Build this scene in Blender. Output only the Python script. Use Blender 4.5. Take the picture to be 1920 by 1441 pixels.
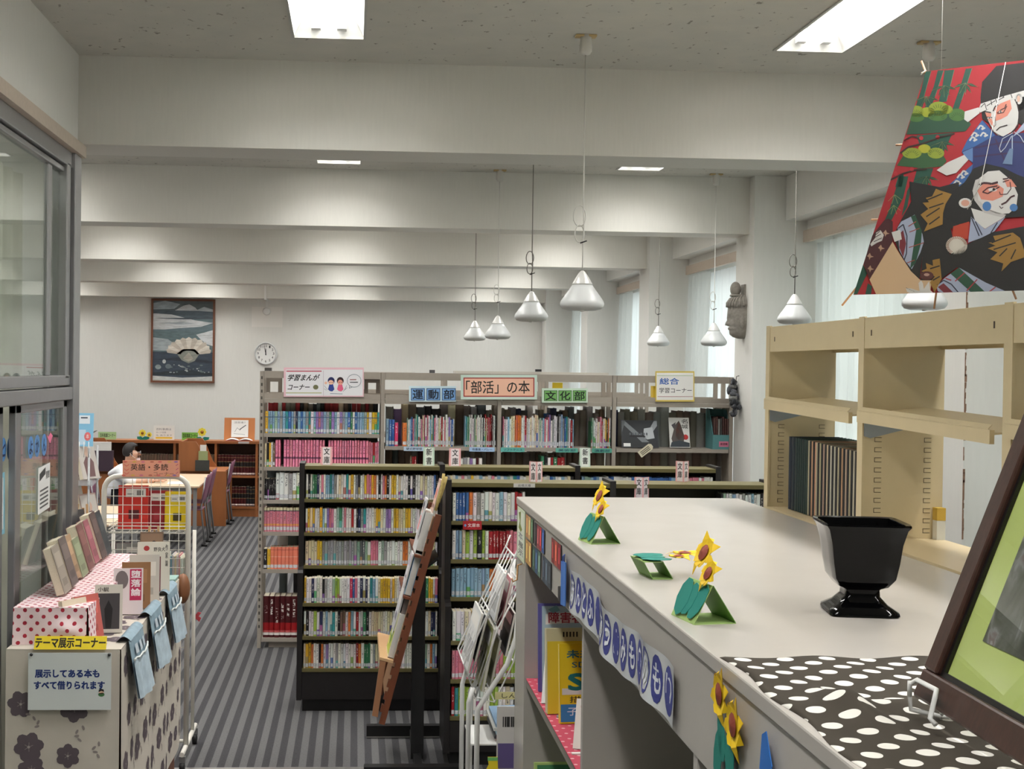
import bpy, bmesh, math, random
from mathutils import Vector, Matrix, Euler
from mathutils.geometry import tessellate_polygon
random.seed(7)
scn = bpy.context.scene
C = scn.collection
for o in list(bpy.data.objects): bpy.data.objects.remove(o)

# ---------------------------------------------------------------- camera
FPX, CXP, CYP = 2500.0, 810.0, 720.0
YAW, PITCH, ROLL = 0.0577019, 0.0124321, 0.0133
CAMP = Vector((0, 0, 2.1))
_F = Vector((math.sin(YAW)*math.cos(PITCH), math.cos(YAW)*math.cos(PITCH), -math.sin(PITCH)))
_R0 = Vector((math.cos(YAW), -math.sin(YAW), 0)); _U0 = _R0.cross(_F)
_R = _R0*math.cos(ROLL)+_U0*math.sin(ROLL); _U = -_R0*math.sin(ROLL)+_U0*math.cos(ROLL)
cd = bpy.data.cameras.new('camera'); cam = bpy.data.objects.new('camera', cd); C.objects.link(cam)
cam.matrix_world = Matrix(((_R.x, _U.x, -_F.x, CAMP.x), (_R.y, _U.y, -_F.y, CAMP.y), (_R.z, _U.z, -_F.z, CAMP.z), (0, 0, 0, 1)))
cd.sensor_fit = 'HORIZONTAL'; cd.sensor_width = 36; cd.lens = FPX/1920*36
cd.shift_x = (960-CXP)/1920; cd.shift_y = 0; cd.clip_start = 0.05; cd.clip_end = 200
scn.camera = cam

# ---------------------------------------------------------------- world, exposure
w = bpy.data.worlds.new('sky'); scn.world = w; w.use_nodes = True
w.node_tree.nodes['Background'].inputs[0].default_value = (0.96, 0.98, 1.0, 1)
w.node_tree.nodes['Background'].inputs[1].default_value = 3.0
vs = scn.view_settings
vs.view_transform = 'Standard'; vs.look = 'None'; vs.gamma = 1; vs.use_curve_mapping = False
vs.exposure = -0.08
LAMP_W = 26.0          # each two-tube ceiling fixture
LAMP_COL = (1.0, 0.995, 0.975)

# ---------------------------------------------------------------- pixel -> place helpers
def ray(x, y): return _F+_R*((x-CXP)/FPX)-_U*((y-CYP)/FPX)
def onY(x, y, Y): d = ray(x, y); return CAMP+d*(Y/d.y)
def onX(x, y, X): d = ray(x, y); return CAMP+d*(X/d.x)
def onZ(x, y, Z): d = ray(x, y); return CAMP+d*((Z-2.1)/d.z)
def onP(x, y, p, n): d = ray(x, y); return CAMP+d*((p-CAMP).dot(n)/d.dot(n))

# ---------------------------------------------------------------- materials
def lin(c): 
    c = c/255.0
    return c/12.92 if c <= 0.04045 else ((c+0.055)/1.055)**2.4
def L3(rgb): return (lin(rgb[0]), lin(rgb[1]), lin(rgb[2]), 1)
_mats = {}
def nd(nt, t, **kw):
    n = nt.nodes.new(t)
    for k, v in kw.items():
        if k.startswith('i_'): n.inputs[k[2:].replace('_', ' ')].default_value = v
        else: setattr(n, k, v)
    return n
def mat(rgb, rough=0.55, metal=0.0, name=None, noise=0.0, scale=30.0, bump=0.0, emit=0.0, trans=0.0, alpha=1.0, stretch=None, spec=0.5):
    key = (tuple(rgb), rough, metal, name, noise, scale, bump, emit, trans, alpha, stretch, spec)
    if key in _mats: return _mats[key]
    m = bpy.data.materials.new(name or 'paint'); m.use_nodes = True
    nt = m.node_tree; b = nt.nodes['Principled BSDF']
    b.inputs['Base Color'].default_value = L3(rgb); b.inputs['Roughness'].default_value = rough
    b.inputs['Metallic'].default_value = metal
    b.inputs['Specular IOR Level'].default_value = spec
    if emit:
        b.inputs['Emission Color'].default_value = L3(rgb); b.inputs['Emission Strength'].default_value = emit
    if trans: b.inputs['Transmission Weight'].default_value = trans
    if alpha < 1: b.inputs['Alpha'].default_value = alpha
    if noise or bump:
        tc = nd(nt, 'ShaderNodeTexCoord'); mp = nd(nt, 'ShaderNodeMapping')
        if stretch: mp.inputs['Scale'].default_value = stretch
        nt.links.new(tc.outputs['Object'], mp.inputs[0])
        nz = nd(nt, 'ShaderNodeTexNoise'); nz.inputs['Scale'].default_value = scale; nz.inputs['Detail'].default_value = 5
        nt.links.new(mp.outputs[0], nz.inputs['Vector'])
        if noise:
            mx = nd(nt, 'ShaderNodeMixRGB', blend_type='MULTIPLY'); mx.inputs[0].default_value = 1.0
            rp = nd(nt, 'ShaderNodeMapRange'); rp.inputs[1].default_value = 0.3; rp.inputs[2].default_value = 0.7
            rp.inputs[3].default_value = 1-noise; rp.inputs[4].default_value = 1.0
            nt.links.new(nz.outputs[0], rp.inputs[0]); nt.links.new(rp.outputs[0], mx.inputs[2])
            mx.inputs[1].default_value = L3(rgb); nt.links.new(mx.outputs[0], b.inputs['Base Color'])
        if bump:
            bp = nd(nt, 'ShaderNodeBump'); bp.inputs['Strength'].default_value = bump; bp.inputs['Distance'].default_value = 0.004
            nt.links.new(nz.outputs[0], bp.inputs['Height']); nt.links.new(bp.outputs[0], b.inputs['Normal'])
    _mats[key] = m
    return m

# ---------------------------------------------------------------- mesh builder
class MB:
    def __init__(s): s.v = []; s.f = []; s.m = []; s.mats = []; s.sm = []
    def mi(s, m):
        if m is None: return 0
        if m not in s.mats: s.mats.append(m)
        return s.mats.index(m)
    def add(s, vs_, fs, m=None, smooth=False):
        b = len(s.v); s.v += [Vector(p) for p in vs_]; k = s.mi(m)
        for f in fs: s.f.append([b+i for i in f]); s.m.append(k); s.sm.append(smooth)
        return s
    def box(s, x0, x1, y0, y1, z0, z1, m=None):
        return s.add([(x0, y0, z0), (x1, y0, z0), (x1, y1, z0), (x0, y1, z0), (x0, y0, z1), (x1, y0, z1), (x1, y1, z1), (x0, y1, z1)],
                     [(0, 3, 2, 1), (4, 5, 6, 7), (0, 1, 5, 4), (1, 2, 6, 5), (2, 3, 7, 6), (3, 0, 4, 7)], m)
    def obox(s, o, u, v, n, m=None):      # corner + three edge vectors
        o = Vector(o); u = Vector(u); v = Vector(v); n = Vector(n)
        p = [o, o+u, o+u+v, o+v]; p += [q+n for q in p]
        fs = [(0, 3, 2, 1), (4, 5, 6, 7), (0, 1, 5, 4), (1, 2, 6, 5), (2, 3, 7, 6), (3, 0, 4, 7)]
        if u.cross(v).dot(n) < 0: fs = [f[::-1] for f in fs]
        return s.add(p, fs, m)
    def prism(s, poly, vec, m=None, smooth=False):   # polygon of 3d points extruded by vec
        n = len(poly); P = [Vector(p) for p in poly]; V = Vector(vec)
        tri = tessellate_polygon([P])
        nn = Vector((0, 0, 0))
        for i in range(n): nn += (P[i]-P[0]).cross(P[(i+1) % n]-P[0])
        flip = nn.dot(V) > 0
        fs = []
        for t in tri:
            a = (P[t[1]]-P[t[0]]).cross(P[t[2]]-P[t[0]])
            t = tuple(t) if a.dot(V) < 0 else tuple(t[::-1])
            fs.append(t); fs.append(tuple(i+n for i in t[::-1]))
        s.add(P+[p+V for p in P], fs, m)
        b = len(s.v)-2*n; k = s.mi(m)
        for i in range(n):
            j = (i+1) % n
            f = [b+i, b+j, b+j+n, b+i+n]
            s.f.append(f if flip is True else f[::-1]); s.m.append(k); s.sm.append(smooth)
            if flip: pass
        return s
    def tube(s, pts, r, n=8, m=None, closed=False, r2=None):
        P = [Vector(p) for p in pts]; rings = []
        up = None; N = len(P)
        for i, p in enumerate(P):
            if closed: t = (P[(i+1) % N]-P[i-1]).normalized()
            else: t = (P[min(i+1, N-1)]-P[max(i-1, 0)]).normalized()
            if up is None:
                up = t.orthogonal().normalized()
            up = (up-t*up.dot(t))
            up = up.normalized() if up.length > 1e-6 else t.orthogonal().normalized()
            si = t.cross(up)
            rr = r if r2 is None else r+(r2-r)*i/max(1, N-1)
            rings.append([p+(up*math.cos(2*math.pi*k/n)+si*math.sin(2*math.pi*k/n))*rr for k in range(n)])
        vs_ = [q for R in rings for q in R]; fs = []
        for i in range(N if closed else N-1):
            a = i*n; b = ((i+1) % N)*n
            for k in range(n): fs.append((a+k, a+(k+1) % n, b+(k+1) % n, b+k))
        s.add(vs_, fs, m, True)
        if not closed:
            b = len(s.v)-N*n; kk = s.mi(m)
            s.f.append([b+k for k in range(n)][::-1]); s.m.append(kk); s.sm.append(False)
            s.f.append([b+(N-1)*n+k for k in range(n)]); s.m.append(kk); s.sm.append(False)
        return s
    def lathe(s, prof, c=(0, 0, 0), n=24, m=None, mx=None, cap=True):   # profile (r,z)
        c = Vector(c); vs_ = []; fs = []
        for r, z in prof:
            for k in range(n):
                a = 2*math.pi*k/n; q = Vector((r*math.cos(a), r*math.sin(a), z))
                vs_.append(c+(mx @ q if mx else q))
        for i in range(len(prof)-1):
            for k in range(n):
                fs.append((i*n+k, i*n+(k+1) % n, (i+1)*n+(k+1) % n, (i+1)*n+k))
        s.add(vs_, fs, m, True)
        b = len(s.v)-len(vs_); kk = s.mi(m)
        if not cap: return s
        if prof[0][0] > 1e-5: s.f.append([b+k for k in range(n)][::-1]); s.m.append(kk); s.sm.append(False)
        if prof[-1][0] > 1e-5: s.f.append([b+(len(prof)-1)*n+k for k in range(n)]); s.m.append(kk); s.sm.append(False)
        return s
    def grid(s, fn, nu, nv, m=None, smooth=True):
        vs_ = [fn(i/nu, j/nv) for j in range(nv+1) for i in range(nu+1)]
        fs = [(j*(nu+1)+i, j*(nu+1)+i+1, (j+1)*(nu+1)+i+1, (j+1)*(nu+1)+i) for j in range(nv) for i in range(nu)]
        return s.add(vs_, fs, m, smooth)
    def sphere(s, c, r, nu=12, nv=8, m=None, mx=None):
        c = Vector(c); r = Vector(r) if hasattr(r, '__len__') else Vector((r, r, r))
        def fn(u, v):
            a = 2*math.pi*u; b = math.pi*(v-0.5)
            q = Vector((r.x*math.cos(b)*math.cos(a), r.y*math.cos(b)*math.sin(a), r.z*math.sin(b)))
            return c+(mx @ q if mx else q)
        return s.grid(fn, nu, nv, m)

def link(o, parent=None):
    C.objects.link(o)
    if parent is not None: o.parent = parent
    return o
def tag(o, label=None, cat=None, group=None, kind=None):
    if label: o['label'] = label
    if cat: o['category'] = cat
    if group: o['group'] = group
    if kind: o['kind'] = kind
    return o
def mkmesh(name, mb, m=None):
    me = bpy.data.meshes.new(name)
    me.from_pydata([tuple(p) for p in mb.v], [], mb.f)
    ms = mb.mats if mb.mats else [m]
    for q in ms: me.materials.append(q if q is not None else m)
    for p, k, sm in zip(me.polygons, mb.m, mb.sm): p.material_index = k; p.use_smooth = sm
    me.update(); return me
def ob(name, mb, m=None, parent=None, world=True, label=None, cat=None, group=None, kind=None, bevel=0, origin=None):
    """mesh object; world=True: the builder's points are world points (moved into the parent's frame).
    a top-level mesh gets its origin at its own base centre"""
    off = Vector((0, 0, 0))
    if parent is not None and world:
        inv = parent.matrix_basis.inverted() if parent.parent is None else (parent.parent.matrix_basis @ parent.matrix_basis).inverted()
        mb.v = [inv @ p for p in mb.v]
    elif parent is None:
        xs = [p.x for p in mb.v]; ys = [p.y for p in mb.v]; zs = [p.z for p in mb.v]
        off = Vector(((min(xs)+max(xs))/2, (min(ys)+max(ys))/2, min(zs))) if origin is None else Vector(origin)
        mb.v = [p-off for p in mb.v]
    o = bpy.data.objects.new(name, mkmesh(name, mb, m)); o.location = off
    link(o, parent)
    if bevel:
        b = o.modifiers.new('bevel', 'BEVEL'); b.width = bevel; b.segments = 2; b.limit_method = 'ANGLE'
    return tag(o, label, cat, group, kind)
def thing(name, label, cat, loc=(0, 0, 0), rz=0.0, group=None):
    o = bpy.data.objects.new(name, None); o.empty_display_size = 0.05
    o.matrix_basis = Matrix.Translation(Vector(loc)) @ Matrix.Rotation(rz, 4, 'Z')
    link(o); return tag(o, label, cat, group)
def kids(o): return [c for c in C.objects if c.parent == o]
def dup(root, loc, rz=0.0, label=None, group=None):
    r = root.copy(); C.objects.link(r); r.matrix_basis = Matrix.Translation(Vector(loc)) @ Matrix.Rotation(rz, 4, 'Z')
    if label: r['label'] = label
    if group: r['group'] = group
    for ch in list(root.children):
        c = ch.copy(); C.objects.link(c); c.parent = r
        for g in list(ch.children):
            d = g.copy(); C.objects.link(d); d.parent = c
    return r
def struct(name, mb, m=None, parent=None):
    o = ob(name, mb, m, parent)
    if parent is None: o['kind'] = 'structure'
    return o

# ---------------------------------------------------------------- flat print (lettering, pictures)
_txt = {}
def glyphs(s, bold=0.0):
    k = (s, bold)
    if k in _txt: return _txt[k]
    cu = bpy.data.curves.new('t', 'FONT'); cu.body = s; cu.size = 1; cu.resolution_u = 2; cu.offset = bold
    o = bpy.data.objects.new('t', cu); C.objects.link(o)
    dg = bpy.context.evaluated_depsgraph_get(); dg.update()
    me = bpy.data.meshes.new_from_object(o.evaluated_get(dg))
    V = [(v.co.x, v.co.y) for v in me.vertices]; Fc = [list(p.vertices) for p in me.polygons]
    bpy.data.objects.remove(o); bpy.data.curves.remove(cu); bpy.data.meshes.remove(me)
    if V:
        x0 = min(p[0] for p in V); x1 = max(p[0] for p in V); y0 = min(p[1] for p in V); y1 = max(p[1] for p in V)
        V = [((p[0]-x0)/(x1-x0), (p[1]-y0)/(y1-y0)) for p in V]
    _txt[k] = (V, Fc); return _txt[k]
class Print:
    """flat inks laid on a plane; fn maps print coordinates (a,b) to a point, n is the outward normal"""
    def __init__(s, fn, n, step=0.0003): s.fn = fn; s.n = Vector(n).normalized(); s.mb = MB(); s.k = 1; s.step = step
    def col(s, c): return c if isinstance(c, bpy.types.Material) else mat(c, 0.6, name='ink')
    def poly(s, pts, c, k=None):
        P = [s.fn(*p) for p in pts]
        nn = Vector((0, 0, 0))
        for i in range(1, len(P)-1): nn += (P[i]-P[0]).cross(P[i+1]-P[0])
        tri = tessellate_polygon([P]); off = s.n*(s.step*(s.k if k is None else k)); fs = []
        for t in tri:
            a = (P[t[1]]-P[t[0]]).cross(P[t[2]]-P[t[0]])
            fs.append(tuple(t) if a.dot(s.n) > 0 else tuple(t[::-1]))
        s.mb.add([p+off for p in P], fs, s.col(c)); return s
    def rect(s, a0, b0, a1, b1, c): return s.poly([(a0, b0), (a1, b0), (a1, b1), (a0, b1)], c)
    def disc(s, a, b, ra, rb, c, n=16, rot=0.0):
        return s.poly([(a+ra*math.cos(t)*math.cos(rot)-rb*math.sin(t)*math.sin(rot), b+ra*math.cos(t)*math.sin(rot)+rb*math.sin(t)*math.cos(rot)) for t in [2*math.pi*i/n for i in range(n)]], c)
    def line(s, pts, wd, c):
        for i in range(len(pts)-1):
            (x0, y0), (x1, y1) = pts[i], pts[i+1]; L = math.hypot(x1-x0, y1-y0) or 1e-6
            dx, dy = (y1-y0)/L*wd/2, -(x1-x0)/L*wd/2; ex, ey = (x1-x0)/L*wd*.2, (y1-y0)/L*wd*.2
            s.poly([(x0+dx-ex, y0+dy-ey), (x1+dx+ex, y1+dy+ey), (x1-dx+ex, y1-dy+ey), (x0-dx-ex, y0-dy-ey)], c)
        return s
    def text(s, st, a0, b0, a1, b1, c, bold=0.012, slant=0.0, vert=False):
        """fills the box (a0,b0)-(a1,b1); b1 is the top edge value; bold thickens the strokes"""
        if vert:
            n = len(st)
            for i, ch in enumerate(st):
                t1 = b1+(b0-b1)*i/n; t0 = b1+(b0-b1)*(i+0.8)/n
                s.text(ch, a0, t0, a1, t1, c, bold, slant)
            return s
        V, Fc = glyphs(st)
        if not V: return s
        off = s.n*(s.step*s.k); hh = abs(b1-b0)*bold; am, bm_ = (a0+a1)/2, (b0+b1)/2; pm = s.fn(am, bm_)
        lu = (s.fn(am+(a1-a0)*.1, bm_)-pm).length/abs((a1-a0)*.1); lv = (s.fn(am, bm_+(b1-b0)*.1)-pm).length/abs((b1-b0)*.1); ww = hh*lv/max(lu, 1e-9)
        for dx, dy in (((0, 0),) if bold <= 0 else ((-ww, -hh), (ww, -hh), (ww, hh), (-ww, hh))):
            P = [s.fn(a0+(a1-a0)*(x+slant*y*0.3)+dx, b0+(b1-b0)*y+dy) for x, y in V]
            fs = []
            for t in Fc:
                a = (P[t[1]]-P[t[0]]).cross(P[t[2]]-P[t[0]]); fs.append(t if a.dot(s.n) > 0 else t[::-1])
            s.mb.add([p+off for p in P], fs, s.col(c)); off = off+s.n*1e-5
        return s
    def up(s): s.k += 1; return s
    def done(s, name, parent): return ob(name, s.mb, None, parent)
def plane_fn(o, u, v):
    o = Vector(o); u = Vector(u); v = Vector(v)
    return lambda a, b: o+u*a+v*b

# ================================================================ THE ROOM
CEIL = 3.52; BEAMZ = 3.11
BY = [2.80, 6.25, 9.63, 13.07, 16.55, 20.15]     # front faces of the beams
FARY = 20.5; XL = -6.2; XP = -1.29; XW = 3.45; XCOL = 2.87
M_wall = mat((226, 225, 220), 0.9, name='wallpaper', noise=0.03, scale=60, bump=0.12, stretch=(1, 1, 0.12))
M_beam = mat((222, 220, 213), 0.9, name='beam_wallpaper', noise=0.035, scale=70, bump=0.15, stretch=(1, 1, 0.1))
M_trim = mat((205, 190, 175), 0.6, name='pale_wood_trim', noise=0.08, scale=40)
M_alu = mat((168, 168, 170), 0.38, 0.75, name='aluminium', noise=0.05, scale=20)
M_white = mat((232, 231, 228), 0.5, name='white_paint')

def carpet():
    m = bpy.data.materials.new('striped_carpet'); m.use_nodes = True; nt = m.node_tree; b = nt.nodes['Principled BSDF']
    tc = nd(nt, 'ShaderNodeTexCoord'); ge = nd(nt, 'ShaderNodeNewGeometry'); sp = nd(nt, 'ShaderNodeSeparateXYZ'); nt.links.new(ge.outputs['Position'], sp.inputs[0])
    a = nd(nt, 'ShaderNodeMath', operation='MULTIPLY_ADD'); a.inputs[1].default_value = 1/0.0774; a.inputs[2].default_value = 100.5
    nt.links.new(sp.outputs[0], a.inputs[0])
    fr = nd(nt, 'ShaderNodeMath', operation='FRACT'); nt.links.new(a.outputs[0], fr.inputs[0])
    mr = nd(nt, 'ShaderNodeMapRange'); mr.inputs[1].default_value = 0.47; mr.inputs[2].default_value = 0.53
    pg = nd(nt, 'ShaderNodeMath', operation='PINGPONG'); pg.inputs[1].default_value = 0.5
    gt = nd(nt, 'ShaderNodeMath', operation='GREATER_THAN'); gt.inputs[1].default_value = 0.5; nt.links.new(fr.outputs[0], gt.inputs[0])
    nz = nd(nt, 'ShaderNodeTexNoise'); nz.inputs['Scale'].default_value = 90; nz.inputs['Detail'].default_value = 4; nt.links.new(ge.outputs['Position'], nz.inputs['Vector'])
    n2 = nd(nt, 'ShaderNodeTexNoise'); n2.inputs['Scale'].default_value = 500; nt.links.new(ge.outputs['Position'], n2.inputs['Vector'])
    mx = nd(nt, 'ShaderNodeMixRGB'); mx.inputs[1].default_value = L3((102, 101, 101)); mx.inputs[2].default_value = L3((69, 68, 70)); nt.links.new(gt.outputs[0], mx.inputs[0])
    mr2 = nd(nt, 'ShaderNodeMapRange'); mr2.inputs[1].default_value = 0.25; mr2.inputs[2].default_value = 0.75; mr2.inputs[3].default_value = 0.8; mr2.inputs[4].default_value = 1.08
    nt.links.new(nz.outputs[0], mr2.inputs[0])
    m2 = nd(nt, 'ShaderNodeMixRGB', blend_type='MULTIPLY'); m2.inputs[0].default_value = 1; nt.links.new(mx.outputs[0], m2.inputs[1]); nt.links.new(mr2.outputs[0], m2.inputs[2])
    nt.links.new(m2.outputs[0], b.inputs['Base Color']); b.inputs['Roughness'].default_value = 0.95; b.inputs['Specular IOR Level'].default_value = 0.1
    bp = nd(nt, 'ShaderNodeBump'); bp.inputs['Strength'].default_value = 0.5; bp.inputs['Distance'].default_value = 0.004; nt.links.new(n2.outputs[0], bp.inputs['Height']); nt.links.new(bp.outputs[0], b.inputs['Normal'])
    return m
def ceiling_mat():
    m = bpy.data.materials.new('acoustic_ceiling'); m.use_nodes = True; nt = m.node_tree; b = nt.nodes['Principled BSDF']
    ge = nd(nt, 'ShaderNodeNewGeometry')
    mp = nd(nt, 'ShaderNodeMapping'); mp.inputs['Scale'].default_value = (1, 0.6, 1); nt.links.new(ge.outputs['Position'], mp.inputs[0])
    vz = nd(nt, 'ShaderNodeTexNoise'); vz.inputs['Scale'].default_value = 34; vz.inputs['Detail'].default_value = 3; nt.links.new(mp.outputs[0], vz.inputs['Vector'])
    rp = nd(nt, 'ShaderNodeMapRange'); rp.inputs[1].default_value = 0.66; rp.inputs[2].default_value = 0.72; nt.links.new(vz.outputs[0], rp.inputs[0])
    nz = nd(nt, 'ShaderNodeTexNoise'); nz.inputs['Scale'].default_value = 7; nt.links.new(ge.outputs['Position'], nz.inputs['Vector'])
    m1 = nd(nt, 'ShaderNodeMixRGB'); m1.inputs[1].default_value = L3((214, 210, 201)); m1.inputs[2].default_value = L3((200, 199, 193)); nt.links.new(nz.outputs[0], m1.inputs[0])
    m2 = nd(nt, 'ShaderNodeMixRGB'); m2.inputs[2].default_value = L3((150, 146, 138)); nt.links.new(m1.outputs[0], m2.inputs[1]); nt.links.new(rp.outputs[0], m2.inputs[0])
    nt.links.new(m2.outputs[0], b.inputs['Base Color']); b.inputs['Roughness'].default_value = 0.95; b.inputs['Specular IOR Level'].default_value = 0.1
    return m
def glass_mat(name, tint=(238, 243, 240), ior=1.5, rough=0.0):
    m = bpy.data.materials.new(name); m.use_nodes = True; nt = m.node_tree
    nt.nodes.remove(nt.nodes['Principled BSDF']); out = nt.nodes['Material Output']
    tr = nd(nt, 'ShaderNodeBsdfTransparent'); tr.inputs[0].default_value = L3(tint)
    gl = nd(nt, 'ShaderNodeBsdfGlossy'); gl.inputs['Roughness'].default_value = rough
    fr = nd(nt, 'ShaderNodeFresnel'); ge = nd(nt, 'ShaderNodeNewGeometry')
    mi = nd(nt, 'ShaderNodeMix'); mi.inputs[2].default_value = ior; mi.inputs[3].default_value = 1/ior
    nt.links.new(ge.outputs['Backfacing'], mi.inputs[0]); nt.links.new(mi.outputs[0], fr.inputs[0])
    mx = nd(nt, 'ShaderNodeMixShader'); nt.links.new(fr.outputs[0], mx.inputs[0]); nt.links.new(tr.outputs[0], mx.inputs[1]); nt.links.new(gl.outputs[0], mx.inputs[2])
    nt.links.new(mx.outputs[0], out.inputs[0]); return m
M_glass = glass_mat('window_glass')
def cloth_mat(name, rgb, tl=0.5, rough=0.9):
    m = bpy.data.materials.new(name); m.use_nodes = True; nt = m.node_tree
    nt.nodes.remove(nt.nodes['Principled BSDF']); out = nt.nodes['Material Output']
    d = nd(nt, 'ShaderNodeBsdfDiffuse'); d.inputs[0].default_value = L3(rgb); t = nd(nt, 'ShaderNodeBsdfTranslucent'); t.inputs[0].default_value = L3(rgb)
    mx = nd(nt, 'ShaderNodeMixShader'); mx.inputs[0].default_value = tl; nt.links.new(d.outputs[0], mx.inputs[1]); nt.links.new(t.outputs[0], mx.inputs[2]); nt.links.new(mx.outputs[0], out.inputs[0])
    return m
M_sheer = cloth_mat('sheer_curtain_cloth', (240, 241, 243), 0.5)
M_drape = cloth_mat('drape_cloth', (226, 229, 227), 0.42)
M_lace = cloth_mat('lace_curtain_cloth', (226, 224, 212), 0.45)

# floor, ceiling with openings for the lamps
struct('floor', MB().box(XL, XW+.3, -2.4, FARY+.1, -0.05, 0.0, carpet()))
COLX = [-4.35, -2.24, -0.13, 1.98]
bays = [(-2.2, BY[0])]+[(BY[i]+.35, BY[i+1]) for i in range(5)]
lamps = []
for bi, (a, b) in enumerate(bays):
    for c in COLX:
        if c < -2 and bi < 2: 
            if c < -4: continue
        far = b-(0.46 if bi < 2 else 0.29)
        lamps.append((c, far-1.25, far))
        lamps.append((c, far-2.62, far-1.37))  # second fixture per column and bay, out of view, added for more light
def ceiling_mesh():
    mb = MB(); cm = ceiling_mat(); gm = mat((150, 150, 148), 0.9)
    ys = sorted({-2.4, FARY+.1} | {y for l in lamps for y in l[1:]}); xs = sorted({XL, XW+.3} | {c+s for c in COLX for s in (-.15, .15)})
    for i in range(len(xs)-1):
        for j in range(len(ys)-1):
            x0, x1, y0, y1 = xs[i], xs[i+1], ys[j], ys[j+1]
            if any(abs((x0+x1)/2-l[0]) < .1 and l[1] < (y0+y1)/2 < l[2] for l in lamps): continue
            mb.add([(x0, y0, CEIL), (x0, y1, CEIL), (x1, y1, CEIL), (x1, y0, CEIL)], [(0, 1, 2, 3)], cm)
    mb.add([(XL, -2.4, 3.72), (XL, FARY+.1, 3.72), (XW+.3, FARY+.1, 3.72), (XW+.3, -2.4, 3.72)], [(0, 1, 2, 3)], gm)
    return mb
struct('ceiling', ceiling_mesh())
# beams
for i, y in enumerate(BY):
    struct('trim_%d' % (i+1), MB().box(XL, 3.1, y, y+.315 if i < 5 else FARY, BEAMZ, CEIL, M_beam))
# far / left / back walls
struct('wall_far', MB().box(XL, XW+.3, FARY, FARY+.15, 0, CEIL, M_wall))
struct('wall_left', MB().box(XL-.15, XL, -2.4, FARY+.1, 0, 3.72, M_wall))
struct('wall_back', MB().box(XL, XW+.3, -2.4, -2.25, 0, 3.72, M_wall))
struct('wall_office', MB().box(XL, XP-.13, 6.17, 6.3, 0, CEIL, M_wall))
# columns, window wall
for i, y in enumerate(BY):
    struct('trim_%d' % (i+11), MB().box(XCOL, XW, y-.12, min(y+.33, FARY), 0, CEIL, M_wall))
mbw = MB()
mbw.box(XW, XW+.15, -2.4, FARY+.1, 0, 0.85, M_wall); mbw.box(XW, XW+.15, -2.4, FARY+.1, 3.02, 3.72, M_wall)
for y in BY: mbw.box(XW, XW+.15, y-.2, min(y+.45, FARY+.1), 0.85, 3.02, M_wall)
mbw.box(XW, XW+.15, -2.4, 0.3, 0.85, 3.02, M_wall)
struct('wall_right', mbw)
wins = [(BY[i]+.33, BY[i+1]-.12) for i in range(5)]
wins.insert(0, (0.2, BY[0]-.12))
def curtain_mesh(y0, y1, x, z0, z1, amp, per, m, ph=0.0, lean=0.0):
    mb = MB(); nu = max(24, int((y1-y0)/per*8))
    def fn(u, v):
        y = y0+(y1-y0)*u; t = y*2*math.pi/per+ph
        k = (0.45+0.55*(1-v))
        wob = math.sin(t+0.7*math.sin(y*5.1+ph)) + 0.35*math.sin(2.3*t+1+v)
        return Vector((x+amp*k*wob+lean*(1-v), y+0.012*math.sin(t*0.5+v*3), z0+(z1-z0)*v))
    mb.grid(fn, nu, 7, m); return mb
for i, (a, b) in enumerate(wins):
    # soffit box of the curtain recess and its timber valance board
    mbs = MB(); mbs.box(3.1, XW, a, b, 3.20, CEIL, M_wall); struct('trim_%d' % (i+21), mbs)
    struct('trim_%d' % (i+31), MB().box(3.23, 3.26, a, b, 3.045, 3.13, M_trim).box(3.26, XW, a, b, 3.13, 3.2, M_wall))
    mbf = MB()
    for yy in (a+.02, (a+b)/2-.03, b-.08): mbf.box(XW+.04, XW+.10, yy, yy+.06, 0.85, 3.02, M_alu)
    for zz in (0.85, 1.9, 2.96): mbf.box(XW+.05, XW+.09, a+.02, b-.02, zz, zz+.06, M_alu)
    wo = struct('window_%d' % (i+1), mbf)
    ob('pane', MB().box(XW+.065, XW+.07, a+.05, b-.05, .9, 2.97, M_glass), parent=wo)
    bay = ['beside the camera end of the room', 'behind the empty beige steel shelves', 'between the kite and the first column', 'behind the carved head', 'between the second and third columns', 'nearest the far wall'][i]
    if i in (1, 2):
        ob('drape_curtain', curtain_mesh(a+.02, b-.02, 3.335, 0.55, 3.04, .034, .125, M_drape, i*.9), None, label='pale blue-grey pleated curtain drawn across the window '+bay, cat='curtain', group='drawn window curtains')
    else:
        ob('sheer_curtain', curtain_mesh(a+.02, b-.02, 3.36, 0.55, 3.04, .018, .11, M_sheer, i*.9), None, label='white sheer curtain hanging in the window '+bay, cat='curtain', group='sheer window curtains')
        if i > 2:
            ob('drape_curtain', curtain_mesh(b-.75, b-.03, 3.265, 0.55, 3.03, .03, .12, M_drape, i*.9, -.06), None, label='grey-green drape gathered beside the window '+bay, cat='curtain', group='gathered window drapes')
# peeled paint along the corner of the first column
mbp = MB(); rnd = random.Random(3); M_peel = mat((158, 124, 102), 0.9, name='bare_plaster', noise=.4, scale=60)
z = 1.2
while z < 2.6:
    h = rnd.uniform(.006, .05); wd = rnd.uniform(.002, .009)
    mbp.box(XCOL-.0015, XCOL+wd, BY[1]-.1215, BY[1]-.1185, z, z+h, M_peel); z += h*rnd.uniform(.7, 1.0)+(rnd.uniform(0, .05) if rnd.random() < .2 else 0)
struct('trim_41', mbp)
# threshold strip of the carpet
struct('trim_42', MB().box(-1.25, 0.3, 6.93, 6.97, 0, 0.006, mat((170, 168, 165), .35, .8)))

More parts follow.
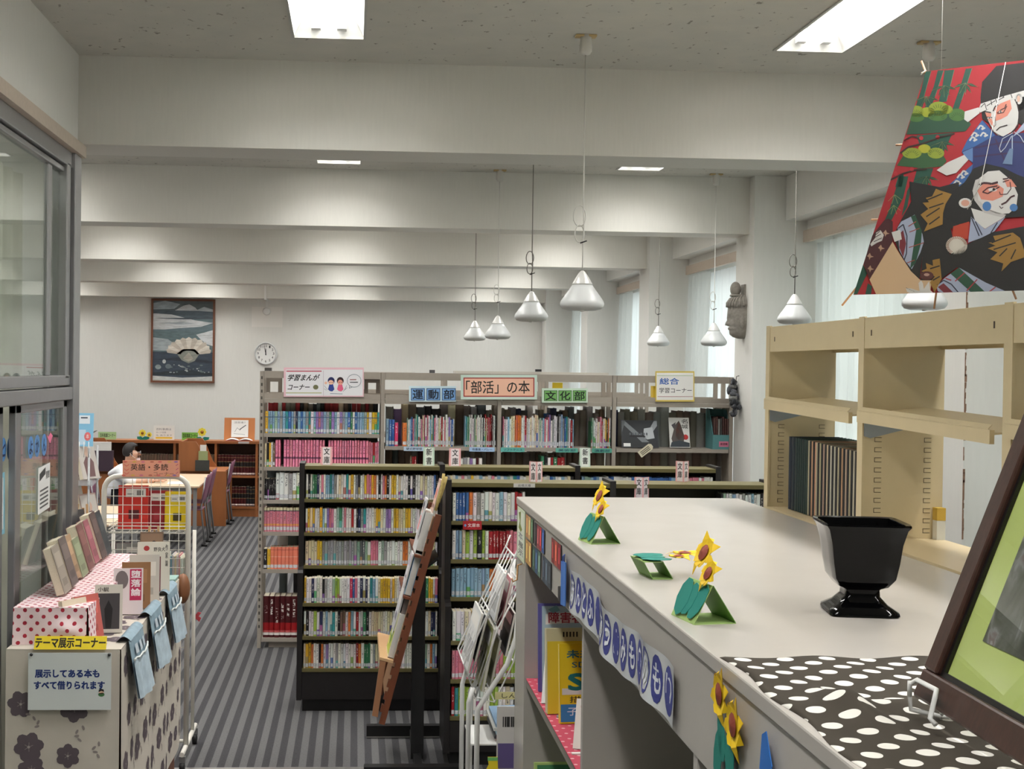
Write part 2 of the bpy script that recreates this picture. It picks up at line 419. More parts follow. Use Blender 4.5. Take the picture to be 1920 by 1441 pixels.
# ---------------------------------------------------------------- glazed office partition on the left
PT = .10
struct('wall_partition', MB().box(XP-PT, XP, -2.2, 6.3, 3.11, CEIL, M_wall))
struct('trim_43', MB().box(XP-PT-.02, XP+.025, -2.2, 6.32, 3.055, 3.11, M_trim))
pr = thing('door_1', None, None, (XP, 5.0, 0)); pr['kind'] = 'structure'
del_keys = [k for k in ('label', 'category') if k in pr]
def bar(y0, y1, z0, z1, x0=XP-.075, x1=XP-.005, nm='frame_bar', m=M_alu): return ob(nm, MB().box(x0, x1, y0, y1, z0, z1, m), parent=pr, bevel=.004)
bar(6.16, 6.29, 0, 3.055, XP-.10, XP+.01, 'end_post')
bar(6.06, 6.13, 2.03, 3.0, nm='stile'); 
bar(-2.2, 6.16, 2.985, 3.055, nm='head_rail'); bar(-2.2, 6.16, 2.955, 2.978, XP-.06, XP-.02, 'head_rail')
bar(-2.2, 6.16, 2.00, 2.045, nm='transom'); bar(-2.2, 6.16, 1.935, 1.992, XP-.09, XP+.006, 'transom')
bar(5.80, 5.87, 2.045, 2.955, XP-.05, XP-.03, 'stile')
for y in (3.2, 4.2): bar(y, y+.05, 2.045, 2.955, XP-.05, XP-.03, 'stile')
# lower sliding leaves
bar(6.06, 6.13, 0.06, 1.935, XP-.04, XP-.012, 'stile'); bar(5.22, 5.30, 0.06, 1.935, XP-.04, XP-.012, 'stile')
bar(5.02, 5.16, 0.06, 1.935, XP-.075, XP-.045, 'stile'); bar(3.6, 3.7, 0.06, 1.935, XP-.075, XP-.045, 'stile')
bar(5.22, 6.13, 1.90, 1.935, XP-.04, XP-.012, 'rail'); bar(3.6, 5.16, 1.90, 1.935, XP-.075, XP-.045, 'rail')
bar(5.22, 6.13, 0.06, .14, XP-.04, XP-.012, 'rail'); bar(-2.2, 5.16, 0.06, .14, XP-.075, XP-.045, 'rail'); bar(-2.2, 6.16, 0, .06, nm='sill_rail')
for (y0, y1, z0, z1, x) in ((-2.2, 5.80, 2.045, 2.955, XP-.04), (5.87, 6.06, 2.045, 2.955, XP-.04), (5.30, 6.06, .14, 1.90, XP-.026), (3.7, 5.02, .14, 1.90, XP-.06), (-2.2, 3.6, .14, 1.9, XP-.06)):
    ob('pane', MB().box(x-.002, x+.002, y0, y1, z0, z1, M_glass), parent=pr)
# curtains inside the office
ob('lace_curtain', curtain_mesh(5.15, 5.98, XP-.2, .3, 2.93, .035, .16, M_lace, .4), None, label='cream lace curtain gathered behind the upper office glass', cat='curtain')
ob('lace_curtain', curtain_mesh(3.3, 4.95, XP-.22, .3, 2.93, .03, .2, M_lace, 1.4), None, label='cream lace curtain drawn flat behind the office glass', cat='curtain')

# ---------------------------------------------------------------- ceiling lamps
M_pan = mat((240, 240, 238), .4, name='lamp_reflector')
M_tube = mat((255, 252, 246), .4, name='lit_tube', emit=9.0)
M_lampframe = mat((190, 189, 184), .5, name='lamp_frame')
def make_lamp():
    t = thing('ceiling_light', 'x', 'light')
    mb = MB(); h = .625; d = .085
    x = .15
    mb.add([(-x, -h, 0), (x, -h, 0), (x, h, 0), (-x, h, 0), (-.1, -h+.05, d), (.1, -h+.05, d), (.1, h-.05, d), (-.1, h-.05, d)], [(4, 5, 6, 7), (0, 1, 5, 4), (1, 2, 6, 5), (2, 3, 7, 6), (3, 0, 4, 7)], M_pan)
    ob('reflector', mb, parent=t, world=False)
    fr = MB(); 
    fr.box(-.16, -.148, -h-.01, h+.01, -.006, .012); fr.box(.148, .16, -h-.01, h+.01, -.006, .012); fr.box(-.148, .148, -h-.01, -h+.002, -.006, .012); fr.box(-.148, .148, h-.002, h+.01, -.006, .012)
    ob('frame', fr, M_lampframe, t, False)
    for s in (-1, 1):
        tb = ob('tube', MB().tube([(s*.055, -h+.07, .045), (s*.055, h-.07, .045)], .014, 8, M_tube), parent=t, world=False)
        ob('lamp_holder', MB().box(s*.055-.02, s*.055+.02, -h+.03, -h+.075, .02, .075), M_pan, t, False)
        ob('lamp_holder', MB().box(s*.055-.02, s*.055+.02, h-.075, h-.03, .02, .075), M_pan, t, False)
    ld = bpy.data.lights.new('tube_light', 'AREA'); ld.shape = 'RECTANGLE'; ld.size = .19; ld.size_y = 1.1; ld.energy = LAMP_W; ld.color = LAMP_COL; ld.spread = math.radians(132)
    lo = bpy.data.objects.new('tube_light', ld); lo.location = (0, 0, .080); link(lo, t)
    return t
lamp0 = make_lamp()
for i, (c, y0, y1) in enumerate(lamps):
    loc = (c, (y0+y1)/2, CEIL)
    if i == 0: lamp0.location = loc; l = lamp0
    else: l = dup(lamp0, loc)
    l['label'] = 'lit tube light %s, %s' % (['behind the camera beam', 'before the nearest beam', 'between the first and second beams', 'between the second and third beams', 'between the third and fourth beams', 'before the far wall beam'][[b_[0] <= (y0+y1)/2 <= b_[1] for b_ in bays].index(True)], ['row furthest from windows', 'third row from windows', 'second row from windows', 'row nearest the windows'][COLX.index(c)])
    l['label'] += ', beam end' if any(min(abs(y1-(b_[1]-.46)), abs(y1-(b_[1]-.29))) < .01 for b_ in bays) else ', open end, added'; l['group'] = 'recessed ceiling lights'

# ================================================================ BOOKS
PAL = {'w': ((234, 232, 227), 'white'), 'c': ((226, 212, 176), 'cream'), 'y': ((222, 178, 52), 'yellow'), 'o': ((216, 122, 58), 'orange'), 'r': ((158, 38, 44), 'red'),
       'p': ((212, 128, 146), 'pink'), 'b': ((62, 104, 168), 'blue'), 'l': ((142, 176, 200), 'pale blue'), 'n': ((42, 48, 84), 'navy'), 'k': ((38, 36, 38), 'black'),
       'g': ((62, 128, 88), 'green'), 't': ((58, 150, 150), 'teal'), 'u': ((154, 126, 184), 'purple'), 's': ((156, 158, 158), 'grey'), 'm': ((214, 62, 104), 'magenta'),
       'd': ((74, 20, 24), 'dark red'), 'v': ((158, 186, 76), 'lime'), 'e': ((150, 178, 158), 'sage green'), 'a': ((116, 94, 78), 'brown'), 'f': ((250, 150, 178), 'rose pink'),
       'x': ((132, 124, 112), 'taupe'), 'h': ((232, 128, 104), 'salmon'), 'i': ((94, 102, 102), 'slate')}
def cover_mat(name, sticker=True, title=0.75, rough=0.35, accent=None, band=True):
    """cover colour from the object's own colour; spine print: title marks, a coloured foot on some, a white class label"""
    m = bpy.data.materials.new(name); m.use_nodes = True; nt = m.node_tree; b = nt.nodes['Principled BSDF']; lk = nt.links.new
    oi = nd(nt, 'ShaderNodeObjectInfo'); tc = nd(nt, 'ShaderNodeTexCoord'); sp = nd(nt, 'ShaderNodeSeparateXYZ'); lk(tc.outputs['Object'], sp.inputs[0])
    def math_(op, a, bb=None, c=None):
        n = nd(nt, 'ShaderNodeMath', operation=op)
        for i, q in enumerate((a, bb, c)):
            if q is None: continue
            if isinstance(q, (int, float)): n.inputs[i].default_value = q
            else: lk(q, n.inputs[i])
        return n.outputs[0]
    def between(v, lo, hi): return math_('MULTIPLY', math_('GREATER_THAN', v, lo), math_('LESS_THAN', v, hi))
    def mix(fac, c1, c2):
        n = nd(nt, 'ShaderNodeMixRGB'); lk(fac, n.inputs[0])
        for i, q in ((1, c1), (2, c2)):
            if isinstance(q, tuple): n.inputs[i].default_value = q
            else: lk(q, n.inputs[i])
        return n.outputs[0]
    X, Y, Z = sp.outputs[0], sp.outputs[1], sp.outputs[2]; R = oi.outputs['Random']
    spine = math_('LESS_THAN', Y, 0.07)
    col = oi.outputs['Color']
    r2 = math_('FRACT', math_('MULTIPLY', R, 17.3)); r3 = math_('FRACT', math_('MULTIPLY', R, 53.7)); r4 = math_('FRACT', math_('MULTIPLY', R, 131.1))
    if band:
        hs = nd(nt, 'ShaderNodeHueSaturation'); lk(math_('ADD', r2, 0.0), hs.inputs['Hue']); hs.inputs['Saturation'].default_value = 0.95
        hs.inputs['Color'].default_value = (.12, .28, .42, 1)
        foot = math_('MULTIPLY', math_('LESS_THAN', Z, math_('MULTIPLY_ADD', r3, .3, .2)), math_('MULTIPLY', spine, math_('GREATER_THAN', r4, .76)))
        col = mix(foot, col, hs.outputs[0])
    # title characters down the spine
    cv = nd(nt, 'ShaderNodeCombineXYZ'); lk(math_('MULTIPLY', X, 2.2), cv.inputs[0]); lk(math_('MULTIPLY_ADD', Z, 26.0, math_('MULTIPLY', R, 300)), cv.inputs[1]); lk(math_('MULTIPLY', R, 77), cv.inputs[2])
    nz = nd(nt, 'ShaderNodeTexNoise'); nz.inputs['Scale'].default_value = 1.0; nz.inputs['Detail'].default_value = 3; lk(cv.outputs[0], nz.inputs['Vector'])
    ch = math_('GREATER_THAN', nz.outputs[0], .53)
    tz = math_('MULTIPLY', between(X, -.2, .2), between(Z, math_('MULTIPLY_ADD', r2, .25, .35), math_('MULTIPLY_ADD', r3, .2, .75)))
    tf = math_('MULTIPLY', math_('MULTIPLY', ch, tz), math_('MULTIPLY', spine, math_('LESS_THAN', r4, title) if title < 1 else 1.0))
    bw = nd(nt, 'ShaderNodeRGBToBW'); lk(oi.outputs['Color'], bw.inputs[0])
    ink = mix(math_('GREATER_THAN', bw.outputs[0], .22), (.8, .78, .72, 1), (.07, .07, .09, 1))
    tfa = math_('MULTIPLY', tf, .8)
    col = mix(tfa, col, ink)
    if accent:
        for (lo, hi, cc) in accent: col = mix(math_('MULTIPLY', between(Z, lo, hi), spine), col, L3(cc))
    if sticker:
        st = math_('MULTIPLY', between(Z, .06, .2), math_('MULTIPLY', spine, between(X, -.46, .46)))
        n2 = nd(nt, 'ShaderNodeTexNoise'); n2.inputs['Scale'].default_value = 3; c2 = nd(nt, 'ShaderNodeCombineXYZ'); lk(math_('MULTIPLY', X, 2), c2.inputs[0]); lk(math_('MULTIPLY', Z, 30), c2.inputs[1]); lk(math_('MULTIPLY', R, 99), c2.inputs[2]); lk(c2.outputs[0], n2.inputs['Vector'])
        col = mix(st, col, mix(math_('GREATER_THAN', n2.outputs[0], .6), L3((216, 218, 222)), L3((110, 112, 126))))
    lk(col, b.inputs['Base Color']); b.inputs['Roughness'].default_value = rough
    return m
M_page = mat((224, 214, 190), .8, name='paper_pages', noise=.1, scale=200)
M_cov = cover_mat('paperback_cover'); M_covhard = cover_mat('hardcover_cover', title=1.0)
M_covplain = cover_mat('plain_cloth_cover', sticker=False, title=0.0, band=False, rough=.6)
M_covency = cover_mat('encyclopedia_cover', sticker=False, title=0.0, band=False, accent=[(.42, .66, (28, 24, 26)), (.655, .67, (190, 160, 110)), (.41, .425, (190, 160, 110)), (.86, .875, (180, 150, 110)), (.05, .13, (222, 214, 208))])
M_covdark = cover_mat('dark_encyclopedia_cover', sticker=False, title=0.0, band=False, accent=[(.5, .62, (92, 62, 56)), (.85, .865, (120, 96, 80)), (.3, .315, (120, 96, 80))])
M_covred = cover_mat('red_volume_cover', sticker=False, title=1.0, band=False, accent=[(.17, .36, (150, 22, 26)), (.06, .12, (226, 220, 214)), (.125, .17, (196, 92, 92))])
M_covpink = cover_mat('pink_series_cover', sticker=False, title=1.0, band=False, accent=[(.3, .37, (120, 66, 96)), (.78, .79, (190, 40, 90)), (.52, .53, (190, 40, 90))])
M_covmanga = cover_mat('manga_series_cover', sticker=True, title=1.0, band=True, accent=[(.72, .76, (70, 96, 130))])
M_covpw = cover_mat('pink_white_series_cover', sticker=True, title=1.0, band=False, accent=[(.88, 1.0, (214, 206, 170)), (.84, .88, (70, 70, 80)), (.25, .32, (226, 160, 90))])
M_covor = cover_mat('salmon_series_cover', sticker=True, title=0.0, band=False, accent=[(.85, .88, (190, 90, 80)), (.55, .57, (240, 190, 170))])
def book_mesh(cm):
    mb = MB(); n = 4
    # page block
    mb.box(-.43, .43, .05, .975, .012, .985, M_page)
    mb.box(-.5, -.43, .03, 1, 0, 1, cm); mb.box(.43, .5, .03, 1, 0, 1, cm)
    pts = [(-.5, .045), (-.46, .02), (-.25, .006), (0, 0), (.25, .006), (.46, .02), (.5, .045)]
    V = [(x, y, z) for z in (0, 1) for x, y in pts]; k = len(pts)
    mb.add(V, [(i, i+1, i+1+k, i+k) for i in range(k-1)], cm, True)
    mb.add([(x, y, z) for z in (0, 1) for x, y in pts]+[(-.5, .06, 0), (.5, .06, 0), (-.5, .06, 1), (.5, .06, 1)], [tuple(range(k))[::-1]+(2*k,), (2*k, 2*k+1, k-1, 0)][1:] + [(k, 2*k-1, 2*k+3, 2*k+2)], cm)
    return mkmesh('book', mb)
_bm = {}
def book(name, cm, loc, dims, rgb, label, group, rz=0.0, tilt=0.0, pitch=0.0):
    if cm.name not in _bm: _bm[cm.name] = book_mesh(cm)
    o = bpy.data.objects.new(name, _bm[cm.name]); link(o)
    o.location = loc; o.scale = dims; o.rotation_euler = Euler((pitch, tilt, rz), 'XYZ')
    j = random.uniform(.9, 1.06); c = [max(0, min(1, lin(q)*j*random.uniform(.93, 1.07))) for q in rgb]
    o.color = (c[0], c[1], c[2], 1)
    return tag(o, label, 'book', group)
def row(seq, x0, x1, Y, z, name, cm, h, d, where, group, hv=.03, kindword='paperback', jit=.012, tmin=.8, tmax=1.2, gap=.0008, dv=.12):
    """a row of upright books from x0 to x1, spines at depth Y"""
    wts = [random.uniform(tmin, tmax) for _ in seq]; tot = sum(wts); x = x0; W = (x1-x0)
    for ch, wt in zip(seq, wts):
        t = W*wt/tot
        if ch != '_':
            rgb, cn = PAL[ch]; hh = h*random.uniform(1-hv, 1+hv)
            book(name, cm, (x+t/2, Y+random.uniform(0, jit), z), (t-gap, d*random.uniform(1-dv, 1), hh), rgb, '%s %s standing %s' % (cn, kindword, where), group)
        x += t

# ================================================================ DARK PAPERBACK BOOKCASES
M_dk = mat((30, 26, 26), .45, name='dark_laminate', noise=.15, scale=30); M_dk2 = mat((16, 14, 15), .5, name='black_plinth'); M_ol = mat((108, 100, 62), .45, .2, name='olive_metal_shelf')
M_olb = mat((40, 38, 26), .6, name='dark_olive_back')
SH = [1.286, 1.080, .878, .662, .459, .263]
def dark_case(xs, Y, label):
    x0, x1 = xs[0], xs[-1]
    t = thing('bookcase', label, 'bookcase', ((x0+x1)/2, Y+.2, 0))
    D = .24; lo = .09
    for x in xs:
        mb = MB(); wd = .032
        prof = [(Y-lo, 0.07), (Y-lo, .845), (Y-lo+.02, .86), (Y, .87), (Y, 1.505), (Y+D, 1.505), (Y+D, .07)]
        mb.prism([(x-wd/2, a, b) for a, b in prof], (wd, 0, 0), M_dk); ob('side_panel', mb, parent=t)
    for a, b in zip(xs[:-1], xs[1:]):
        a += .017; b -= .017
        ob('top_board', MB().box(a, b, Y, Y+D, 1.468, 1.49, M_ol), parent=t)
        ob('back_panel', MB().box(a, b, Y+.2, Y+.22, .24, 1.466, M_olb), parent=t)
        for i, z in enumerate(SH):
            yf = Y if i < 3 else Y-lo
            ob('shelf', MB().box(a, b, yf, Y+.198, z-.02, z, M_ol), parent=t)
        ob('base_board', MB().box(a, b, Y-lo+.005, Y+.198, .075, .24, M_dk), parent=t)
    ob('plinth', MB().box(x0+.02, x1-.02, Y-lo+.03, Y+D-.02, 0, .075, M_dk2), parent=t)
    return t
XA = [-.317, .545, 1.387, 2.272]; YA = 8.2
dark_case(XA, YA, 'long dark bookcase with olive shelves of pocket paperbacks behind the wooden easel')
XB = [.505, 1.39, 2.275]; YB = 7.08
dark_case(XB, YB, 'dark bookcase with olive shelves standing behind the grey counter')
ordn = ['top', 'second', 'third', 'fourth', 'fifth', 'lowest']
rowsA = ['wkwggnwpwlltlswcwwtcywskwwyppyowkwpokwyywcwwwkwkwwcwcwwwbk',
         'wycywwylwuppwegwpwwrwknstwwwcyycwuuwyycccyywwwwxkcwcwww',
         'ccccyyssssssssssssseiiewpppweswwwwwwoowsuuuwccccw',
         'ywwnwwwkswwevvwwwwmbpwnwnwtlwcyyyywycwwwwrrpwwtovgyywp',
         'wkwwvwnwlwwtwkaawolwrwwgkwcccccwwccwwwwpwwwkwywywcnnw',
         'cyyowwkowuwwwswwwwwwwrowgggwsccwnnkwswwwwwwwkwwwwsewolw']
rowsB = ['wbbbbowswwwwwlwwwrrw', 'wllcvwvkvwrrrrrrpppw', 'lllllllllloowtlwsw', 'wwwcwyowlwlwwpww', 'ppppppppppvvppvvvvv', 'rtvvvvwwwwwvvwwcw']
for i, z in enumerate(SH):
    yf = YA+.012 if i < 3 else YA-.078
    row(rowsA[i], XA[0]+.024, XA[1]-.022, yf, z, 'pocket_paperback', M_cov, .149, .105, 'on the %s shelf behind the easel' % ordn[i], 'pocket paperbacks on the %s shelf' % ordn[i])
    yb = YB+.012 if i < 3 else YB-.078
    row(rowsB[i], XB[0]+.024, XB[0]+.024+len(rowsB[i])*.0195, yb, z, 'slim_paperback', M_cov, .152, .108, 'on the %s shelf of the bookcase behind the counter' % ordn[i], 'paperbacks behind the counter on the %s shelf' % ordn[i])
# the tops of books further along the top shelf, seen only as a sliver above the nearer bookcase
mb = MB()
for seq, xa, xb in (('wcwlwpwsywwlwcwpwlwlewtbwwcwwbwcwwblwwlwck', XA[1]+.03, XA[2]-.02), ('leelblwwwbbwwwwwwblllbbbbbbbbbbllwwpwpppwpwww', XA[2]+.03, XA[3]-.03)):
    x = xa; wts = [random.uniform(.8, 1.2) for _ in seq]; tot = sum(wts)
    for ch, wt in zip(seq, wts):
        t_ = (xb-xa)*wt/tot; y_ = YA+.012+random.uniform(0, .012)
        mb.box(x, x+t_-.001, y_, y_+.1, SH[0], SH[0]+random.uniform(.145, .153), mat(PAL[ch][0], .4, name='spine_'+PAL[ch][1])); x += t_
ob('paperback_row', mb, None, label='row of paperbacks seen only as a sliver over the counter bookcase', cat='books', kind='stuff')
row('kewwlwwswwlwwkww', 1.98, 2.25, YB+.012, SH[0], 'slim_paperback', M_cov, .152, .108, 'on the top shelf beside the beige shelves', 'paperbacks beside the beige shelves')

# folded card stands on the bookcases
M_card = mat((236, 234, 230), .7, name='card'); INKK = (24, 22, 26)
def stand(px, py_top, py_bot, wpx, Y, word, bg, edge, label, two=False):
    p0 = onY(px, py_bot, Y); sc = Y/FPX; wd = wpx*sc; h = (py_bot-py_top)*sc
    base = Vector((p0.x, Y, p0.z)); t = thing('shelf_marker', label, 'sign', base, 0, 'folded %s shelf markers' % word if two else None)
    ang = [(.72, -1), (.72, 1)] if two else [(1.0, 0)]
    if two:
        for sgn in (-1, 1):
            u = Vector((.55*wd*sgn, .05*1, 0)); o = base+Vector((0, -.02, 0))
            u = Vector((wd*.5*sgn, .035, 0)); n = Vector((0, -1, 0))
            mb = MB().obox(o, u, (0, 0, h), (0, .0012, 0), mat(edge, .7)); fa = ob('card_face', mb, parent=t)
            P = Print(plane_fn(o, u if sgn > 0 else u, (0, 0, h)), u.cross(Vector((0, 0, h)))*(1 if sgn > 0 else -1))
            if P.n.y > 0: P.n = -P.n
            a, b = (.12, .82)
            P.rect(a, .02, b, .98, bg).up()
            if sgn > 0: P.text(word, .2, .1, .74, .92, INKK, vert=True)
            else: P.text(word, .74, .1, .2, .92, INKK, vert=True)
            P.done('lettering', fa)
    else:
        mb = MB().obox(base+Vector((-wd/2, 0, 0)), (wd, 0, 0), (0, .012, h), (0, .0015, 0), mat(edge, .7)); fa = ob('card_face', mb, parent=t)
        ob('card_back', MB().obox(base+Vector((-wd/2, .055, 0)), (wd, 0, 0), (0, -.041, h), (0, .0015, 0), mat(edge, .7)), parent=t)
        P = Print(plane_fn(base+Vector((-wd/2, 0, 0)), (wd, 0, 0), (0, .012, h)), (0, -1, 0)); P.rect(.16, .03, .84, .97, bg).up(); P.text(word, .26, .08, .76, .95, INKK, vert=True); P.done('lettering', fa)
PK = (236, 178, 180); BGP = (238, 228, 230)
stand(612, 837, 874, 21, YA+.1, '文庫', BGP, PK, 'pink-edged paperback marker card on the bookcase before the pink book series')
stand(804, 838, 876, 21, YA+.1, '新書', (228, 236, 226), (196, 218, 200), 'pale green marker card beside a pink one on the long bookcase')
stand(853, 840, 876, 22, YA+.1, '文庫', BGP, PK, 'pink-edged marker card beside a pale green one on the long bookcase')
stand(1097, 839, 875, 20, YA+.1, '新書', (232, 238, 232), (206, 222, 210), 'pale green marker card alone on the long bookcase')
stand(1005, 864, 907, 25, YB+.1, '文庫', BGP, PK, 'pink folded marker card on the counter bookcase nearest its open end', True)
stand(1280, 863, 902, 25, YB+.19, '文庫', BGP, PK, 'pink folded marker card on the counter bookcase nearest the window column', True)
stand(1204, 893, 934, 28, YB-.005, '文庫', BGP, PK, 'pink folded marker card half hidden by the grey counter top', True)
# small red label on the second row of the counter bookcase
pl = onY(868, 990, YB-.003); t = ob('shelf_label', MB().box(pl.x, pl.x+.1, YB-.006, YB-.001, SH[0]-.045, SH[0]+.001, mat((176, 32, 40), .5)), None, label='small red shelf label clipped below the first row of paperbacks', cat='label')
P = Print(plane_fn((pl.x, YB-.006, SH[0]-.045), (.1, 0, 0), (0, 0, .045)), (0, -1, 0)); P.disc(.12, .5, .06, .16, (120, 170, 220)); P.text('文庫本', .25, .3, .9, .75, (240, 220, 220)); P.done('lettering', t)

# ================================================================ GREY STEEL BOOKCASE
M_gs = mat((162, 153, 142), .5, .1, name='grey_beige_steel', noise=.06, scale=25); M_gd = mat((70, 66, 60), .6, name='steel_shadow_slot'); M_gp = mat((112, 104, 94), .55, name='steel_post')
XG = [-.69, .209, 1.085, 1.954, 2.85]; YG = 9.95; GD = .48
SG = [1.855, 1.600, 1.350, 1.104, .866, .587, .075]
def grey_case(xs, Y, shelves, label, top=2.06, simple=False):
    t = thing('steel_bookcase', label, 'bookcase', ((xs[0]+xs[-1])/2, Y+GD/2, 0))
    for x in xs:
        for yy in (Y, Y+GD/2-.018, Y+GD-.036):
            ob('post', MB().box(x-.014, x+.014, yy, yy+.036, 0, top, M_gs), parent=t)
        if not simple:
            sl = MB(); z = .15
            while z < top-.05: sl.box(x-.006, x+.006, Y-.0015, Y+.002, z, z+.022, M_gd); z += .05
            if x == xs[0]: ob('slot_strip', sl, parent=t, kind='stuff')
    for i, (a, b) in enumerate(zip(xs[:-1], xs[1:])):
        a += .019; b -= .019
        for yy in (Y, Y+GD-.02):
            ob('top_rail', MB().box(a, b, yy, yy+.02, top-.05, top, M_gs), parent=t)
            ob('lower_rail', MB().box(a, b, yy, yy+.02, shelves[i][0]+.002, shelves[i][0]+.042, M_gs), parent=t)
        if not simple and i == 0:
            for xx in (a, b-.12):
                fr = MB(); fr.box(xx, xx+.03, Y+.2, Y+.22, shelves[i][0]+.045, top-.052, M_gp).box(xx+.09, xx+.12, Y+.2, Y+.22, shelves[i][0]+.045, top-.052, M_gp).box(xx+.03, xx+.09, Y+.2, Y+.22, top-.08, top-.052, M_gp)
                ob('stiffener', fr, parent=t)
        for z in shelves[i]:
            ob('shelf', MB().box(a, b, Y, Y+.225, z-.028, z, M_gs), parent=t)
            ob('shelf', MB().box(a, b, Y+GD-.225, Y+GD, z-.028, z, M_gs), parent=t)
        ob('kick_plate', MB().box(a+.05, b-.02, Y+.03, Y+.05, 0, .046, M_gs), parent=t)
    if not simple: ob('end_panel', MB().box(xs[-1]-.004, xs[-1]+.004, Y+.037, Y+GD-.037, .05, 1.85, M_gs), parent=t)  # panel added to block the bright window strip through the open end
    return t
SG2 = [1.855, 1.512, 1.17, .84, .5, .075]
grey_case(XG, YG, [SG, SG2, SG2, SG2], 'long grey steel bookcase with the club-activity and comic signs on top')
grey_case([-.1, .8, 1.7, 2.6], 11.75, [SG2, SG2, SG2], 'second grey steel bookcase seen through the gaps of the first one', top=2.04, simple=True)
Yb = YG+.012
def rg(seq, bay, z, name, cm, h, d, where, group, kw, f0=0.0, f1=1.0, **k):
    a = XG[bay]+.026; b = XG[bay+1]-.024
    row(seq, a+(b-a)*f0, a+(b-a)*f1, Yb, z, name, cm, h, d, where, group, kindword=kw, **k)
rg('ylllelsltblsnlblstwlupulsgulwuslbgwblllsywyyt', 0, SG[1], 'comic_volume', M_covmanga, .162, .13, 'in the blue comic series under the comic sign', 'blue comic series', 'comic volume', hv=.004)
rg('ckywa', 0, SG[2], 'comic_volume', M_cov, .175, .14, 'beside the pink series', 'mixed books by the pink series', 'comic volume', 0, .09)
rg('ff_ffffffffffffff_fffffffffffffff', 0, SG[2], 'series_volume', M_covpink, .2, .14, 'in the long pink series', 'pink series', 'hardback', .09, .91, hv=.01, gap=.0045)
rg('pprpp', 0, SG[2], 'comic_volume', M_cov, .19, .14, 'at the end of the pink series', 'mixed books by the pink series', 'book', .91, 1.0)
rg('kkkkkkkk', 0, SG[3], 'comic_volume', M_cov, .155, .14, 'below the pink series', 'books below the pink series', 'volume', 0, .1, hv=.01)
rg('wwwswwwwdrhcwwpskwwwcwswl', 0, SG[3], 'hardback_book', M_covhard, .2, .15, 'below the pink series', 'books below the pink series', 'hardback', .1, 1, hv=.02)
rg('p'*15+'ppwpwpwwpwpwpwwppwwpw', 0, SG[4], 'comic_volume', M_covpw, .18, .14, 'in the pink and white comic row', 'pink and white comic row', 'comic volume', hv=.01)
rg('ky', 0, SG[5], 'comic_volume', M_cov, .15, .13, 'beside the salmon series', 'books on the salmon shelf', 'volume', 0.0, .06)
rg('h'*13+'mmmmm'+'wpwpwcwpcw', 0, SG[5], 'comic_volume', M_covor, .165, .13, 'in the salmon series', 'books on the salmon shelf', 'comic volume', .06, 1.0, hv=.01)
rg('ddddddd', 0, SG[6], 'red_volume', M_covred, .31, .2, 'on the bottom shelf of the steel bookcase', 'dark red volumes on the bottom shelf', 'reference volume', 0, .36, hv=.004)
rg('ddddaaxkkd', 0, SG[6], 'red_volume', M_covplain, .3, .2, 'deep on the bottom shelf of the steel bookcase', 'dark red volumes on the bottom shelf', 'reference volume', .36, 1.0)
# club books (bays 2 and 3)
rg('lbb', 1, SG2[1], 'hardback_book', M_covhard, .2, .15, 'at the post left of the sport books', 'sport club books', 'book', 0, .08)
rg('m_o', 1, SG2[1], 'hardback_book', M_covhard, .175, .15, 'between the blue books and sport books', 'sport club books', 'thick book', .08, .19, hv=.01)
rg('ewlbpletwwpcpwpwlwtpwwcwrwpwwuwbw', 1, SG2[1], 'hardback_book', M_covhard, .22, .15, 'in the row under the sport club sign', 'sport club books', 'book', .19, .62, hv=.1)
rg('ltegwwwwsecwwwswkwrcrprrdwwk', 1, SG2[1], 'hardback_book', M_covhard, .225, .15, 'in the row before the club activity sign', 'sport club books', 'book', .72, 1.0, hv=.09)
rg('pwwlwccohoowwrwwcwwccwewlpwpuwswwkslsbtswrl', 2, SG2[1], 'hardback_book', M_covhard, .225, .15, 'in the row under the culture club sign', 'culture club books', 'book', 0, .66, hv=.11)
rg('gewwwcwprwcykow', 2, SG2[1], 'hardback_book', M_covhard, .215, .15, 'beside the post of the display bay', 'culture club books', 'book', .82, 1.0, hv=.1)
# dark bound volumes on the far side, seen over and between the front rows
def back(seq, bay, z, h, f0=0.0, f1=1.0, **k):
    a = XG[bay]+.03; b = XG[bay+1]-.03
    x0 = a+(b-a)*f0; x1 = a+(b-a)*f1
    row(seq, x0, x1, YG+GD-.225, z, 'bound_volume', M_covplain, h, .18, 'on the far side behind the %s' % ['comics', 'sport club books', 'culture club books', 'face-on display books'][bay], 'bound volumes on the far side', kindword='bound volume', **k)
back('rrwrxxrkaxkikrrrcakrrarak', 0, SG[1], .235, hv=.1); back('kkxikkaikx', 0, SG[2], .225); back('iixiixiixi', 0, SG[3], .2); back('iixkiixiik', 0, SG[4], .2); back('wik_wxkrdk', 0, SG[5], .24, .1, 1, hv=.1); back('i_kwskgyxdda', 0, SG[6], .47, .12, 1, hv=.06)
back('sucxikkxcaxsix', 1, SG2[1], .3, hv=.12); back('aiaaxdaxxxaxixaxa', 1, SG2[2], .3); back('xxsniwsxbnkaixxsxa', 2, SG2[1], .28, hv=.12); back('aaxaxxaxaxxaaxxax', 2, SG2[2], .29)
back('nsxxsxssxaaxsak', 3, SG2[1], .29, hv=.1); back('axxaxaxxaxaxx', 3, SG2[2], .3)
